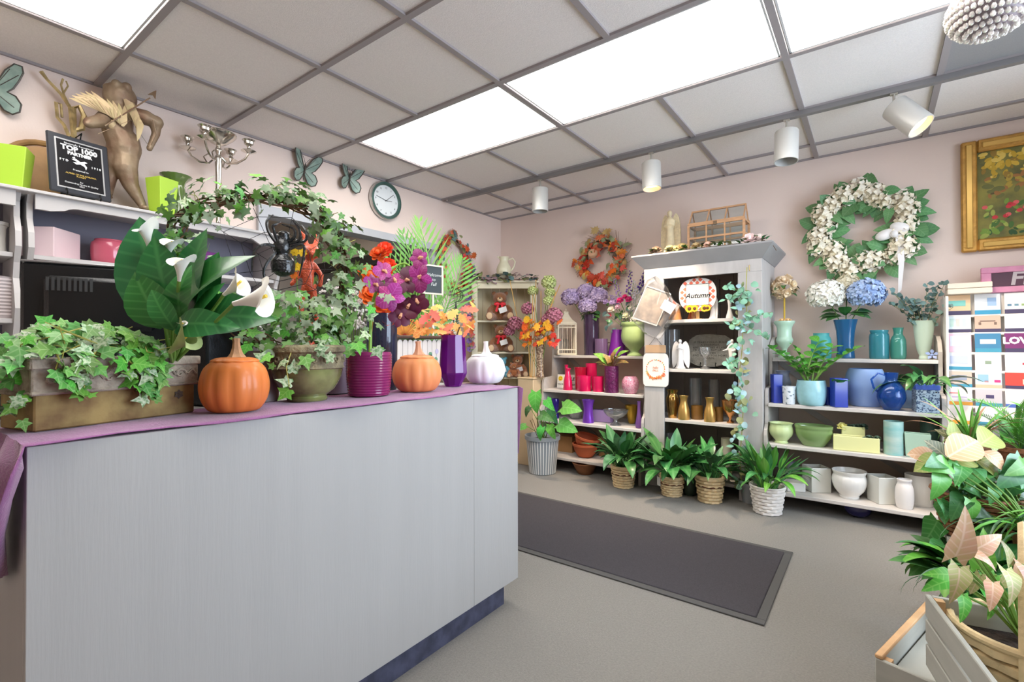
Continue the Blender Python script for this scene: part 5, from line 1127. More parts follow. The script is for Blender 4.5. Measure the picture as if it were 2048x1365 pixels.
# heart wire
p = PY(1212, 665, -.06); hp = []
for i in range(24): a = 2*PI*i/24; hp.append((.0033*16*math.sin(a)**3*1.2, 0, .0033*(13*math.cos(a)-5*math.cos(2*a)-2*math.cos(3*a)-math.cos(4*a))*1.2))
zh = z1_+.0033*17*1.2+.002
solo('wire_heart', MB().tube(hp, .004, 6, True), mat('rust_wire', (120, 92, 70), .6, .4), 'rusty twisted wire heart standing behind the mauve votive', 'heart', T(p.x, -.06, zh))
# mixed spring bouquet in the urn
t = thing('mixed_bouquet', 'mixed silk bouquet of purple spikes, pink blossoms and greens in the urn', 'bouquet', (x, -.22, z1_+h*.6)); r = random.Random(12)
def of2(u, v, y): return Vector(off(u, v, y, t.location))
spk = [mat('spike_purple', (96, 62, 150), .6, rand=.2), mat('spike_white', (224, 220, 226), .6), mat('spike_lilac', (170, 140, 196), .6)]
for i, (u0, v0, u1, v1, m_) in enumerate(((1240, 600, 1228, 555, 2), (1255, 600, 1262, 540, 0), (1262, 605, 1268, 560, 1), (1280, 580, 1292, 538, 0), (1285, 590, 1288, 560, 0), (1272, 600, 1276, 570, 1), (1232, 610, 1222, 590, 2))):
    a_, b_ = of2(u0, v0, -.22), of2(u1, v1, -.2); mb = MB()
    for k in range(26):
        s = k/26; q = a_+(b_-a_)*s; ang_ = k*2.4; rr = .026*(1-.6*s); mb.ell(q+Vector((rr*math.cos(ang_), rr*math.sin(ang_), 0)), .0105*(1-.4*s), 6, 4)
    obj('flower_spike', mb, spk[m_], t); obj('stalk', MB().tube([(0, 0, 0), a_, b_], .0022, 5), stem_m, t)
for i, (u, v, rr, c) in enumerate(((1240, 602, .035, (214, 50, 120)), (1258, 600, .035, (220, 60, 128)), (1250, 595, .03, (206, 44, 110)), (1222, 620, .035, (246, 236, 216)), (1218, 632, .028, (222, 70, 90)), (1236, 615, .03, (246, 200, 214)), (1262, 618, .03, (236, 226, 206)), (1252, 632, .035, (226, 224, 186)), (1266, 640, .03, (232, 226, 214)), (1224, 606, .03, (196, 170, 210)), (1212, 605, .03, (176, 150, 196)))):
    q = of2(u, v, -.26); obj('bloom', rose(rr, 16, i), mat('bloom_%d' % i, c, .55), t, T(*q) @ RX(60)); obj('stalk', MB().tube([(0, 0, 0), q], .002, 4), stem_m, t)
for i in range(26): u, v = r.uniform(1212, 1290), r.uniform(610, 660); q = of2(u, v, r.uniform(-.28, -.16)); obj('leaf', leaf(.3, 'lance', 5), [G_euc2, G_deep][i % 2], t, frame(q, (r.uniform(-1, 1), -.5, r.uniform(-1, .6)), (0, -1, .5), .06))
# second tier
yy = -.40
x, wd, h = fitY(1109, 1157, 750, -.3, z2_)
t = thing('camera_sign', 'white warning sign with a yellow smiley leaning on the shelf', 'sign', (x, -.3, z2_+.001)); A = RX(-8)
obj('board', MB().bbox(-.105, .105, 0, .004, 0, .125, .001), mat('sign_white', (238, 238, 232), .5), t, A)
obj('lettering', TX['smile'], ink, t, A @ T(.03, -.001, .086) @ RX(90) @ SC(.62)); obj('lettering', TX['smile2'], ink, t, A @ T(.0, -.001, .034) @ RX(90) @ SC(.64))
fc = obj('smiley', MB().lathe([(.001, .002), (.023, .002), (.023, 0)], 24), mat('smiley_yellow', (246, 210, 40), .5), t, A @ T(-.07, 0, .088) @ RX(90))
for s in (-1, 1): obj('eye', MB().ell((s*.007, .006, .002), (.003, .004, .001), 8, 4), ink, fc)
obj('mouth', MB().tube([(.012*math.cos(R(200+14*i)), .012*math.sin(R(200+14*i)), .0025) for i in range(11)], .0012, 5), ink, fc)
hot = mat('hot_pink_glass', (222, 26, 92), .15, coat=.7, trans=.15); redg = mat('ruby_glass', (186, 24, 56), .12, coat=.7, trans=.2)
item('bud_vase', 'hot pink ridged bud vase in front of the camera sign', 'vase', hot, 1126, 1145, 737, -.43, z2_, [(1, 0), (1, .06), (.9, .4), (.55, .75), (.5, .9), (.7, 1)], 24, lambda a, t_, j: 1+.03*math.sin(t_*60))
item('bud_vase', 'tall thin hot pink bud vase beside the camera sign', 'vase', hot, 1127, 1138, 730, -.37, z2_, [(1, 0), (1, .2), (.6, .5), (.55, .9), (.8, 1)], 20)
item('ruby_tumbler', 'ruby red crinkled glass tumbler between the pink votives', 'tumbler', redg, 1148, 1173, 735, -.33, z2_, [(.8, 0), (.85, .05), (.92, .7), (1, 1)], 24, lambda a, t_, j: 1+.04*math.cos(a*7)*t_)
o, x, wd, h = item('pink_votive', 'hot pink glass votive cylinder in front of the ruby red tumbler', 'votive', hot, 1154, 1183, 752, -.42, z2_, CYL)
o, xb, wdb, hb = item('pink_votive', 'hot pink glass votive cylinder closest to the plum textured vase', 'votive', hot, 1185, 1208, 753, -.41, z2_, CYL)
item('pink_votive', 'hot pink glass votive cylinder standing tallest behind the others', 'votive', hot, 1171, 1194, 727, -.25, z2_, CYL)
o, x, wd, h = item('square_vase', 'dark plum bark textured vase holding a begonia', 'vase', mat('plum_bark', (96, 26, 78), .35, coat=.3, var=.25, vs=40, bump=.8, bs=60), 1209, 1237, 733, -.42, z2_, CYL, 24, lambda a, t_, j: 1+.02*math.sin(j*2.1))
t = thing('begonia', 'rex begonia with ruffled green and rust leaves in the plum vase', 'plant', (x, -.42, z2_+h*.9)); r = random.Random(8)
obj('soil', soil_disc(wd*.44, .0), soil_m, t)
rex = [mat('begonia_green', (130, 176, 70), .5, rand=.15, vein=((180, 210, 120), .4, 26)), mat('begonia_rust', (188, 132, 86), .5, rand=.2, col2=(120, 120, 60), vs=6)]
for i, (u, v, s, k) in enumerate(((1200, 712, .13, 0), (1248, 700, .12, 0), (1236, 690, .1, 0), (1195, 722, .08, 1), (1215, 718, .09, 1), (1232, 716, .09, 1), (1248, 722, .1, 1), (1222, 728, .07, 1), (1206, 728, .07, 1), (1228, 700, .08, 1))):
    q = Vector(off(u, v, -.45, t.location)); d = Vector((1 if u > 1222 else -1, -.4, .05)); obj('leaf', leaf(.42, 'heart', 6, .25, .35, .012, i), rex[k], t, frame(q*.45+Vector((0, 0, .01)), q-Vector((0, 0, .02)), (0, -.6, 1), s))
    obj('stalk', MB().tube([(0, 0, 0), q*.45+Vector((0, 0, .01))], .0025, 5), mat('begonia_stalk', (150, 90, 80), .5), t)
item('mosaic_globe', 'sparkly pink mosaic globe candle holder', 'candle holder', mat('pink_mosaic', (226, 130, 160), .2, .2, col2=(240, 190, 205), vs=90, bump=.8, bs=150, coat=.5), 1243, 1278, 753, -.42, z2_, [(.5, 0), (.7, .03), (1, .45), (.9, .8), (.62, 1)], 30)
# third tier
vg = glass('violet_clear', (96, 70, 200), .03, .35); clr = glass('clear_glass', (246, 248, 248), .02, .12)
item('bud_vase', 'slim violet blue glass vase beside the monstera leaves', 'vase', vg, 1101, 1119, 798, -.42, z3_, [(.9, 0), (.9, .05), (.7, .4), (.9, .8), (.8, 1)])
item('glass_bowl', 'clear glass bubble bowl behind the purple waisted vase', 'bowl', clr, 1133, 1167, 800, -.34, z3_, [(.4, 0), (.6, .05), (1, .45), (.85, .8), (.6, 1)])
mpur = mat('metallic_purple', (122, 62, 186), .3, .45, coat=.3)
item('waisted_vase', 'metallic purple waisted vase on the third tier', 'vase', mpur, 1163, 1189, 800, -.46, z3_, WAIST)
solo('lavender_block', MB().bbox(-.085, .085, -.03, .03, 0, .1, .004), mat('lavender', (176, 146, 196), .5), 'low lavender block planter behind the cut glass bowl', 'planter', T(fitY(1188, 1222, 822, -.35, z3_)[0], -.35, z3_+.0008))
item('cut_glass_bowl', 'cut glass footed compote bowl', 'bowl', clr, 1206, 1256, 820, -.45, z3_, [(.42, 0), (.44, .05), (.16, .2), (.2, .4), (.7, .6), (.95, .85), (1, 1)], 24, lambda a, t_, j: 1+.03*math.cos(a*12))
x, wd, h = fitY(1249, 1277, 811, -.3, z3_); 
lathe_thing('gold_dish', 'small gold leaf dish tilted on the third tier', 'dish', mat('gold_dish', (200, 160, 60), .3, .7), (x, -.3, z3_+.001), hollow(sm([(.02, 0), (.03, .02), (wd*.45, h*.8), (wd*.5, h)], 2)), 20)
item('bud_vase', 'tall satin purple bud vase beside the cabinet', 'vase', mat('satin_purple', (112, 74, 140), .35, coat=.2), 1270, 1285, 803, -.47, z3_, [(.85, 0), (1, .12), (.7, .4), (.42, .7), (.5, 1)])
# bottom tier
crd = mat('cardboard', (170, 128, 84), .85, var=.06)
x, wd, h = fitY(1113, 1148, 868, -.35, z4_); t = thing('cardboard_box', 'brown cardboard box beside the terracotta bowls', 'box', (x, -.33, z4_+.0008), R(4)); obj('body', MB().box(-wd*.6, wd*.6, -.08, .08, 0, h*.9), crd, t, smooth=False); obj('flap', MB().box(-wd*.6, wd*.6, -.003, .0, 0, .07, T(0, -.08, h*.9) @ RX(-115)), crd, t, smooth=False)
x, wd, h = fitY(1198, 1245, 872, -.35, z4_); t = thing('cardboard_box', 'brown cardboard box half hidden behind the first peace lily', 'box', (x, -.30, z4_+.0008), R(-5)); obj('body', MB().box(-wd*.5, wd*.5, -.08, .08, 0, h*.9), crd, t, smooth=False); obj('tape', MB().box(-.02, .02, -.0806, .0806, h*.2, h*.9+.0006), mat('tape', (196, 160, 112), .4), t, smooth=False)
ter = mat('terracotta', (186, 96, 60), .75, var=.06, vs=10)
x, wd, h = fitY(1144, 1197, 889, -.46, z4_); bw = [(.45, 0), (.6, .1), (.85, .5), (.94, .8), (1, .84), (1, 1)]
lathe_thing('terracotta_bowl', 'terracotta bowl at the bottom of the stacked pair', 'bowl', ter, (x, -.46, z4_+.0008), hollow(sm(scaled(bw, wd, .115), 2), .007))
solo('terracotta_bowl', MB().lathe(hollow(sm(scaled(bw, wd*.98, .115), 2), .007), 28), ter, 'terracotta bowl tilted on top of the stacked pair', 'bowl', T(x-.008, -.455, z4_+.066) @ RY(14))
x, wd, h = fitY(1140, 1190, 917, -.56, 0); lathe_thing('wicker_bowl', 'brown ridged wicker bowl on the floor under the terracotta', 'basket', mat('brown_wicker', (148, 100, 68), .7, bump=.4, bs=60), (x, -.52, .0008), hollow(scaled([(.55, 0), (.6, .05), (1, .92), (1.04, .95), (1.04, 1)], wd, .094), .006), 60, lambda a, t_, j: 1+.02*math.cos(a*30)*(t_ < .5))
# ================================================================ tall cabinet contents
def wing_mesh(n=7, L_=1.0):
    mb = MB()
    for i in range(n):
        a = R(70-i*17); d = (math.cos(a), math.sin(a)); l = L_*(.75+.25*math.sin(i/n*PI)); 
        mb.merge(MB().prism([(0, 0), (d[0]*l*.5-d[1]*.09, d[1]*l*.5+d[0]*.09), (d[0]*l, d[1]*l), (d[0]*l*.5+d[1]*.09, d[1]*l*.5-d[0]*.09)], -.02, .02+.006*i, 'y'))
    return mb
def angel(label, m, loc, h, rz=0, wings=(.5, .62), pray=True, name='angel_figurine', ww=.34):
    t = thing(name, label, 'figurine', loc, rz)
    b = MB().lathe(sm([(.17*h, 0), (.17*h, .02*h), (.12*h, .1*h), (.085*h, .4*h), (.075*h, .58*h), (.1*h, .7*h), (.09*h, .78*h), (.035*h, .83*h), (.03*h, .86*h)], 2), 20, lambda a, t_, j: 1+.06*math.cos(a*7)*(1-t_))
    b.ell((0, -.005*h, .91*h), (.055*h, .06*h, .07*h), 12, 8)
    for s in (-1, 1): b.tube([(s*.09*h, 0, .76*h), (s*.1*h, -.05*h, .64*h), (s*.012*h, -.1*h, .7*h)], [.032*h, .028*h, .02*h], 8)
    blob('body', b, m, t, vox=max(.003, h*.018), it=2)
    for s in (-1, 1):
        obj('wing', MB().prism(sm([(0, .3), (.12, .05), (.26, -.1), (.3, .25), (.27, .6), (.15, .78), (.03, .68), (0, .5)], 2), .0, .03, 'y'), m, t, T(s*.03*h, .05*h, .12*h if wings[0] > .4 else .2*h) @ SC(s*h*ww/.34, h, h*1.02) @ RY(0))
    return t
wht = mat('white_resin', (240, 236, 232), .5)
# top of the cabinet: angel statue, greenhouse, garland
x, wd, h = fitY(1320, 1365, 420, -.34, ZTOP); angel('antique cream praying angel statue standing on the cabinet crown', mat('antique_cream', (214, 196, 160), .6, var=.12, vs=20), (x, -.36, ZTOP), h, 0, ww=.2, name='angel_statue')
x, wd, h = fitY(1384, 1492, 440, -.3, ZTOP); h = PY(1440, 415, -.3).z-ZTOP
t = thing('terrarium', 'wooden framed glass greenhouse terrarium on the cabinet crown', 'terrarium', (x, -.3, ZTOP), R(0))
gw, gd = wd*.52, .085; hb = h*.62; wdm = mat('terrarium_wood', (206, 158, 116), .6, var=.1, vs=15, stretch=(1, 1, 4)); pane = glass('pane_glass', (222, 230, 228), .01, .08)
f = MB()
for sx in (-1, 1):
    for sy in (-1, 1): f.box(sx*gw-.008, sx*gw+.008, sy*gd-.008, sy*gd+.008, 0, hb)
for z in (.008, hb*.55, hb): [f.box(-gw, gw, s*gd-.007, s*gd+.007, z-.007, z+.007) for s in (-1, 1)]; [f.box(s*gw-.007, s*gw+.007, -gd, gd, z-.007, z+.007) for s in (-1, 1)]
for k in (-1/3, 1/3): [f.box(gw*k-.005, gw*k+.005, s*gd-.006, s*gd+.006, 0, hb) for s in (-1, 1)]
obj('frame', f, wdm, t, smooth=False)
rf = MB(); rf.box(-gw, gw, -.007, .007, h-.012, h)
for k in (-1, -1/3, 1/3, 1):
    for s in (-1, 1): rf.tube([(gw*k*.985, s*gd, hb+.012), (gw*k*.985, 0, h-.006)], .006, 4)
for s in (-1, 1): rf.box(-gw-.006, gw+.006, s*gd-.008, s*gd+.008, hb+.006, hb+.02)
obj('roof_frame', rf, wdm, t, smooth=False)
for s in (-1, 1):
    for i in range(3):
        xa = gw*(-1+2*i/3)+.006; xb = gw*(-1+2*(i+1)/3)-.006
        for za, zb in ((.015, hb*.55-.007), (hb*.55+.007, hb-.007)): obj('pane', MB().box(xa, xb, s*gd-.001, s*gd+.001, za, zb), pane, t, smooth=False)
        obj('pane', MB().add([(xa, s*gd, hb+.02), (xb, s*gd, hb+.02), (xb, 0, h-.014), (xa, 0, h-.014)], [(0, 1, 2, 3)]), pane, t, smooth=False)
obj('latch', MB().bbox(-.012, .012, -.006, .004, -.014, .014, .002, T(0, -gd-.008, hb)), mat('latch_bronze', (110, 90, 70), .4, .6), t)
t = thing('flower_garland', 'silk garland of pink and cream flowers along the cabinet crown', 'garland', (2.23, -.5, ZTOP)); r = random.Random(17)
def og(u, v, y=-.53): return Vector(off(u, v, y, t.location))
gp = [og(u, v) for u, v in ((1298, 512), (1330, 508), (1370, 503), (1410, 500), (1450, 497), (1490, 494), (1530, 496))]
gp = [Vector((q.x, q.y, .012)) for q in gp]
obj('vine', MB().tube(cr(gp, 4), .004, 5), brown_m, t)
for i, (u, rr, c) in enumerate(((1312, .055, (146, 122, 100)), (1340, .05, (206, 190, 140)), (1365, .055, (190, 168, 120)), (1392, .045, (196, 170, 122)), (1416, .04, (240, 200, 180)), (1500, .065, (248, 226, 224)), (1520, .05, (246, 230, 226)), (1350, .04, (222, 206, 150)))):
    q = og(u, 505); obj('bloom', rose(rr, 20, i), mat('garland_%d' % i, c, .6), t, T(q.x, -.03, .02) @ RX(35+5*(i % 3)))
for i in range(40):
    u = r.uniform(1300, 1545); q = og(u, 505); obj('leaf', leaf(.34, 'oval', 5), [G_deep, G_olive, G_olive, G_bright][i % 4], t, frame((q.x, r.uniform(-.06, .02), .008+r.random()*.02), (r.uniform(-1, 1), -.7, r.uniform(-.1, .9)), (0, -.3, 1), .055*r.uniform(.7, 1.3)))
t2 = og(1545, 520); obj('trailing_sprig', MB().tube([(t2.x-.03, 0, .01), (t2.x+.0, -.01, -.02), (t2.x+.02, -.01, -.06)], .002, 4), brown_m, t)
# upper shelf
zc1 = 1.268
x, wd, h = fitY(1412, 1443, 590, -.4, zc1); angel('white kneeling angel figurine with long wings beside the bud vase', wht, (x, -.42, zc1+.0008), h, R(-40), ww=.2)
item('bud_vase', 'tiny white bud vase on the upper cabinet shelf', 'vase', wht, 1452, 1468, 600, -.42, zc1, [(1, 0), (1, .05), (.9, .15), (.45, .5), (.5, .8), (.7, 1)])
item('amber_vase', 'red and amber streaked small vase beneath the autumn sign', 'vase', mat('amber_streak', (206, 150, 90), .3, col2=(160, 50, 40), vs=8, stretch=(8, 8, 1)), 1375, 1398, 612, -.36, zc1, [(1, 0), (1, .1), (.7, .5), (.8, 1)])
item('wicker_cone', 'small orange wicker cone basket behind the plastic bag', 'basket', mat('orange_wicker', (190, 130, 76), .7, bump=.5, bs=80), 1337, 1364, 612, -.38, zc1, [(1, 0), (.95, .2), (.6, 1)])
item('glass_plate', 'large clear glass ring plate leaning at the back of the cabinet', 'plate', clr, 1425, 1442, 560, -.2, zc1, [(1, 0), (1, .04), (.9, 1)])
# autumn pumpkin sign
p = PY(1395, 590, -.46); mm = mpp(p); t = thing('autumn_sign', 'pumpkin shaped gingham sign reading Hello Autumn with sunflowers', 'sign', (p.x, -.46, zc1+.0008), R(4))
hz = p.z-zc1+.0; W_ = 76*mm*cosu(1395)*.5; Hh = 33*mm
out = []
for i in range(40):
    a = 2*PI*i/40; ca, sa = math.cos(a), math.sin(a); out.append((W_*math.copysign(abs(ca)**.75, ca), hz+Hh*math.copysign(abs(sa)**.8, sa)))
bd = obj('board', MB().prism(out, -.004, .004, 'y'), mat('gingham_white', (244, 236, 228), .6), t, smooth=False)
gq = mat('gingham_red', (226, 108, 82), .6); cell = W_/6
for i in range(-6, 7):
    for j in range(-5, 6):
        if (i+j) % 2: continue
        cx_, cz_ = i*cell, j*cell
        if (abs(cx_)/W_)**2.4+(abs(cz_)/Hh)**2.4 > .86 or (abs(cx_) < W_*.6 and abs(cz_) < Hh*.62): continue
        obj('check', MB().box(-cell*.5, cell*.5, -.0052, -.0042, -cell*.5, cell*.5, T(cx_, 0, hz+cz_) @ RY(45)), gq, bd, smooth=False)
obj('panel', MB().box(-W_*.6, W_*.6, -.006, -.0045, hz-Hh*.62, hz+Hh*.62), mat('panel_cream', (246, 240, 228), .6), bd, smooth=False)
pbm = mat('panel_edge', (90, 84, 80), .6)
obj('panel_border', MB().box(-W_*.62, W_*.62, -.0056, -.0044, hz+Hh*.62, hz+Hh*.65).box(-W_*.62, W_*.62, -.0056, -.0044, hz-Hh*.65, hz-Hh*.62).box(-W_*.63, -W_*.6, -.0056, -.0044, hz-Hh*.65, hz+Hh*.65).box(W_*.6, W_*.63, -.0056, -.0044, hz-Hh*.65, hz+Hh*.65), pbm, bd, smooth=False)
obj('lettering', TX['hello'], mat('grey_ink', (150, 144, 136), .6), bd, T(.01, -.007, hz+.028) @ RX(90) @ SC(.9)); obj('lettering', TX['autumn'], ink, bd, T(0, -.007, hz-.008) @ RX(90) @ SC(.85))
obj('stem', MB().tube([(0, 0, hz+Hh), (.006, 0, hz+Hh+.02), (.016, 0, hz+Hh+.042)], [.016, .011, .012], 10), mat('sign_stem', (140, 96, 66), .7), t)
sfy, sfb = mat('sunflower_yellow', (246, 196, 30), .5), mat('sunflower_brown', (96, 56, 34), .8)
for dx, s in ((-.055, 1.0), (-.018, .85), (.05, .9), (.072, .75)):
    f_ = obj('sunflower', daisy(.034*s, 14, .2, .1), sfy, t, T(dx, -.012, hz-Hh*.84) @ RX(84)); obj('seed_disc', MB().ell((0, 0, .004), (.014*s, .014*s, .005), 12, 6), sfb, f_)
obj('prop', MB().box(-.012, .012, .005, .012, 0, hz).box(-.03, .03, .0, .05, 0, .006), mat('tan_wood', (168, 130, 82)), t, smooth=False)
# middle shelf
zc2 = .898
x, wd, h = fitY(1346, 1375, 678, -.44, zc2); angel('plain white angel with folded heart shaped wings', wht, (x, -.44, zc2+.0008), h, 0, ww=.3)
item('hurricane_vase', 'tall clear glass hurricane vase at the cabinet back', 'vase', clr, 1328, 1360, 660, -.3, zc2, CYL)
p = PY(1418, 700, -.3); mm = mpp(p); x = p.x; t = thing('stone_plaque', 'grey memorial stone plaque with engraved verse on an easel', 'plaque', (x, -.30, zc2+.0008)); A = T(0, 0, .018) @ RX(-12)
W_ = 97*mm*cosu(1418)*.5; Hs = (735-660)*mm*.86
so = sm([(-W_*.5, .0), (-W_*.9, .03), (-W_, Hs*.45), (-W_*.92, Hs*.85), (-W_*.6, Hs), (0, Hs*1.02), (W_*.62, Hs*.97), (W_*.95, Hs*.8), (W_, Hs*.4), (W_*.7, .02), (W_*.2, -.005), (-W_*.4, -.002)], 2)
so2 = [(a if abs(a) > .001 else 0, b_) for a, b_ in [((q[0]), q[1]) for q in so]]
pts_ = []
for q in [(-W_*.5, .0), (-W_*.9, .03), (-W_, Hs*.45), (-W_*.92, Hs*.85), (-W_*.6, Hs), (0, Hs*1.02), (W_*.62, Hs*.97), (W_*.95, Hs*.8), (W_, Hs*.4), (W_*.7, .02), (W_*.2, -.005)]: pts_.append(q)
obj('slab', MB().prism(pts_, 0, .02, 'y'), mat('grey_stone', (146, 144, 136), .85, var=.12, vs=30, bump=.4, bs=80), t, A, smooth=False)
obj('lettering', TX['stone'], mat('engraving', (84, 82, 78), .9), t, A @ T(0, -.0008, Hs*.5) @ RX(90) @ SC(.66))
e = MB()
for s in (-1, 1): e.tube([(s*.055, .06, .002), (s*.055, .0, .004), (s*.055, -.03, .01), (s*.055, -.04, .03), (s*.055, -.03, .045), (s*.055, -.02, .036)], .003, 6); e.tube([(s*.055, .0, .004), (s*.03, .045, .14)], .003, 6)
e.tube([(-.055, .03, .006), (.055, .03, .006)], .003, 6)
obj('easel', e, mat('easel_black', (18, 18, 18)), t)
item('clear_votive', 'clear glass candle votive in front of the stone plaque', 'votive', clr, 1398, 1422, 695, -.42, zc2, [(.8, 0), (.8, .05), (.3, .15), (.25, .5), (.9, .7), (1, 1)])
x, wd, h = fitY(1452, 1478, 678, -.45, zc2); t = thing('saint_statue', 'small white robed statue with an outstretched arm', 'figurine', (x, -.46, zc2+.0008), R(-20))
b = MB().lathe(sm([(.12*h, 0), (.12*h, .05*h), (.07*h, .08*h), (.075*h, .3*h), (.1*h, .5*h), (.11*h, .7*h), (.1*h, .8*h), (.04*h, .84*h)], 2), 16, lambda a, t_, j: 1+.06*math.cos(a*5)*(1-t_)); b.ell((0, 0, .91*h), (.055*h, .06*h, .075*h), 10, 8)
b.tube([(-.09*h, 0, .78*h), (-.15*h, -.06*h, .64*h), (-.26*h, -.12*h, .62*h)], [.035*h, .03*h, .02*h], 8); b.tube([(.09*h, 0, .78*h), (.13*h, -.04*h, .62*h), (.05*h, -.1*h, .6*h)], [.035*h, .03*h, .02*h], 8)
blob('body', b, wht, t, vox=.004, it=2)
# gold shelf
zc3 = .518; gl_ = mat('gold_satin', (206, 166, 96), .3, .7, var=.05); gm2 = mat('gold_mercury', (190, 148, 84), .12, .9, var=.2, vs=12)
item('mercury_vase', 'ribbed gold mercury glass vase with a flared rim', 'vase', gm2, 1331, 1358, 780, -.42, zc3, [(.6, 0), (.64, .04), (.85, .4), (.95, .7), (.7, .84), (.78, .92), (1, 1)], 32, lambda a, t_, j: 1+.04*math.cos(a*14)*(t_ < .38))
BOT = [(.95, 0), (1, .06), (.95, .4), (.62, .68), (.6, .85), (.78, 1)]
item('gold_bottle', 'satin gold bottle vase beside the mercury vase', 'vase', gl_, 1355, 1379, 792, -.46, zc3, BOT, group='satin gold bottles')
item('gold_bottle', 'satin gold bottle vase beside the gold bowl', 'vase', gl_, 1407, 1431, 796, -.46, zc3, BOT, group='satin gold bottles')
amb = glass('amber_glass', (226, 176, 100), .04, .4)
item('glass_cylinder', 'tall clear cylinder vase behind the first gold bottle', 'vase', clr, 1378, 1403, 757, -.3, zc3, CYL); item('glass_cylinder', 'tall clear cylinder vase behind the second gold bottle', 'vase', clr, 1416, 1440, 760, -.28, zc3, CYL)
item('amber_tumbler', 'amber glass tumbler between the gold bottles', 'tumbler', amb, 1381, 1406, 812, -.38, zc3, CYL); item('amber_tumbler', 'amber glass tumbler closest to the gold bowl', 'tumbler', amb, 1428, 1446, 815, -.4, zc3, CYL)
item('gold_bowl', 'shiny copper gold footed bowl', 'bowl', mat('copper_gold', (206, 150, 96), .15, .85), 1442, 1478, 801, -.43, zc3, [(.4, 0), (.4, .05), (.14, .15), (.3, .3), (.85, .6), (1, 1)])
# lower shelf
zc4 = .1
item('pillar_candle', 'ivory pillar candle on the lowest cabinet shelf', 'candle', mat('ivory_wax', (232, 222, 196), .5, trl=.2), 1441, 1463, 877, -.36, zc4, CYL, solid=False)
item('white_dish', 'low white serving dish on the lowest cabinet shelf', 'dish', white_c, 1395, 1432, 893, -.34, zc4, [(.5, 0), (.6, .3), (1, 1)])
item('clear_jar', 'clear glass jar on the lowest cabinet shelf', 'jar', clr, 1332, 1355, 868, -.36, zc4, CYL)
# ---------------------------------------------------------------- hung on the cabinet front
p = PY(1308, 600, YC-.05); t = thing('plastic_bag', 'clear plastic bag with a framed print hanging on the cabinet', 'bag', (p.x, YC-.004, p.z)); mm = mpp(p)
def ob(u, v, dy=0): q = PY(u, v, YC-.05); return Vector((q.x-p.x, dy, q.z-p.z))
film = glass('plastic_film', (244, 243, 242), .1, .07)
bagp = [(1311, 552), (1330, 572), (1345, 600), (1360, 612), (1345, 640), (1317, 680), (1290, 668), (1254, 632), (1270, 600), (1296, 560)]
n = len(bagp); vs = []; fs = []
for k, (s, dy) in enumerate(((1, -.045), (.92, -.085), (.5, -.1), (.06, -.09))):
    c0 = ob(1306, 618); vs += [tuple(c0+(ob(u, v)-c0)*s+Vector((0, dy-.008*math.sin(i*2.3+k), 0))) for i, (u, v) in enumerate(bagp)]
for k in range(3): fs += [(k*n+i, k*n+(i+1) % n, (k+1)*n+(i+1) % n, (k+1)*n+i) for i in range(n)]
fs.append(tuple(range(3*n, 4*n)))
k2 = len(vs); vs += [tuple(ob(u, v, -.012)) for u, v in bagp]; fs += [tuple(range(k2, k2+n))]+[(i, (i+1) % n, k2+(i+1) % n, k2+i) for i in range(n)]
obj('film', MB().add(vs, fs), film, t)
fq = [(1292, 572), (1340, 588), (1312, 652), (1264, 636)]; F_ = [ob(u, v) for u, v in fq]; ax = (F_[1]-F_[0]); ay = (F_[3]-F_[0]); c0 = sum(F_, Vector())/4
def quad(q, d0, d1): return MB().prism([(a.x, a.z) for a in q], d0, d1, 'y')
prt = obj('print', quad([c0+(q-c0)*.9 for q in F_], -.031, -.029), mat('faded_print', (150, 142, 134), .6, col2=(196, 178, 164), vs=14), t, smooth=False)
fm_ = MB()
for i in range(4):
    a_, b_ = F_[i], F_[(i+1) % 4]; fm_.tube([a_+Vector((0, -.032, 0)), b_+Vector((0, -.032, 0))], .005, 4)
obj('frame', fm_, mat('pale_frame', (232, 226, 220), .5), t); obj('mat_board', quad(F_, -.028, -.024), mat('mat_board', (200, 196, 192), .7), t, smooth=False)
obj('tag', quad([ob(1335, 600), ob(1358, 612), ob(1346, 630), ob(1325, 617)], -.1, -.098), mat('tag_white', (244, 242, 238), .6), t, smooth=False)
obj('roll', MB().tube([ob(1342, 618, -.055), ob(1322, 652, -.055)], .022, 12), mat('paper_roll', (140, 126, 112), .7, var=.2, vs=20), t)
obj('string', MB().tube([ob(1310, 556, -.02), ob(1311, 540, -.004)], .0015, 4), mat('string', (220, 214, 200), .8), t)
# mason jar sign
p = PY(1311, 732, YC-.01); mm = mpp(p); w_, h_ = 54*mm*cosu(1311)*.5, 83*mm
t = thing('mason_jar_sign', 'mason jar shaped wooden sign with a painted fall wreath', 'sign', (p.x, YC-.011, p.z-h_/2))
jo = [(-w_*.8, 0), (w_*.8, 0), (w_*.97, h_*.05), (w_, h_*.14), (w_, h_*.66), (w_*.93, h_*.75), (w_*.76, h_*.8), (-w_*.76, h_*.8), (-w_*.93, h_*.75), (-w_, h_*.66), (-w_, h_*.14), (-w_*.97, h_*.05)]
obj('jar', MB().prism(jo, 0, .008, 'y'), mat('jar_white', (240, 234, 226), .6), t, smooth=False)
obj('lid', MB().prism([(-w_*.8, h_*.81), (w_*.8, h_*.81), (w_*.78, h_*.99), (w_*.6, h_), (-w_*.6, h_), (-w_*.78, h_*.99)], -.002, .009, 'y'), mat('jar_lid', (196, 160, 124), .6), t, smooth=False)
r = random.Random(2); dz = h_*.42
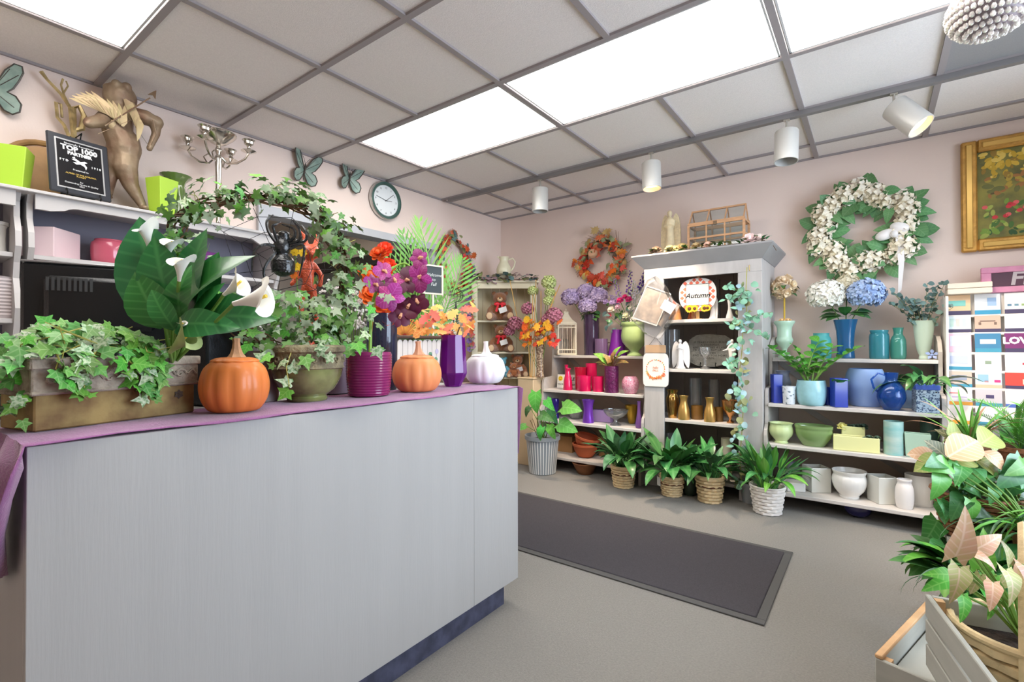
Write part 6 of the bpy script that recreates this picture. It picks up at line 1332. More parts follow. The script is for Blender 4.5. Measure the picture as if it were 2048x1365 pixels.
for i in range(26):
    a = 2*PI*i/26; rr = w_*.72; c = [(232, 120, 90), (240, 160, 90), (150, 170, 130), (236, 190, 120)][i % 4] if math.sin(a) > -.5 else [(238, 150, 80), (240, 120, 70)][i % 2]
    obj('painted_leaf', MB().prism([(0, -.006), (.005, 0), (0, .012), (-.005, 0)], -.0012, -.0004, 'y'), mat('jar_paint_%d' % (c[0]+c[1]), c, .7), t, T(rr*math.cos(a), 0, dz+rr*math.sin(a)) @ RY(r.uniform(0, 360)) @ SC(1+.9*(math.sin(a) < -.3)), smooth=False)
obj('lettering', TX['jar'], mat('peach_ink', (236, 170, 140), .7), t, T(0, -.001, dz) @ RX(90))
obj('wire', MB().tube([(-w_*.5, .004, h_), (0, .004, h_+.06), (w_*.5, .004, h_)], .0015, 4), dark, t)
# eucalyptus garland hanging on the right stile
t = thing('eucalyptus_garland', 'eucalyptus garland hanging down the cabinet from a brass hook', 'garland', (1.82+cw_-.075, YC-.03, 1.6)); r = random.Random(6)
def oe(u, v, y=YC-.045): return Vector(off(u, v, y, t.location))
gpt = [oe(u, v) for u, v in ((1494, 535), (1492, 580), (1493, 620), (1486, 660), (1484, 700), (1478, 760), (1486, 800), (1484, 860), (1480, 920), (1484, 975))]
obj('vine', MB().tube(cr(gpt, 5), .003, 5), stem_y, t)
el = [leaf(.42, 'round', 5, .15, .2), leaf(.22, 'lance', 5, .2, .3)]
C5 = cr(gpt, 12)
for i in range(150):
    k = r.randrange(8, len(C5)); q = C5[k]+Vector((r.gauss(0, .03), r.uniform(-.045, 0), r.gauss(0, .015))); d = Vector((r.uniform(-1, 1), r.uniform(-.6, .1), r.uniform(-1, .4)))
    obj('leaf', el[0 if r.random() < .6 else 1], [G_euc, G_euc, G_olive, mat('leaf_euc_blue', (150, 186, 196), .6, rand=.2)][i % 4], t, frame(q, d, (r.uniform(-.6, .6), -1, .4), .042*r.uniform(.7, 1.3)))
for (u0, v0, u1, v1) in ((1490, 590, 1455, 575), (1490, 590, 1450, 600), (1488, 640, 1545, 625), (1488, 650, 1535, 680), (1480, 640, 1460, 650), (1480, 720, 1455, 730)):
    a_, b_ = oe(u0, v0), oe(u1, v1, YC-.08); obj('sprig', MB().tube([a_, (a_+b_)/2+Vector((0, -.01, .01)), b_], .002, 4), stem_m, t)
    for k in range(8): q = a_+(b_-a_)*(.25+.75*k/7); obj('leaf', el[k % 2], G_euc, t, frame(q, (r.uniform(-1, 1), -.4, r.uniform(-1, 1)), (0, -1, .4), .045))
# ================================================================ floor plants
def floor_pot(name, label, u, vb, wpx, hpx, m, kind='basket', mats=None):
    p_ = PZ(u, vb, 0); wd = wpx*mpp(p_)*cosu(u); c = p_+away(p_)*wd*.26; h = hpx*mpp(c)
    t = thing(name, label, 'basket' if kind == 'basket' else 'pot', (c.x, c.y, 0)); return t, c, wd, h
tan_b = mat('basket_tan', (244, 216, 168), .7, var=.12, vs=40, bump=.3, bs=120); wh_b = mat('basket_white', (250, 244, 238), .6, var=.05, vs=30); bro = mat('basket_band', (110, 66, 40), .7)
PL = [pleaf(.42, 5, a, .115, 'lance', 7, .25) for a in (30, 60, 95, 125)]
def basket_plant(label, plabel, u, vb, wpx, hpx, m, n, L_, seed, leafm, band=True, meshes=PL):
    t, c, wd, h = floor_pot('woven_basket', label, u, vb, wpx, hpx, m)
    wd *= 1.14; h *= .92; obj('weave', weave_basket(wd*.38, wd*.5, h, 22, 8, .06), m, t); obj('soil', soil_disc(wd*.43, h*.87), soil_m, t)
    if band: obj('band', MB().tube([(wd*.475*math.cos(2*PI*i/30), wd*.475*math.sin(2*PI*i/30), h*.64+.003*(i % 2)) for i in range(30)], .0045, 6, True), bro, t)
    g = thing('peace_lily', plabel, 'plant', (c.x, c.y, h*.87+.004)); bunch(g, n, meshes, leafm, L_, 0, wd*.25, (0, 34), (.55, 1.1), seed); return t, g
basket_plant('tan woven basket pot standing closest to the terracotta bowls', 'broad silvery peace lily in the tan basket closest to the terracotta bowls', 1247, 977, 44, 46, tan_b, 70, .33, 3, [G_deep, G_silver, G_deep])
t, g = basket_plant('tan woven basket pot with a price tag', 'dark peace lily in the tan basket with a price tag', 1344, 994, 44, 42, tan_b, 76, .37, 4, [G_lily, G_deep, G_deep])
solo('price_tag', MB().bbox(-.022, .022, -.001, .001, -.03, .03, .0005), mat('tag_white', (244, 242, 238)), 'white price tag pinned to the tan basket', 'tag', T(t.location.x-.075, t.location.y-.06, .1) @ RZ(-40))
basket_plant('tan woven basket pot standing before the middle of the cabinet', 'narrow leaved peace lily in the tan basket before the cabinet', 1420, 1007, 52, 56, tan_b, 74, .31, 5, [G_lily, G_silver, G_deep], True, [pleaf(.4, 6, a, .085, 'lance', 7, .25) for a in (45, 85, 120)])
basket_plant('white woven basket pot beside the blue pottery shelf', 'bushy green foliage plant in the white basket', 1535, 1030, 62, 58, wh_b, 90, .32, 6, [G_lily, G_deep, G_bright], False, [pleaf(.45, 3, a, .075, 'lance', 7, .25) for a in (15, 35, 70, 110)])
p = PZ(1382, 982, 0); lathe_thing('green_pot', 'dark green ribbed pot between the tan baskets', 'pot', mat('dark_green_pot', (62, 80, 66), .4, coat=.3), (p.x+.02, -.585, .0008), hollow(sm(scaled([(.7, 0), (.8, .1), (1, .7), (1, 1)], .105, .11), 2)), 40, lambda a, t_, j: 1+.02*math.cos(a*16))
p = PZ(1498, 1010, 0); t = thing('grey_pot', 'plain grey pot behind the white basket', 'pot', (p.x, p.y+.05, 0.0008)); obj('vessel', pot_mb(.05, .065, .14), mat('pot_grey', (146, 150, 152), .5), t); obj('soil', soil_disc(.058, .12), soil_m, t)
g = thing('palm_seedling', 'feathery palm seedling in the plain grey pot', 'plant', (p.x, p.y+.05, .122)); fr8 = [frond(11, .2, .5), frond(11, .22, .9)]
bunch_m = G_silver
r = random.Random(3)
for i in range(9): a = r.uniform(0, 360); obj('frond', fr8[i % 2], [G_silver, G_olive][i % 2], g, RZ(a) @ RX(r.uniform(15, 70)) @ SC(r.uniform(.18, .26)))
# monstera in the striped pot
t, c, wd, h = floor_pot('striped_pot', 'grey pot with white vertical stripes beside the counter end', 1085, 950, 70, 75, None, 'pot')
pr_ = mat('pot_zinc', (142, 148, 152), .5); obj('vessel', pot_mb(wd*.38, wd*.475, h, .012, .035, 40), pr_, t); obj('soil', soil_disc(wd*.45, h*.86), soil_m, t)
for i in range(34):
    a = 2*PI*i/34; r0, r1 = wd*.384, wd*.47; obj('stripe', MB().box(-.0035, .0035, -.001, .002, 0, math.hypot(h*.86, r1-r0), T(r0*math.cos(a), r0*math.sin(a), .006) @ RZ(math.degrees(a)+90) @ RX(math.degrees(math.atan2(r1-r0, h*.86)))), mat('stripe_white', (226, 226, 222), .6), t, smooth=False)
mo_ = thing('monstera', 'young monstera with big heart shaped leaves in the striped pot', 'plant', (c.x, c.y, h*.86)); mm = mpp(c)
hl = [leaf(.48, 'heart', 7, .12, .25), leaf(.44, 'heart', 7, .2, .4)]
G_mon = mat('leaf_monstera', (88, 170, 68), .4, rand=.2, vein=((130, 200, 110), .35, 28)); 
def om_(u, v, dy=0): q = PY(u, v, c.y+dy); return Vector((q.x-c.x, dy, q.z-h*.86))
for i, (u, v, du, dv_, s, dy, k) in enumerate(((1072, 785, -2, 30, .17, -.12, 0), (1093, 800, 6, 10, .12, -.02, 1), (1125, 815, 35, 4, .17, -.12, 0), (1118, 848, 35, 14, .17, -.14, 0), (1060, 815, -8, 12, .09, -.05, 1), (1080, 830, 25, 10, .13, -.1, 1), (1100, 850, 6, 26, .12, -.08, 1), (1052, 852, -10, 4, .09, -.05, 0), (1085, 855, -8, 22, .11, -.14, 1), (1100, 820, 10, 24, .13, .02, 1))):
    q = om_(u, v, dy); e_ = om_(u+du, v+dv_, dy-.03); obj('leaf', hl[k], [G_mon, G_deep][1 if i in (4, 5, 9) else 0], mo_, frame(q, e_-q, (0, -1, .55), s)); obj('stalk', MB().tube([(0.02*math.cos(i*2), .02*math.sin(i*2), 0), (q.x*.4, q.y*.4, q.z*.6), q], .0032, 5), stem_m, mo_)
for i in range(6): a = i; obj('stake', MB().tube([(.03*math.cos(a), .03*math.sin(a), 0), (.09*math.cos(a)-.02, .09*math.sin(a), .17)], .0025, 4), brown_m, mo_)
# ================================================================ corner: bookcase and bears
fc = (1008-1024)/F_PX; cdir = Vector((RGT.x*fc+FWD.x, RGT.y*fc+FWD.y, 0)).normalized()
bc_p = Vector((CAM.x, CAM.y, 0))+cdir*4.72; bw = 128*4.72/F_PX; ztb = 1.08+(690-566)*4.72/F_PX
t = thing('corner_bookcase', 'cream painted open bookcase standing across the room corner', 'bookcase', (bc_p.x, bc_p.y, 0), math.atan2(cdir.y, cdir.x)-PI/2)
cre = mat('cream_paint', (226, 216, 188), .6, var=.03, vs=6); cre_d = mat('cream_board', (214, 202, 172), .65)
ms = 4.72/F_PX; q = bw/2
def zb_(v): return 1.08+(690.4-v)*ms
DB = .2
for s in (-1, 1): obj('side_panel', MB().box(s*q-.01, s*q+.01, .0, DB, 0, ztb), cre, t, smooth=False)
for s in (-1, 1): obj('stile', MB().bbox(min(s*q, s*(q-.055)), max(s*q, s*(q-.055)), -.018, -.0005, 0, ztb, .002), cre, t)
obj('top_rail', MB().bbox(-q+.056, q-.056, -.018, -.0005, ztb-.055, ztb, .002), cre, t); obj('top', MB().bbox(-q-.03, q+.03, -.04, DB, ztb+.0005, ztb+.02, .004), cre, t)
SHZ = [zb_(641), zb_(704), zb_(755), .35, .05]
for z in SHZ: obj('shelf', MB().bbox(-q+.011, q-.011, -.0, DB-.008, z-.018, z, .002), cre, t)
for i in range(7): obj('back_board', MB().box(-q+.012+i*(2*q-.024)/7, -q+.012+(i+1)*(2*q-.024)/7-.003, DB-.007, DB, 0, ztb), cre_d, t, smooth=False)
BM = Matrix.Translation(t.location) @ Matrix.Rotation(t.rotation_euler.z, 4, 'Z')
def bear(label, u, vT, vB, z, m, ribbon, scale_w=1, y=.06, name='teddy_bear', tagm=True, group=None):
    x = (u-1008)*ms; h = (vB-vT)*ms; b0 = BM @ Vector((x, y, z)); g = thing(name, label, 'teddy bear', b0, t.rotation_euler.z, group)
    b = MB(); b.ell((0, .01, h*.32), (h*.27, h*.22, h*.31), 16, 10); b.ell((0, -.01, h*.74), (h*.24, h*.22, h*.22), 16, 10)
    for s in (-1, 1):
        b.ell((s*h*.2, .0, h*.92), (h*.085, h*.05, h*.085), 10, 6); b.tube([(s*h*.22, 0, h*.5), (s*h*.34, -.02, h*.34), (s*h*.36, -.05, h*.2)], [h*.09, h*.1, h*.09], 10); b.ell((s*h*.36, -.05, h*.19), h*.09, 10, 6)
        b.tube([(s*h*.16, 0, h*.12), (s*h*.3, -h*.25, h*.11), (s*h*.34, -h*.38, h*.12)], [h*.12, h*.13, h*.12], 10); b.ell((s*h*.345, -h*.42, h*.13), (h*.135, h*.06, h*.15), 12, 8)
    blob('body', b, m, g, vox=max(.004, h*.025), it=3)
    pale = mat('bear_pale', (224, 190, 150), .8)
    obj('muzzle', MB().ell((0, -h*.21, h*.7), (h*.1, h*.09, h*.08), 12, 8), pale, g); obj('nose', MB().ell((0, -h*.295, h*.735), (h*.035, h*.02, h*.025), 8, 6), mat('bear_nose', (50, 34, 28), .4), g)
    for s in (-1, 1):
        obj('eye', MB().ell((s*h*.085, -h*.205, h*.8), h*.02, 8, 6), mat('bear_eye', (20, 16, 14), .2), g)
        obj('foot_pad', MB().ell((s*h*.345, -h*.468, h*.135), (h*.1, h*.025, h*.115), 12, 8), pale, g)
    if ribbon:
        bo = MB().tube([(h*.17*math.cos(2*PI*i/16), -.01+h*.16*math.sin(2*PI*i/16), h*.54) for i in range(16)], h*.028, 6, True)
        for s in (-1, 1): bo.ell((s*h*.1, -h*.24, h*.54), (h*.1, h*.035, h*.065), 10, 6, None); bo.prism([(s*h*.02, h*.53), (s*h*.09, h*.52), (s*h*.16, h*.3), (s*h*.09, h*.27)], -h*.29, -h*.275, 'y')
        bo.ell((0, -h*.26, h*.54), h*.035, 8, 6); obj('ribbon_bow', bo, mat('red_ribbon_satin', (222, 38, 52), .35), g)
    if tagm: obj('gift_tag', MB().box(-h*.13, h*.13, -.001, .001, -h*.09, h*.09, T(h*.1, -h*.33, h*.34) @ RY(-18)), mat('tag_white', (244, 242, 238)), g, smooth=False)
    return g
fur = mat('fur_brown', (150, 96, 58), .95, var=.2, vs=60, bump=.8, bs=160, sheen=.5); fur2 = mat('fur_tan', (182, 112, 66), .95, var=.15, vs=60, bump=.8, bs=160, sheen=.5); furb = mat('fur_blue', (120, 190, 214), .95, var=.1, vs=60, bump=.8, bs=160)
bear('brown teddy bear with a red bow on the upper bookcase shelf', 1000, 580, 640, SHZ[0], fur, True)
bear('brown teddy bear with a red bow on the middle bookcase shelf', 1002, 647, 703, SHZ[1], fur, True)
bear('small blue plush bear on the lower bookcase shelf', 1003, 707, 748, SHZ[2], furb, False, name='plush_bear')
bear('small tan plush bear with a tag at the back of the lower shelf', 1035, 708, 754, SHZ[2], fur2, False, y=.1, name='plush_bear')
bear('tiny tan plush bear in front on the lower bookcase shelf', 1028, 735, 765, SHZ[2], fur2, False, y=-.02 + .02, name='plush_bear', tagm=False)
# pitcher and basin
zt_ = ztb+.0215; b0 = BM @ Vector((0.0, .07, zt_)); ivm = mat('ivory_enamel', (220, 214, 184), .4, coat=.3)
lathe_thing('wash_basin', 'ivory enamel wash basin on top of the bookcase', 'basin', ivm, b0, hollow(sm([(.05, 0), (.055, .01), (.085, .05), (.1, .062), (.118, .065)], 2)))
g = thing('pitcher', 'ivory enamel pitcher standing in the wash basin', 'pitcher', (b0.x, b0.y, b0.z+.008), t.rotation_euler.z)
obj('vessel', MB().lathe(hollow(sm([(.04, 0), (.055, .03), (.075, .09), (.066, .14), (.045, .18), (.04, .2), (.05, .235)], 2)), 28), ivm, g); obj('handle', MB().tube([(.045, 0, .21), (.085, 0, .225), (.11, 0, .19), (.1, 0, .14), (.07, 0, .1)], .008, 8), ivm, g); obj('spout', MB().prism([(-.03, .2), (-.07, .245), (-.035, .235)], -.012, .012, 'y'), ivm, g)
g = thing('bookcase_garland', 'dusty green silk garland along the top of the bookcase', 'garland', BM @ Vector((0, 0, zt_)), t.rotation_euler.z); r = random.Random(31)
obj('vine', MB().tube([(-q-.03, -.01, .01), (-q*.3, -.03, .012), (q*.3, -.03, .01), (q+.02, -.01, .012)], .003, 5), brown_m, g)
for i in range(90):
    x = r.uniform(-q-.06, q+.02); obj('leaf', [leaf(.3, 'lance', 5), el[0]][i % 2], [G_euc2, G_olive, mat('leaf_mauve', (150, 124, 128), .6, rand=.2)][i % 3], g, frame((x, r.uniform(-.05, .02), r.uniform(.0, .05)), (r.uniform(-1, 1), -.6, r.uniform(-.6, .9)), (0, -.5, 1), .06*r.uniform(.6, 1.3)))
# purple garland hanging down its left side
g = thing('purple_garland', 'purple and rust silk flower garland hanging beside the bookcase', 'garland', BM @ Vector((-q-.03, -.03, ztb-.05)), t.rotation_euler.z); zs = ztb-.05
obj('vine', MB().tube([(0, 0, .0), (.0, -.01, -.2), (.03, -.01, -.4), (.04, 0, -.6)], .003, 5), brown_m, g)
gcol = [mat('garland_purple', (110, 84, 150), .6, rand=.2), mat('garland_rust', (186, 92, 78), .6, rand=.2), mat('garland_mauve', (160, 124, 150), .6, rand=.2)]
for i in range(22): z = -.02-.6*i/22; obj('bloom', daisy(.032, 6, .4, .2), gcol[i % 3], g, T(.02*math.sin(i*2)-z*.05, -.02, z) @ RX(75) @ RZ(i*40))
for i in range(40): z = -.6*r.random(); obj('leaf', leaf(.3, 'lance', 5), G_olive, g, frame((r.uniform(-.03, .03)-z*.05, -.01, z), (r.uniform(-1, 1), -.5, r.uniform(-1, .6)), (0, -1, .4), .045))
# ================================================================ pedestal and tall autumn arrangement
p = PZ(1066, 960, 0); pd = Vector((.78, -.5, 0)); zp = PY(1066, 758, pd.y).z; pd.x = PY(1066, 758, pd.y).x-.025
t = thing('pedestal', 'tall tan wooden pedestal box beside the stepped shelf', 'pedestal', (pd.x, pd.y, 0), R(0)); pw = .085
obj('body', MB().bbox(-pw, pw, -pw, pw, 0, zp, .004), mat('pedestal_tan', (206, 182, 146), .6, var=.05, vs=5), t); obj('cap', MB().bbox(-pw*1.06, pw*1.06, -pw*1.06, pw*1.06, zp, zp+.015, .004), mat('pedestal_tan', (206, 182, 146)), t)
zp += .016
p2 = PY(1080, 700, pd.y); mm = mpp(p2); mos = mat('mosaic_brown', (120, 92, 72), .35, col2=(190, 170, 140), vs=70, lo=.45, hi=.5, coat=.3)
hm = (755-672)*mm; xm = p2.x
lathe_thing('mosaic_vase', 'tall slender mosaic vase holding the autumn arrangement', 'vase', mos, (xm-.0, pd.y, zp), hollow(sm(scaled([(.7, 0), (.72, .03), (.6, .15), (.66, .6), (.95, .9), (1, 1)], .105, hm), 2)))
t = thing('autumn_arrangement', 'autumn arrangement of orange maple leaves, mauve hydrangeas and tall reeds', 'bouquet', (xm, pd.y, zp+.02), 0); r = random.Random(14)
def oa(u, v, dy=0): q = PY(u, v, pd.y+dy); return Vector((q.x-xm, dy, q.z-zp-.02))
mauve = mat('hydrangea_mauve', (170, 98, 120), .65, col2=(196, 130, 144), vs=30); lime_h = mat('hydrangea_lime', (176, 190, 110), .65, col2=(206, 212, 150), vs=30)
for i, (u, v, rr, m_) in enumerate(((1030, 648, .065, mauve), (1018, 662, .05, mauve), (1055, 618, .055, mauve), (1108, 632, .07, mauve), (1096, 640, .055, mauve), (1066, 582, .045, lime_h), (1098, 565, .06, lime_h), (1100, 585, .045, lime_h), (1097, 602, .045, lime_h))):
    q = oa(u, v, -.02); obj('flower_head', floret_head(rr, 80, rr*.28, (1, .9, .9), i, -.8), m_, t, T(*q)); obj('stalk', MB().tube([(0, 0, 0), (q.x*.4, 0, q.z*.6), q], .003, 5), stem_m, t)
fm3 = [mat('maple_orange', (236, 116, 36), .55, rand=.2), mat('maple_yellow', (240, 180, 44), .55, rand=.15), mat('maple_red', (206, 80, 40), .55, rand=.2)]
pts = []
for i in range(70): pts.append((oa(r.gauss(1076, 20), r.uniform(640, 688), r.uniform(-.1, .04)), (r.uniform(-.4, .4), -1, .4)))
scatter(t, pts, maple_l, fm3, .062, 4)
for i, (u, v) in enumerate(((1054, 640), (1050, 655), (1098, 655))): obj('bloom', daisy(.04, 12, .25, .2), [fm3[1], fm3[0], fm3[1]][i], t, T(*oa(u, v, -.11)) @ RX(80))
reed = mat('reed_tan', (206, 160, 90), .6)
for (u0, v0, u1, v1) in ((1064, 760, 1072, 560), (1062, 760, 1066, 575), (1068, 760, 1070, 640), (1035, 640, 1020, 562), (1085, 650, 1120, 570), (1090, 650, 1112, 585), (1082, 650, 1082, 582), (1060, 755, 1056, 650)):
    obj('reed', MB().tube([oa(u0, v0, -.02), oa((u0+u1)/2, (v0+v1)/2, -.03), oa(u1, v1, -.03)], .004, 5), reed, t)
# ================================================================ wall wreaths
def ring_pts(R_, n, jit, rr): 
    return [((R_+rr.gauss(0, jit))*math.cos(a), (R_+rr.gauss(0, jit))*math.sin(a)) for a in [2*PI*i/n+rr.uniform(-.1, .1) for i in range(n)]]
c = PY(1207, 522, -.03); t = thing('autumn_wreath', 'autumn leaf wreath with a small pumpkin on the back wall', 'wreath', (c.x, -.004, c.z)); r = random.Random(41); R1 = .185
for k in range(5): pass
ringb = MB()
for k in range(6): ringb.tube([((R1+r.uniform(-.03, .03))*math.cos(2*PI*i/30), -.03+r.uniform(-.012, .012), (R1+r.uniform(-.03, .03))*math.sin(2*PI*i/30)) for i in range(30)], .005, 5, True)
obj('twig_ring', ringb, brown_m, t)
wm_ = [fm3[0], fm3[2], mat('maple_tan', (206, 176, 110), .6, rand=.2), mat('maple_sage', (150, 160, 120), .6, rand=.2), mat('maple_coral', (222, 110, 76), .6, rand=.15)]
scatter(t, [((a, -.05-.03*r.random(), b_), (a, -1.6, b_)) for a, b_ in ring_pts(R1, 120, .045, r)], maple_l+[leaf(.3, 'lance', 5)], wm_, .075, 4)
for i, (u, v) in enumerate(((1186, 508),)):
    q = PY(u, v, -.09); pk_ = obj('mini_pumpkin', MB().lathe(sm([(.01, -.028), (.035, -.024), (.048, 0), (.036, .024), (.008, .026)], 2), 40, lambda a, t_, j: 1-.1*abs(math.cos(a*4))**5), mat('mini_pumpkin', (222, 176, 140), .5), t, T(q.x-c.x, -.09, q.z-c.z) @ RX(70)); obj('stem', MB().tube([(0, 0, .02), (.003, 0, .045)], .006, 6), G_olive, pk_)
for u, v in ((1224, 500), (1230, 512), (1200, 492)): q = PY(u, v, -.08); obj('pine_cone', MB().lathe([(.001, -.03)]+[(.022*math.sin(PI*(i+.5)/9)+(.005 if i % 2 else 0), -.03+.06*i/9) for i in range(10)]+[(.001, .032)], 10), mat('cone_brown', (104, 80, 64), .8), t, T(q.x-c.x, -.08, q.z-c.z) @ RX(60))
for i in range(36): a = r.uniform(0, 2*PI); obj('twig', MB().tube([((R1+.03)*math.cos(a), -.03, (R1+.03)*math.sin(a)), ((R1+.11)*math.cos(a+.25), -.045, (R1+.11)*math.sin(a+.25))], .0016, 4), mat('twig_rust', (150, 98, 76), .7), t)
c = PX(905, 520, .03); t = thing('autumn_wreath', 'rust and green leaf wreath on the side wall behind the palm', 'wreath', (.004, c.y, c.z-.03)); r = random.Random(43); R1 = .2
ringb = MB()
for k in range(5): ringb.tube([(.03, (R1+r.uniform(-.02, .02))*math.cos(2*PI*i/30), (R1*1.18+r.uniform(-.02, .02))*math.sin(2*PI*i/30)) for i in range(30)], .005, 5, True)
obj('twig_ring', ringb, brown_m, t)
scatter(t, [((.05+.03*r.random(), a, b_*1.18), (1.6, a, b_)) for a, b_ in ring_pts(R1, 110, .035, r)], maple_l+[leaf(.3, 'lance', 5)], [fm3[2], G_olive, wm_[4], G_euc2, mat('maple_brick', (186, 76, 46), .6, rand=.2)], .065, 4)
# hydrangea wreath: leaves among the blooms
c = PY(1724, 462, -.03); t = thing('hydrangea_wreath', 'large cream hydrangea wreath with green leaves and a white ribbon', 'wreath', (c.x, -.004, c.z)); r = random.Random(44); R1 = .232
ringb = MB()
for k in range(4): ringb.tube([((R1+r.uniform(-.025, .025))*math.cos(2*PI*i/30), -.03, (R1+r.uniform(-.025, .025))*math.sin(2*PI*i/30)) for i in range(30)], .006, 5, True)
obj('twig_ring', ringb, brown_m, t)
wl3 = [leaf(.36, 'oval', 6, .2, .2), leaf(.4, 'heart', 6, .2, .3)]; G_w = mat('leaf_wreath', (88, 138, 84), .5, rand=.2, vein=((130, 170, 120), .3, 40))
for i in range(60):
    a = 2*PI*i/60; ot = r.uniform(-.5, 1); R2 = R1+(.035 if ot > 0 else -.03); d = Vector((math.cos(a)*(1 if ot > 0 else -1)+r.uniform(-.6, .6), -.25, math.sin(a)*(1 if ot > 0 else -1)+r.uniform(-.6, .6)))
    obj('leaf', wl3[i % 2], G_w, t, frame((R2*math.cos(a), -.045-.015*r.random(), R2*math.sin(a)), d, (0, -1, .2), .125*r.uniform(.75, 1.15)))
fh = [floret_head(.055, 46, .02, (1, 1, .8), k, -.2) for k in range(3)]; wcr = mat('wreath_cream', (252, 247, 234), .6, col2=(244, 232, 200), vs=20, rand=.05)
for i in range(20): a = 2*PI*i/20+.1*r.random(); R2 = R1+r.uniform(-.03, .045); obj('flower_cluster', fh[i % 3], wcr, t, T(R2*math.cos(a), -.065, R2*math.sin(a)) @ RX(90) @ SC(r.uniform(1.0, 1.3)))
for i in range(13):
    a = 2*PI*i/13+.14; R2 = R1+r.uniform(-.05, .05); obj('leaf', wl3[i % 2], G_w, t, frame((R2*math.cos(a), -.1, R2*math.sin(a)), (r.uniform(-1, 1), -.1, r.uniform(-1, 1)), (0, -1, .2), .095*r.uniform(.75, 1.1)))
def ow(u, v, y=-.11): q_ = PY(u, v, y); return Vector((q_.x-c.x, y+.004, q_.z-c.z))
rb = MB(); rb.prism([(ow(u, v).x, ow(u, v).z) for u, v in ((1790, 470), (1806, 468), (1809, 520), (1803, 580), (1796, 588), (1797, 530))], -.118, -.114, 'y')
rib = mat('satin_white', (246, 242, 240), .4, sheen=.3)
obj('ribbon_tail', rb, rib, t, smooth=False)
for s, (u, v) in ((-1, (1770, 470)), (1, (1800, 455))): obj('ribbon_loop', MB().ell((0, 0, 0), (.055, .03, .034), 14, 8), rib, t, T(*ow(u, v)) @ RY(s*20))
obj('ribbon_knot', MB().ell((0, 0, 0), (.022, .024, .024), 10, 8), rib, t, T(*ow(1788, 468, -.13)))
# ================================================================ painting, card rack, sign
xl = PY(1922, 400, -.03).x; t = thing('framed_painting', 'gold framed garden painting hanging on the back wall', 'painting', (xl, -.003, 1.655)); W_, H_ = .86, .69
gf = mat('gold_frame', (196, 148, 74), .35, .45, bump=.4, bs=60, var=.15, vs=20)
def frame_bar(pts_, rot): pass
fb = .075
for nm, x0, x1, z0, z1 in (('frame_side', 0, fb, 0, H_), ('frame_side', W_-fb, W_, 0, H_), ('frame_side', fb, W_-fb, 0, fb), ('frame_side', fb, W_-fb, H_-fb, H_)):
    o = obj(nm, MB().bbox(x0, x1, -.038, 0, z0, z1, .008), gf, t)
    ix0, ix1, iz0, iz1 = (x0+.022, x1-.022, z0+.022, z1-.022) if True else 0
    if ix1 > ix0 and iz1 > iz0: obj('frame_bead', MB().bbox(ix0, ix1, -.046, -.0375, iz0, iz1, .004), mat('gold_bright', (222, 180, 100), .3, .5), o)
obj('canvas', MB().box(fb, W_-fb, -.014, -.004, fb, H_-fb), mat('canvas_dark', (150, 142, 70), .7, col2=(92, 92, 58), vs=7), t, smooth=False)
r = random.Random(77)   # generic brush-stroke garden
stroke = MB().lathe([(.001, 0), (.6, .05), (1, 0)], 8, M=SC(1, .55, 1)).mesh('stroke')
bands = [((.45, .6), [(196, 160, 50), (214, 178, 66), (150, 120, 50), (226, 196, 96)], 130), ((.33, .46), [(176, 150, 60), (96, 84, 50), (160, 110, 60), (110, 110, 60)], 80), ((.09, .3), [(74, 110, 50), (120, 150, 60), (50, 84, 44), (160, 170, 80)], 100)]
for (a_, b_), cols, n in bands:
    for i in range(n):
        cc = cols[r.randrange(4)]; obj('stroke', stroke, mat('paint_%d_%d_%d' % cc, cc, .6), t, T(r.uniform(fb+.02, W_-fb-.02), -.0142-.0002*(i % 5), r.uniform(a_, b_)) @ RX(90) @ RZ(r.uniform(0, 180)) @ SC(r.uniform(.012, .03)))
for x0, z0, s, cc in ((.42, .5, .05, (206, 214, 220)), (.5, .55, .06, (214, 220, 226)), (.36, .4, .05, (150, 170, 200)), (.42, .39, .05, (170, 186, 206)), (.45, .33, .05, (140, 70, 56)), (.38, .335, .04, (150, 84, 64)), (.55, .2, .05, (206, 214, 206)), (.5, .17, .05, (196, 206, 196))): obj('stroke', stroke, mat('paint_%d_%d_%d' % cc, cc, .6), t, T(x0, -.0154, z0) @ RX(90) @ SC(s, s*.7, s))
for i in range(22): cc = [(206, 60, 66), (222, 96, 96), (190, 44, 54)][i % 3]; obj('stroke', stroke, mat('paint_%d_%d_%d' % cc, cc, .6), t, T(fb+.03+r.random()*.4, -.0158, r.uniform(.2, .29)) @ RX(90) @ SC(.014, .022, .014))
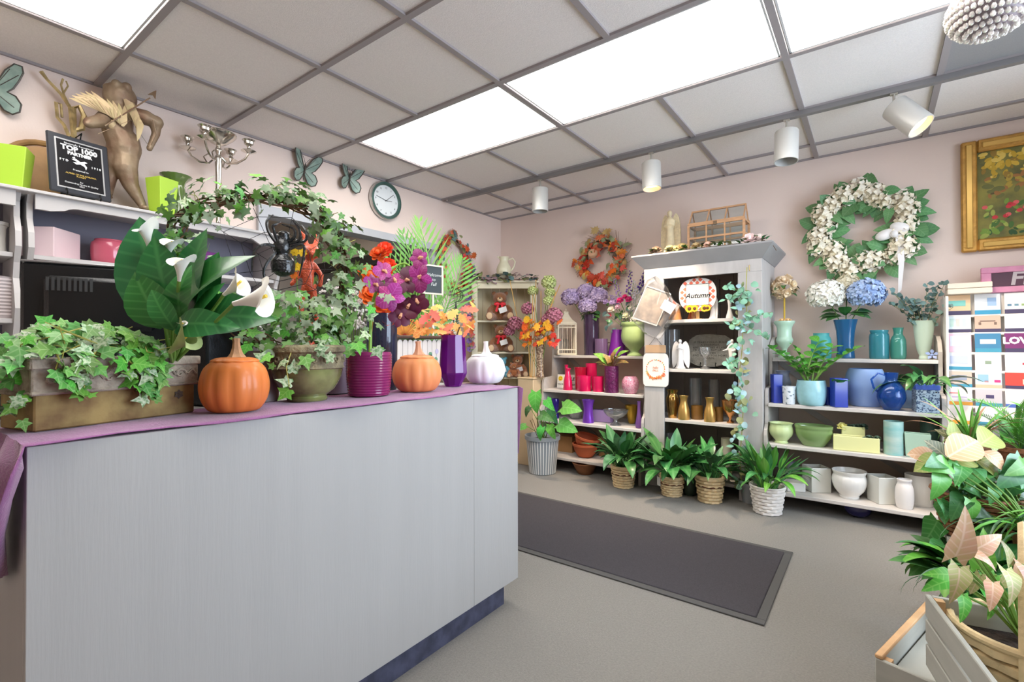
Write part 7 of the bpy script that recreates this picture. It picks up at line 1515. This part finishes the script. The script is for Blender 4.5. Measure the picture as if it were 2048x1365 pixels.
# card rack
xr0 = PY(1893, 700, -.2).x; t = thing('card_rack', 'white greeting card rack standing against the back wall', 'rack', (xr0, 0, 0)); rk = mat('rack_white', (236, 232, 228), .5)
RW = 1.0; ztop = PY(1900, 590, -.15).z
obj('back_panel', MB().box(0, RW, -.1, -.02, 0, ztop), rk, t, smooth=False); obj('side_panel', MB().bbox(-.012, -.0005, -.32, -.02, 0, ztop-.02, .003), rk, t)
cols_u = [(1893, 1943), (1950, 2005), (2010, 2062)]
rows_v = [(590, 632), (633, 667), (668, 706), (707, 742), (744, 776), (778, 812), (814, 850)]
cwid = PY(1943, 650, -.2).x-PY(1893, 650, -.2).x
TEAL, NAVY = (70, 150, 180), (70, 64, 96)
cards = [[((236, 200, 160), NAVY), ((238, 240, 242), (60, 150, 190)), ((244, 240, 234), NAVY)], [((222, 236, 236), NAVY), ((206, 178, 160), NAVY), ((238, 242, 244), NAVY)], [((240, 200, 216), None), ((66, 130, 170), TEAL), ((120, 50, 110), NAVY)], [((226, 230, 234), TEAL), ((246, 242, 240), None), ((238, 238, 238), None)], [((206, 190, 176), TEAL), ((206, 226, 236), (240, 190, 160)), ((226, 76, 66), NAVY)], [((236, 232, 236), (244, 170, 70)), ((206, 200, 206), (70, 150, 170)), ((240, 238, 240), (80, 110, 190))], [((244, 232, 224), (244, 170, 70)), ((240, 236, 240), TEAL), ((236, 236, 236), TEAL)]]
desc = [['peach landscape', 'blue snow globe', 'butterfly row'], ['pale striped', 'tan laurel branch', 'plain white'], ['pink bordered', 'blue paper boat', 'purple LOVE'], ['grey blue panel', 'tiny house', 'red berry'], ['silver photo', 'pale blue gift', 'bright red'], ['red scribble', 'grey bird', 'blue banded white'], ['cream wash', 'violet edged', 'teal banded white']]
deco = {(0, 0): [((130, 200, 190), .1, .3, .8, .65)], (0, 1): [((160, 190, 224), .5, .25, .85, .75)], (0, 2): [((90, 130, 160), .1, .2, .25, .32), ((110, 150, 170), .35, .2, .5, .32), ((150, 180, 120), .6, .2, .75, .32)], (1, 0): [((186, 214, 206), .15, .2, .3, .8), ((240, 206, 200), .4, .2, .55, .8), ((196, 214, 236), .65, .2, .8, .8)], (1, 1): [((120, 100, 90), .2, .55, .8, .62), ((120, 100, 90), .15, .3, .25, .5), ((120, 100, 90), .75, .3, .85, .5)], (2, 0): [((232, 236, 246), .15, .15, .85, .85)], (2, 1): [((240, 244, 246), .2, .3, .8, .6)], (3, 0): [((190, 200, 226), .15, .2, .85, .8)], (3, 1): [((140, 160, 140), .38, .2, .62, .45)], (3, 2): [((190, 60, 80), .6, .2, .72, .35)], (4, 1): [((220, 60, 130), .72, .2, .95, .4), ((236, 150, 140), .35, .2, .5, .35), ((150, 190, 220), .1, .25, .5, .8)], (4, 2): [((240, 220, 200), .6, .1, .95, .5)], (5, 0): [((236, 150, 150), .1, .6, .5, .68), ((200, 190, 220), .2, .3, .8, .4)], (5, 1): [((80, 70, 110), .4, .35, .7, .6)], (4, 0): [((150, 160, 180), .2, .3, .8, .7)]}
for j, row in enumerate(rows_v):
    yf = -.13-.028*j; zb, ztp = PY(1920, row[1], yf).z, PY(1920, row[0], yf).z
    obj('pocket', MB().bbox(.0, RW, yf-.006, yf+.02, zb-.012, zb+.004, .002), rk, t)
    for i in range(3):
        xa = PY(cols_u[i][0], 650, yf).x; xb = xa+cwid*(1.0 if i < 2 else 1.05); hh = (ztp-zb)*.97; ww = xb-xa
        g = thing('greeting_card', desc[j][i]+' greeting card in the card rack', 'card', (xa, yf, zb+.005), 0, 'greeting cards in the rack'); A = RX(-9)
        c1, c2 = cards[j][i]
        obj('sheet', MB().box(0, ww, 0, .004, 0, hh), mat('card_%d_%d_%d' % c1, c1, .55), g, A, smooth=False)
        if c2: obj('title_strip', MB().box(0, ww, -.0022, -.0004, .0, hh*.2), mat('card_%d_%d_%d' % c2, c2, .55), g, A, smooth=False)
        for cc, x0, z0, x1, z1 in deco.get((j, i), []): obj('printed_shape', MB().box(ww*x0, ww*x1, -.0014, -.0003, hh*(.2+.8*z0), hh*(.2+.8*z1)), mat('card_%d_%d_%d' % cc, cc, .55), g, A, smooth=False)
        if (j, i) == (2, 2): obj('lettering', TX['love'], mat('love_white', (246, 236, 244), .5), g, A @ T(ww*.48, -.002, hh*.6) @ RX(90) @ SC(.9))
t = thing('box_stack', 'stack of white envelope boxes on top of the card rack', 'box', (PY(1892, 575, -.1).x, -.11, ztop+.001))
for k in range(2): obj('box', MB().bbox(0, .2, -.06, .06, .034*k, .034*k+.032, .003), mat('envelope_box', (236, 224, 206), .6), t)
xs_ = PY(1962, 560, -.11).x; zs_ = PY(1962, 580, -.11).z; t = thing('flowers_sign', 'pink framed wooden sign with script lettering on the card rack', 'sign', (xs_, -.11, ztop+.001), R(0))
A = RX(-6); pkw = mat('pink_wood', (206, 140, 170), .6, var=.1, vs=15); LW, LH = .6, .155
obj('board', MB().box(.02, LW-.02, -.006, .006, .02, LH-.02), mat('sign_plum', (84, 56, 72), .6), t, A, smooth=False)
for x0, x1, z0, z1 in ((0, LW, 0, .035), (0, LW, LH-.035, LH), (0, .045, .035, LH-.035), (LW-.045, LW, .035, LH-.035)): obj('frame_side', MB().bbox(x0, x1, -.014, .01, z0, z1, .003), pkw, t, A)
obj('lettering', TX['flow'], mat('letter_grey', (186, 176, 180), .5), t, A @ T(.3, -.0075, .078) @ RX(90) @ SC(1.1))
# ================================================================ palm, chalkboard and things behind the counter end
p = PX(845, 690, 1.25); ctab = Vector((.95, -1.75, 0))
t = thing('display_table', 'dark wood display table behind the counter end', 'table', (.75, -1.75, 0)); dw = mat('dark_wood', (84, 58, 48), .5, var=.15, vs=8, stretch=(1, 8, 1)); ztab = .86
obj('top', MB().bbox(-.3, .3, -.45, .45, ztab-.03, ztab, .004), dw, t)
for sx in (-1, 1):
    for sy in (-1, 1): obj('leg', MB().bbox(sx*.26-.02, sx*.26+.02, sy*.41-.02, sy*.41+.02, 0, ztab-.0305, .003), dw, t)
def tb(u, v, x=.85): return PX(u, v, x)
# picket planter box painted with hydrangeas
a_, b_ = tb(795, 700, .98), tb(882, 700, .98); zt_ = tb(840, 678, .98).z
t = thing('picket_planter', 'white picket fence planter painted with hydrangeas', 'planter', (.9, (a_.y+b_.y)/2, ztab+.001)); hl_ = abs(b_.y-a_.y)/2; pkm = mat('picket_white', (222, 212, 206), .6, var=.05)
hp = zt_-ztab
for i in range(9):
    y = -hl_+(i+.5)*2*hl_/9; w_ = hl_/9*.94; obj('picket', MB().prism([(y-w_, 0), (y+w_, 0), (y+w_, hp*.9)]+[(y+w_*math.cos(R(k*30)), hp*.9+w_*math.sin(R(k*30))) for k in range(1, 6)]+[(y-w_, hp*.9)], .07, .08, 'x'), pkm, t, smooth=False)
obj('box', MB().box(-.07, .0695, -hl_, hl_, 0, hp*.85), mat('planter_tan', (190, 160, 126), .7), t, smooth=False)
for i in range(14): q = Vector((.0815, -hl_*.1+hl_*.9*rnd.random(), hp*(.3+.4*rnd.random()))); obj('painted_bloom', MB().lathe([(.001, .001), (.016, .001), (.016, 0)], 10, M=RY(90)), mat('painted_%d' % (i % 3), [(150, 140, 180), (110, 150, 120), (190, 180, 206)][i % 3], .7), t, T(*q), smooth=False)
# wooden tray with orange basket ornaments
t = thing('orange_fan_basket', 'orange slatted fan shaped basket above the picket planter', 'basket', (.86, tb(810, 660, .86).y, ztab+hp+.02), R(35)); ob_ = mat('orange_slat', (232, 148, 70), .6, rand=.12)
for i in range(17): a = R(-75+150*i/16); obj('slat', MB().box(-.004, .004, -.0025, .0025, 0, .115, RY(math.degrees(a))), ob_, t, smooth=False)
obj('hub', MB().tube([(0, -.012, .004), (0, .012, .004)], .012, 10), mat('slat_dark', (150, 50, 30), .6), t)
obj('rim', MB().tube([(.1*math.sin(R(-75+15*i)), 0, .1*math.cos(R(-75+15*i))) for i in range(11)], .004, 5), mat('slat_dark', (150, 50, 30)), t)
solo('wood_tray', MB().bbox(-.1, .1, -.3, .3, 0, .018, .004), dw, 'dark wooden tray lying across the picket planter', 'tray', T(.9, (a_.y+b_.y)/2, ztab+hp+.001))
# palm
pp = tb(850, 640, .62); t = thing('potted_palm', 'bright green parlour palm behind the purple vase', 'plant', (.62, pp.y, ztab+.001)); obj('pot', pot_mb(.07, .09, .15), mat('palm_pot', (110, 84, 66), .6), t); obj('soil', soil_disc(.08, .128), soil_m, t)
fr_ = [frond(13, .3, .35, 46, .013), frond(13, .32, .7, 46, .013), frond(12, .28, 1.0, 50, .013)]
def op(u, v): q = PX(u, v, .7); return Vector((q.x-.62, q.y-pp.y, q.z-ztab))
for i, (u, v) in enumerate(((815, 478), (852, 452), (905, 560), (915, 625), (790, 515), (800, 585), (890, 650), (930, 520), (870, 610), (795, 645), (828, 610))):
    e_ = op(u, v); b_ = Vector((0, 0, .13)); d = e_-b_; obj('frond', fr_[i % 3], G_palm, t, frame(b_+d*.15, d, (.9, -.3, .5), d.length*.9)); obj('stalk', MB().tube([b_, b_+d*.3], .004, 5), stem_m, t)
# chalkboard
q = tb(866, 560, .98); t = thing('chalkboard_sign', 'small cream framed chalkboard sign on a stake among the palm fronds', 'sign', (.98, q.y, ztab+hp+.02), R(75)); hz = q.z-ztab-hp-.02
obj('board', MB().box(-.06, .06, -.004, .004, hz-.085, hz+.085), mat('chalkboard', (66, 74, 78), .8, var=.1), t, smooth=False)
f = MB()
for x0, x1, z0, z1 in ((-.072, .072, hz-.095, hz-.085), (-.072, .072, hz+.085, hz+.095), (-.072, -.06, hz-.085, hz+.085), (.06, .072, hz-.085, hz+.085)): f.box(x0, x1, -.008, .006, z0, z1)
obj('frame', f, mat('chalk_frame', (232, 222, 196), .6), t, smooth=False); obj('lettering', TX['chalk'], mat('chalk', (214, 218, 216), .9), t, T(0, -.006, hz) @ RX(90)); obj('stake', MB().box(-.006, .006, -.003, .003, 0, hz-.09), mat('chalk_frame', (232, 222, 196)), t, smooth=False)
# wire basket cage
q = tb(912, 605, .8); t = thing('wire_cage', 'small black wire cage ornament beside the palm', 'ornament', (.8, q.y, ztab+.001)); wb = MB(); zc_ = q.z-ztab
for k in range(7): a = k*PI/7; wb.tube([(.05*math.cos(a)*math.sin(s_*PI/8), .06*math.sin(a)*math.sin(s_*PI/8), zc_+.05-.05*math.cos(s_*PI/8)*-1) for s_ in range(9)], .0016, 4)
wb.tube([(.05*math.cos(i*PI/8), .06*math.sin(i*PI/8), zc_+.05) for i in range(16)], .002, 4, True)
for a in range(3): wb.tube([(.0, 0, zc_), (.07*math.cos(a*2.1), .07*math.sin(a*2.1), 0)], .004, 5)
obj('wire', wb, mat('black_wire', (54, 50, 50), .5, .5), t)
solo('white_pumpkin_small', MB().lathe(sm([(.02, 0), (.04, .01), (.05, .035), (.035, .06), (.01, .065)], 2), 36, lambda a, t_, j: 1-.06*abs(math.cos(a*4))**5), mat('white_pumpkin', (246, 244, 246)), 'tiny white pumpkin on the display table behind the purple vase', 'pumpkin', T(.95, tb(930, 690, .95).y, ztab+.001))
# ---------------------------------------------------------------- workroom cooler beyond the opening
yc = -.55; t = thing('flower_cooler', 'dark framed flower cooler in the workroom beyond the opening', 'cooler', (-1.55, yc, 0)); cf = mat('cooler_frame', (58, 54, 52), .5)
obj('header', MB().box(-1.3, 1.35, -.02, .1, 2.02, 2.15), cf, t, smooth=False)
for x in (-1.3, -.64, .02, .68, 1.29): obj('post', MB().box(x, x+.06, -.02, .06, 0, 2.02), cf, t, smooth=False)
obj('soffit', MB().box(-1.3, 1.35, .0, .5, 2.151, 2.43), mat('soffit_white', (226, 216, 206), .7), t, smooth=False)
obj('back_panel', MB().box(-1.3, 1.35, .44, .5, 0, 2.15), mat('cooler_inside', (226, 218, 212), .7), t, smooth=False)
for z in (.5, 1.0, 1.55): obj('shelf', MB().box(-1.28, 1.33, .1, .43, z, z+.015), alu, t, smooth=False)
for x in (-1.24, -.58, .08, .74): obj('door_pane', MB().box(x, x+.6, .0, .008, .05, 2.01), glass('pane_glass', (222, 230, 228)), t, smooth=False)
for i in range(7):
    x = -1.1+i*.37; g = thing('cooler_bucket', ['pale pink', 'white', 'lilac', 'cream', 'blush', 'ivory', 'peach'][i]+' flowers in a bucket inside the cooler', 'flowers', (-1.55+x, yc+.27, 1.566))
    obj('bucket', pot_mb(.06, .08, .14), white_c, g)
    obj('flower_head', floret_head(.13, 60, .035, (1, .9, .7), i, -.3), mat('cooler_flower_%d' % i, [(240, 200, 210), (240, 240, 240), (206, 190, 226), (240, 230, 206), (240, 214, 206), (242, 240, 226), (246, 210, 180)][i], .7), g, T(0, 0, .2))

p = PZ(1049, 926, 0); t = thing('floor_basket', 'small tan woven basket on the floor between counter and monstera', 'basket', (p.x-.03, p.y+.06, .0008)); obj('weave', weave_basket(.08, .1, .2, 24, 10), tan_b, t); obj('handle', MB().tube([(0, .1*math.cos(R(180*i/14)), .19+.16*math.sin(R(180*i/14))) for i in range(15)], .006, 6), bro, t)
# ================================================================ right foreground: crates, stand and plants
gw_m = mat('grey_wood', (168, 166, 156), .65, var=.06, vs=6, stretch=(1, 1, 6)); raw = mat('raw_wood', (202, 160, 116), .7, var=.1, vs=12)
def crate(label, loc, rz, L_, W_, H_, n, wallm=gw_m, tilt=None, th=.012, zf=.004, along_y=False, strip=False):
    t = thing('slatted_crate', label, 'crate', loc, rz); sh = H_/n
    for i in range(n):
        z0, z1 = i*sh+.004, (i+1)*sh-.003
        for y in (0, W_-th): obj('slat', MB().bbox(0, L_, y, y+th, z0, z1, .002), wallm, t)
        for x in (0, L_-th): obj('slat', MB().bbox(x, x+th, th+.0005, W_-th-.0005, z0, z1, .002), wallm, t)
    for x in (th+.001, L_-th-.019):
        for y in (th+.001, W_-th-.019): obj('corner_post', MB().box(x, x+.018, y, y+.018, .004, H_-.004), raw, t, smooth=False)
    if strip: obj('rim_strip', MB().bbox(-.001, th+.004, 0, W_, H_-.002, H_+.008, .002), raw, t); obj('rim_strip', MB().bbox(.13, .13+th, th, W_-th, zf+.02, zf+.035, .002), raw, t)
    if along_y:
        for i in range(3): obj('floor_board', MB().bbox(th+.004+i*(L_-2*th)/3, th+(i+.86)*(L_-2*th)/3, th+.02, W_-th-.02, zf, zf+.01, .002), wallm, t)
        return t
    k = max(2, int(W_/.085))
    for i in range(k): obj('floor_board', MB().box(th+.02, L_-th-.02, th+.002+i*(W_-2*th)/k, th+(i+.82)*(W_-2*th)/k, .004, .014), wallm, t, smooth=False)
    return t
# lower crate, open towards the aisle
p0 = PZ(1750, 1315, .27); p1 = PZ(1845, 1215, .27); d1 = (p1-p0); a1 = math.atan2(d1.y, d1.x)
crate('open grey slatted crate standing on the carpet', (p0.x, p0.y, .001), a1-R(90)+R(0), .36, .46, .27, 3, zf=.205, along_y=True, strip=True)
# shelf stand that carries the plants
# upper crate turned across it
q0 = CAM+ray(1850, 1186)*1.22; q1 = PZ(1985, 1365, q0.z); d2 = q1-q0; a2 = math.atan2(d2.y, d2.x)
uc = crate('grey slatted crate set crosswise on the open crate', (q0.x, q0.y, .2735), a2, .5, .3, q0.z-.2735, 3)
M_uc = Matrix.Translation(uc.location) @ Matrix.Rotation(a2, 4, 'Z')
# handled basket with pink syngonium, standing in the upper crate
bz = .2735+.016
bp = CAM+ray(2025, 1290)*1.12; bp = Vector((bp.x+.02, bp.y, 0)); zr = PZ(2025, 1240, 0)
mmb = 1.12/F_PX; rt = .125; hbk = .19
top_z = .42
t = thing('handled_basket', 'pale split wood basket with an arched handle in the upper crate', 'basket', (bp.x, bp.y, top_z-hbk)); pw_ = mat('split_wood', (222, 196, 150), .65, var=.1, vs=30, bump=.3, bs=90)
obj('weave', weave_basket(rt*.78, rt, hbk, 24, 7), pw_, t); obj('rim', MB().tube([(rt*1.02*math.cos(2*PI*i/36), rt*1.02*math.sin(2*PI*i/36), hbk+.006) for i in range(36)], .009, 8, True), pw_, t)
obj('handle', MB().merge((lambda b_: [b_.box(-.012, .012, -.002, .002, 0, .04, frame((0, rt*1.05*math.cos(R(180*i/16)), hbk*.6+(.0 if 0 < i < 16 else -.0)+.3*math.sin(R(180*i/16))), (1, 0, 0), (0, math.cos(R(180*i/16)), math.sin(R(180*i/16)))) @ RY(90) @ RZ(0)) for i in range(0)] and b_ or b_)(MB()).tube([(0, rt*1.05*math.cos(R(180*i/16)), hbk*.5+.34*math.sin(R(180*i/16))) for i in range(17)], .011, 6)), pw_, t, RZ(math.degrees(yaw_to_cam(bp))))
obj('soil', soil_disc(rt*.95, hbk*.88), soil_m, t)
obj('stand_foot', MB().lathe([(rt*.7, 0), (rt*.7, -.001)], 16), pw_, t)
syn_m = [mat('syngonium_pink', (222, 168, 146), .5, rand=.12, vein=((236, 206, 186), .5, 40), col2=(206, 176, 130), vs=3, trl=.1), mat('syngonium_green', (176, 178, 116), .5, rand=.15, vein=((226, 196, 176), .4, 40), trl=.1)]
arw = [leaf(.34, 'arrow', 8, .16, .2), leaf(.36, 'arrow', 8, .22, .45), leaf(.3, 'heart', 8, .2, .3)]
def fg(u, v, k): return CAM+ray(u, v)*k
def place_leaves(root, rows, meshes, mats, base, stalkm):
    r_ = random.Random(len(rows))
    for i, (u0, v0, u1, v1, k, k2, im, mm_) in enumerate(rows):
        a_, b_ = fg(u0, v0, k)-root.location, fg(u1, v1, k2)-root.location; d = b_-a_
        up = -FWD*.8+Vector((r_.uniform(-.4, .4), 0, .7)); obj('leaf', meshes[im], mats[mm_], root, frame(a_, d, up, d.length))
        obj('stalk', MB().tube([base, (Vector(base)+a_)/2+Vector((0, 0, .02)), a_], .003, 5), stalkm, root)
t = thing('syngonium', 'pink arrowhead syngonium growing in the handled basket', 'plant', (bp.x, bp.y, top_z-.02))
place_leaves(t, [(1910, 1115, 1944, 1020, 1.02, 1.0, 0, 0), (1950, 1100, 2012, 1068, 1.05, 1.05, 0, 0), (1945, 1108, 2000, 1135, 1.03, 1.0, 1, 0), (1918, 1135, 1912, 1205, 1.0, .97, 1, 1), (2020, 1130, 2010, 1080, 1.1, 1.1, 0, 1), (2040, 1150, 2060, 1080, 1.1, 1.1, 0, 0), (2010, 1140, 2040, 1205, 1.0, .95, 1, 1), (1985, 1165, 1985, 1215, 1.02, .98, 2, 0), (1960, 1150, 1940, 1190, 1.1, 1.1, 2, 1), (2045, 1130, 2075, 1190, 1.05, 1.0, 1, 0), (1900, 1150, 1850, 1148, 1.15, 1.15, 0, 2), (1905, 1160, 1848, 1178, 1.18, 1.18, 2, 2), (1925, 1190, 1930, 1245, 1.05, 1.02, 2, 2), (1960, 1140, 1975, 1060, 1.2, 1.2, 0, 2), (1990, 1150, 1960, 1180, 1.1, 1.1, 0, 2), (1975, 1180, 1990, 1240, 1.12, 1.08, 2, 2), (2000, 1170, 2030, 1140, 1.15, 1.15, 0, 1)], arw, syn_m+[G_bright], (0, 0, 0), stem_m)
# plant stand behind the crates
sx0, sy0 = 3.455, -1.98
t = thing('plant_stand', 'grey wooden two tier plant stand behind the crates', 'stand', (sx0, sy0, 0)); ZS1, ZS2 = .40, .58
for i in range(4): obj('board', MB().bbox(0, .8, i*.09, i*.09+.085, ZS1-.02, ZS1, .002), gw_m, t)
for i in range(3): obj('board', MB().bbox(.06, .8, .37+i*.09, .37+i*.09+.085, ZS2-.02, ZS2, .002), gw_m, t)
for x in (.005, .755):
    for y, z in ((.005, ZS1-.0205), (.315, ZS1-.0205), (.375, ZS2-.0205), (.585, ZS2-.0205)): x_ = x+.06*(y > .35 and x < .1); obj('leg', MB().bbox(x_, x_+.04, y, y+.035, 0, z, .002), gw_m, t)
def on_stand(x, y): return Vector((x, y, ZS1+.001 if y < sy0+.365 else ZS2+.001))
wk_m = mat('wicker_dark', (132, 86, 56), .7, var=.25, vs=40, bump=.5, bs=90)
# wicker basket with mixed plants on the lower tier (left side)
c = Vector((3.54, -1.80, ZS1+.001)); t = thing('wicker_basket', 'dark brown wicker basket full of mixed foliage on the stand', 'basket', c); obj('weave', weave_basket(.09, .12, .15, 26, 9, .025), wk_m, t); obj('soil', soil_disc(.115, .13), soil_m, t)
dc = (c-CAM).dot(FWD)
t = thing('maranta', 'prayer plant with striped dark and pink backed leaves in the wicker basket', 'plant', c+Vector((-.02, -.02, .13)))
mar = [mat('maranta_dark', (96, 100, 66), .45, rand=.15, vein=((170, 160, 120), .6, 60)), mat('maranta_pink', (206, 160, 120), .45, rand=.1, vein=((232, 200, 170), .5, 50)), mat('maranta_green', (150, 160, 84), .45, rand=.15, vein=((196, 186, 120), .4, 50))]
ov = [leaf(.34, 'oval', 8, .15, .2), leaf(.38, 'oval', 8, .2, .4)]
place_leaves(t, [(1880, 920, 1822, 905, dc-.02, dc-.02, 0, 1), (1905, 935, 1862, 880, dc, dc, 0, 0), (1925, 905, 1890, 855, dc+.02, dc+.04, 1, 0), (1895, 915, 1965, 875, dc-.1, dc-.08, 0, 1), (1900, 925, 1955, 905, dc-.08, dc-.06, 1, 2), (1960, 890, 2000, 862, dc-.05, dc, 0, 2), (1965, 905, 2018, 935, dc-.08, dc-.12, 1, 1), (1950, 920, 2010, 950, dc-.06, dc-.1, 1, 2), (1895, 870, 1940, 860, dc+.02, dc+.04, 1, 2), (1990, 905, 1975, 860, dc-.02, dc, 0, 2), (1890, 925, 1840, 930, dc-.04, dc-.06, 1, 2)], ov, mar, (0, 0, 0), stem_m)
t = thing('philodendron', 'heart leaf philodendron trailing from the wicker basket', 'plant', c+Vector((-.03, -.03, .13)))
hrt = [leaf(.42, 'heart', 7, .16, .25), leaf(.4, 'heart', 7, .22, .4)]
place_leaves(t, [(1895, 928, 1930, 975, dc-.1, dc-.12, 0, 0), (1880, 945, 1875, 1000, dc-.1, dc-.13, 1, 0), (1900, 930, 1852, 935, dc-.1, dc-.12, 0, 0), (1935, 985, 1965, 945, dc-.06, dc-.06, 0, 1), (1930, 975, 1975, 995, dc-.08, dc-.1, 1, 1), (1905, 1000, 1925, 1020, dc-.08, dc-.1, 1, 1), (1940, 1000, 1950, 1045, dc-.1, dc-.12, 1, 0), (1880, 1000, 1900, 1035, dc-.06, dc-.1, 1, 1), (1960, 960, 2010, 985, dc-.02, dc-.04, 1, 1), (2000, 940, 2040, 990, dc-.02, dc-.05, 1, 1), (2015, 990, 1990, 1030, dc-.04, dc-.08, 0, 1)], hrt, [mat('philodendron', (92, 172, 76), .35, rand=.18, vein=((130, 196, 110), .25, 30), coat=.2), G_lily], (0, 0, 0), stem_m)
# spider plant on the lower tier front
c2 = Vector((3.66, -2.02, ZS1+.001)); c2 = Vector((3.76, -1.86, ZS1+.001)); t = thing('spider_plant', 'arching spider plant in a small white pot on the stand', 'plant', c2); obj('pot', pot_mb(.055, .07, .11), white_c, t); obj('soil', soil_disc(.062, .095), soil_m, t)
SPL = [pleaf(.05, 15, a, .03, 'blade', 8, .35, npet=1) for a in (100, 130, 150)]
bunch(t, 84, SPL, [mat('spider_green', (112, 172, 78), .4, rand=.25), G_bright, G_silver], .27, .095, .03, (0, 50), (.6, 1.15), 15)
# leafy dark plant filling the low gap between basket and crates
c3 = Vector((3.585, -2.02, .0)); t = thing('foliage_pot', 'low dark green foliage plant in a black pot beside the stand', 'plant', Vector((3.50, -2.06, .001))); obj('pot', pot_mb(.045, .058, .34), mat('black_pot', (40, 42, 44)), t); obj('soil', soil_disc(.05, .305), soil_m, t)
bunch(t, 84, [pleaf(.35, 6, a, .16, 'lance', 7, .25) for a in (60, 95, 125)]+[SPL[1]], [G_deep, G_lily, G_bright, G_silver], .2, .305, .03, (0, 52), (.7, 1.15), 18)
# second tier: asparagus fern, dracaena, fiddle leaf
c4 = Vector((3.56, -1.5, ZS2+.001)); t = thing('dracaena', 'spiky green and pink striped dracaena on the upper tier', 'plant', c4); obj('pot', pot_mb(.055, .07, .11), wk_m, t); obj('soil', soil_disc(.062, .095), soil_m, t)
bunch(t, 40, [pleaf(.03, 4, a, .035, 'blade', 7, .35, npet=1) for a in (30, 70, 110)], [G_bright, mat('dracaena_pink', (196, 150, 120), .4, rand=.2), G_palm], .22, .095, .02, (0, 45), (.6, 1.1), 21)
c5 = Vector((3.70, -1.52, ZS2+.001)); t = thing('asparagus_fern', 'feathery asparagus fern on the upper tier', 'plant', c5); obj('pot', pot_mb(.055, .07, .11), wk_m, t); obj('soil', soil_disc(.062, .095), soil_m, t)
r = random.Random(9); af = [frond(20, .16, .7, 40, .012), frond(20, .18, 1.1, 40, .012)]
for i in range(24): obj('frond', af[i % 2], [G_palm, G_bright, G_silver][i % 3], t, T(0, 0, .095) @ RZ(r.uniform(0, 360)) @ RX(r.uniform(20, 80)) @ SC(r.uniform(.16, .26)))
c6 = Vector((3.88, -1.5, ZS2+.001)); t = thing('moss_pole_plant', 'big leaved green pothos climbing a brown moss pole', 'plant', c6); obj('pot', pot_mb(.07, .085, .12), wk_m, t); obj('soil', soil_disc(.075, .105), soil_m, t)
obj('moss_pole', MB().lathe([(.02, .1)]+[(.02+.003*((i*7) % 3), .1+.26*i/20) for i in range(21)]+[(.001, .365)], 12), brown_m, t)
place_leaves(t, [(2030, 900, 2048, 830, 2.55, 2.55, 0, 0), (2040, 930, 2020, 870, 2.5, 2.5, 0, 0), (2050, 950, 2090, 880, 2.5, 2.5, 1, 0), (2030, 920, 2060, 990, 2.45, 2.4, 1, 0), (2020, 880, 2000, 830, 2.55, 2.55, 0, 0), (2060, 900, 2070, 840, 2.5, 2.5, 0, 0)], hrt, [mat('pothos', (70, 150, 50), .35, rand=.15, coat=.2)], (0, 0, .1), stem_m)
bunch(t, 14, PL, G_bright, .24, .105, .03, (0, 40), (.7, 1.1), 25)

t = thing('trailing_pothos', 'dense mid green pothos spilling over the front edge of the stand', 'plant', Vector((3.665, -1.935, ZS1+.001))); obj('pot', pot_mb(.05, .06, .08), wk_m, t); obj('soil', soil_disc(.054, .068), soil_m, t)
r = random.Random(61); rows = []
for i in range(70):
    u = r.uniform(1875, 2070); v = r.uniform(920, 1120); k = r.uniform(1.62, 1.8); rows.append((u, v, u+r.uniform(-45, 35), v+r.uniform(5, 50), k, k-.05, r.randrange(2), r.randrange(3)))
place_leaves(t, rows, hrt, [G_deep, G_lily, mat('pothos_mid', (84, 150, 72), .4, rand=.25, vein=((130, 180, 110), .25, 30))], (0, 0, .07), stem_m)
bunch(t, 34, SPL, [mat('spider_green', (112, 172, 78)), G_silver, G_bright], .24, .07, .03, (0, 55), (.6, 1.15), 33)
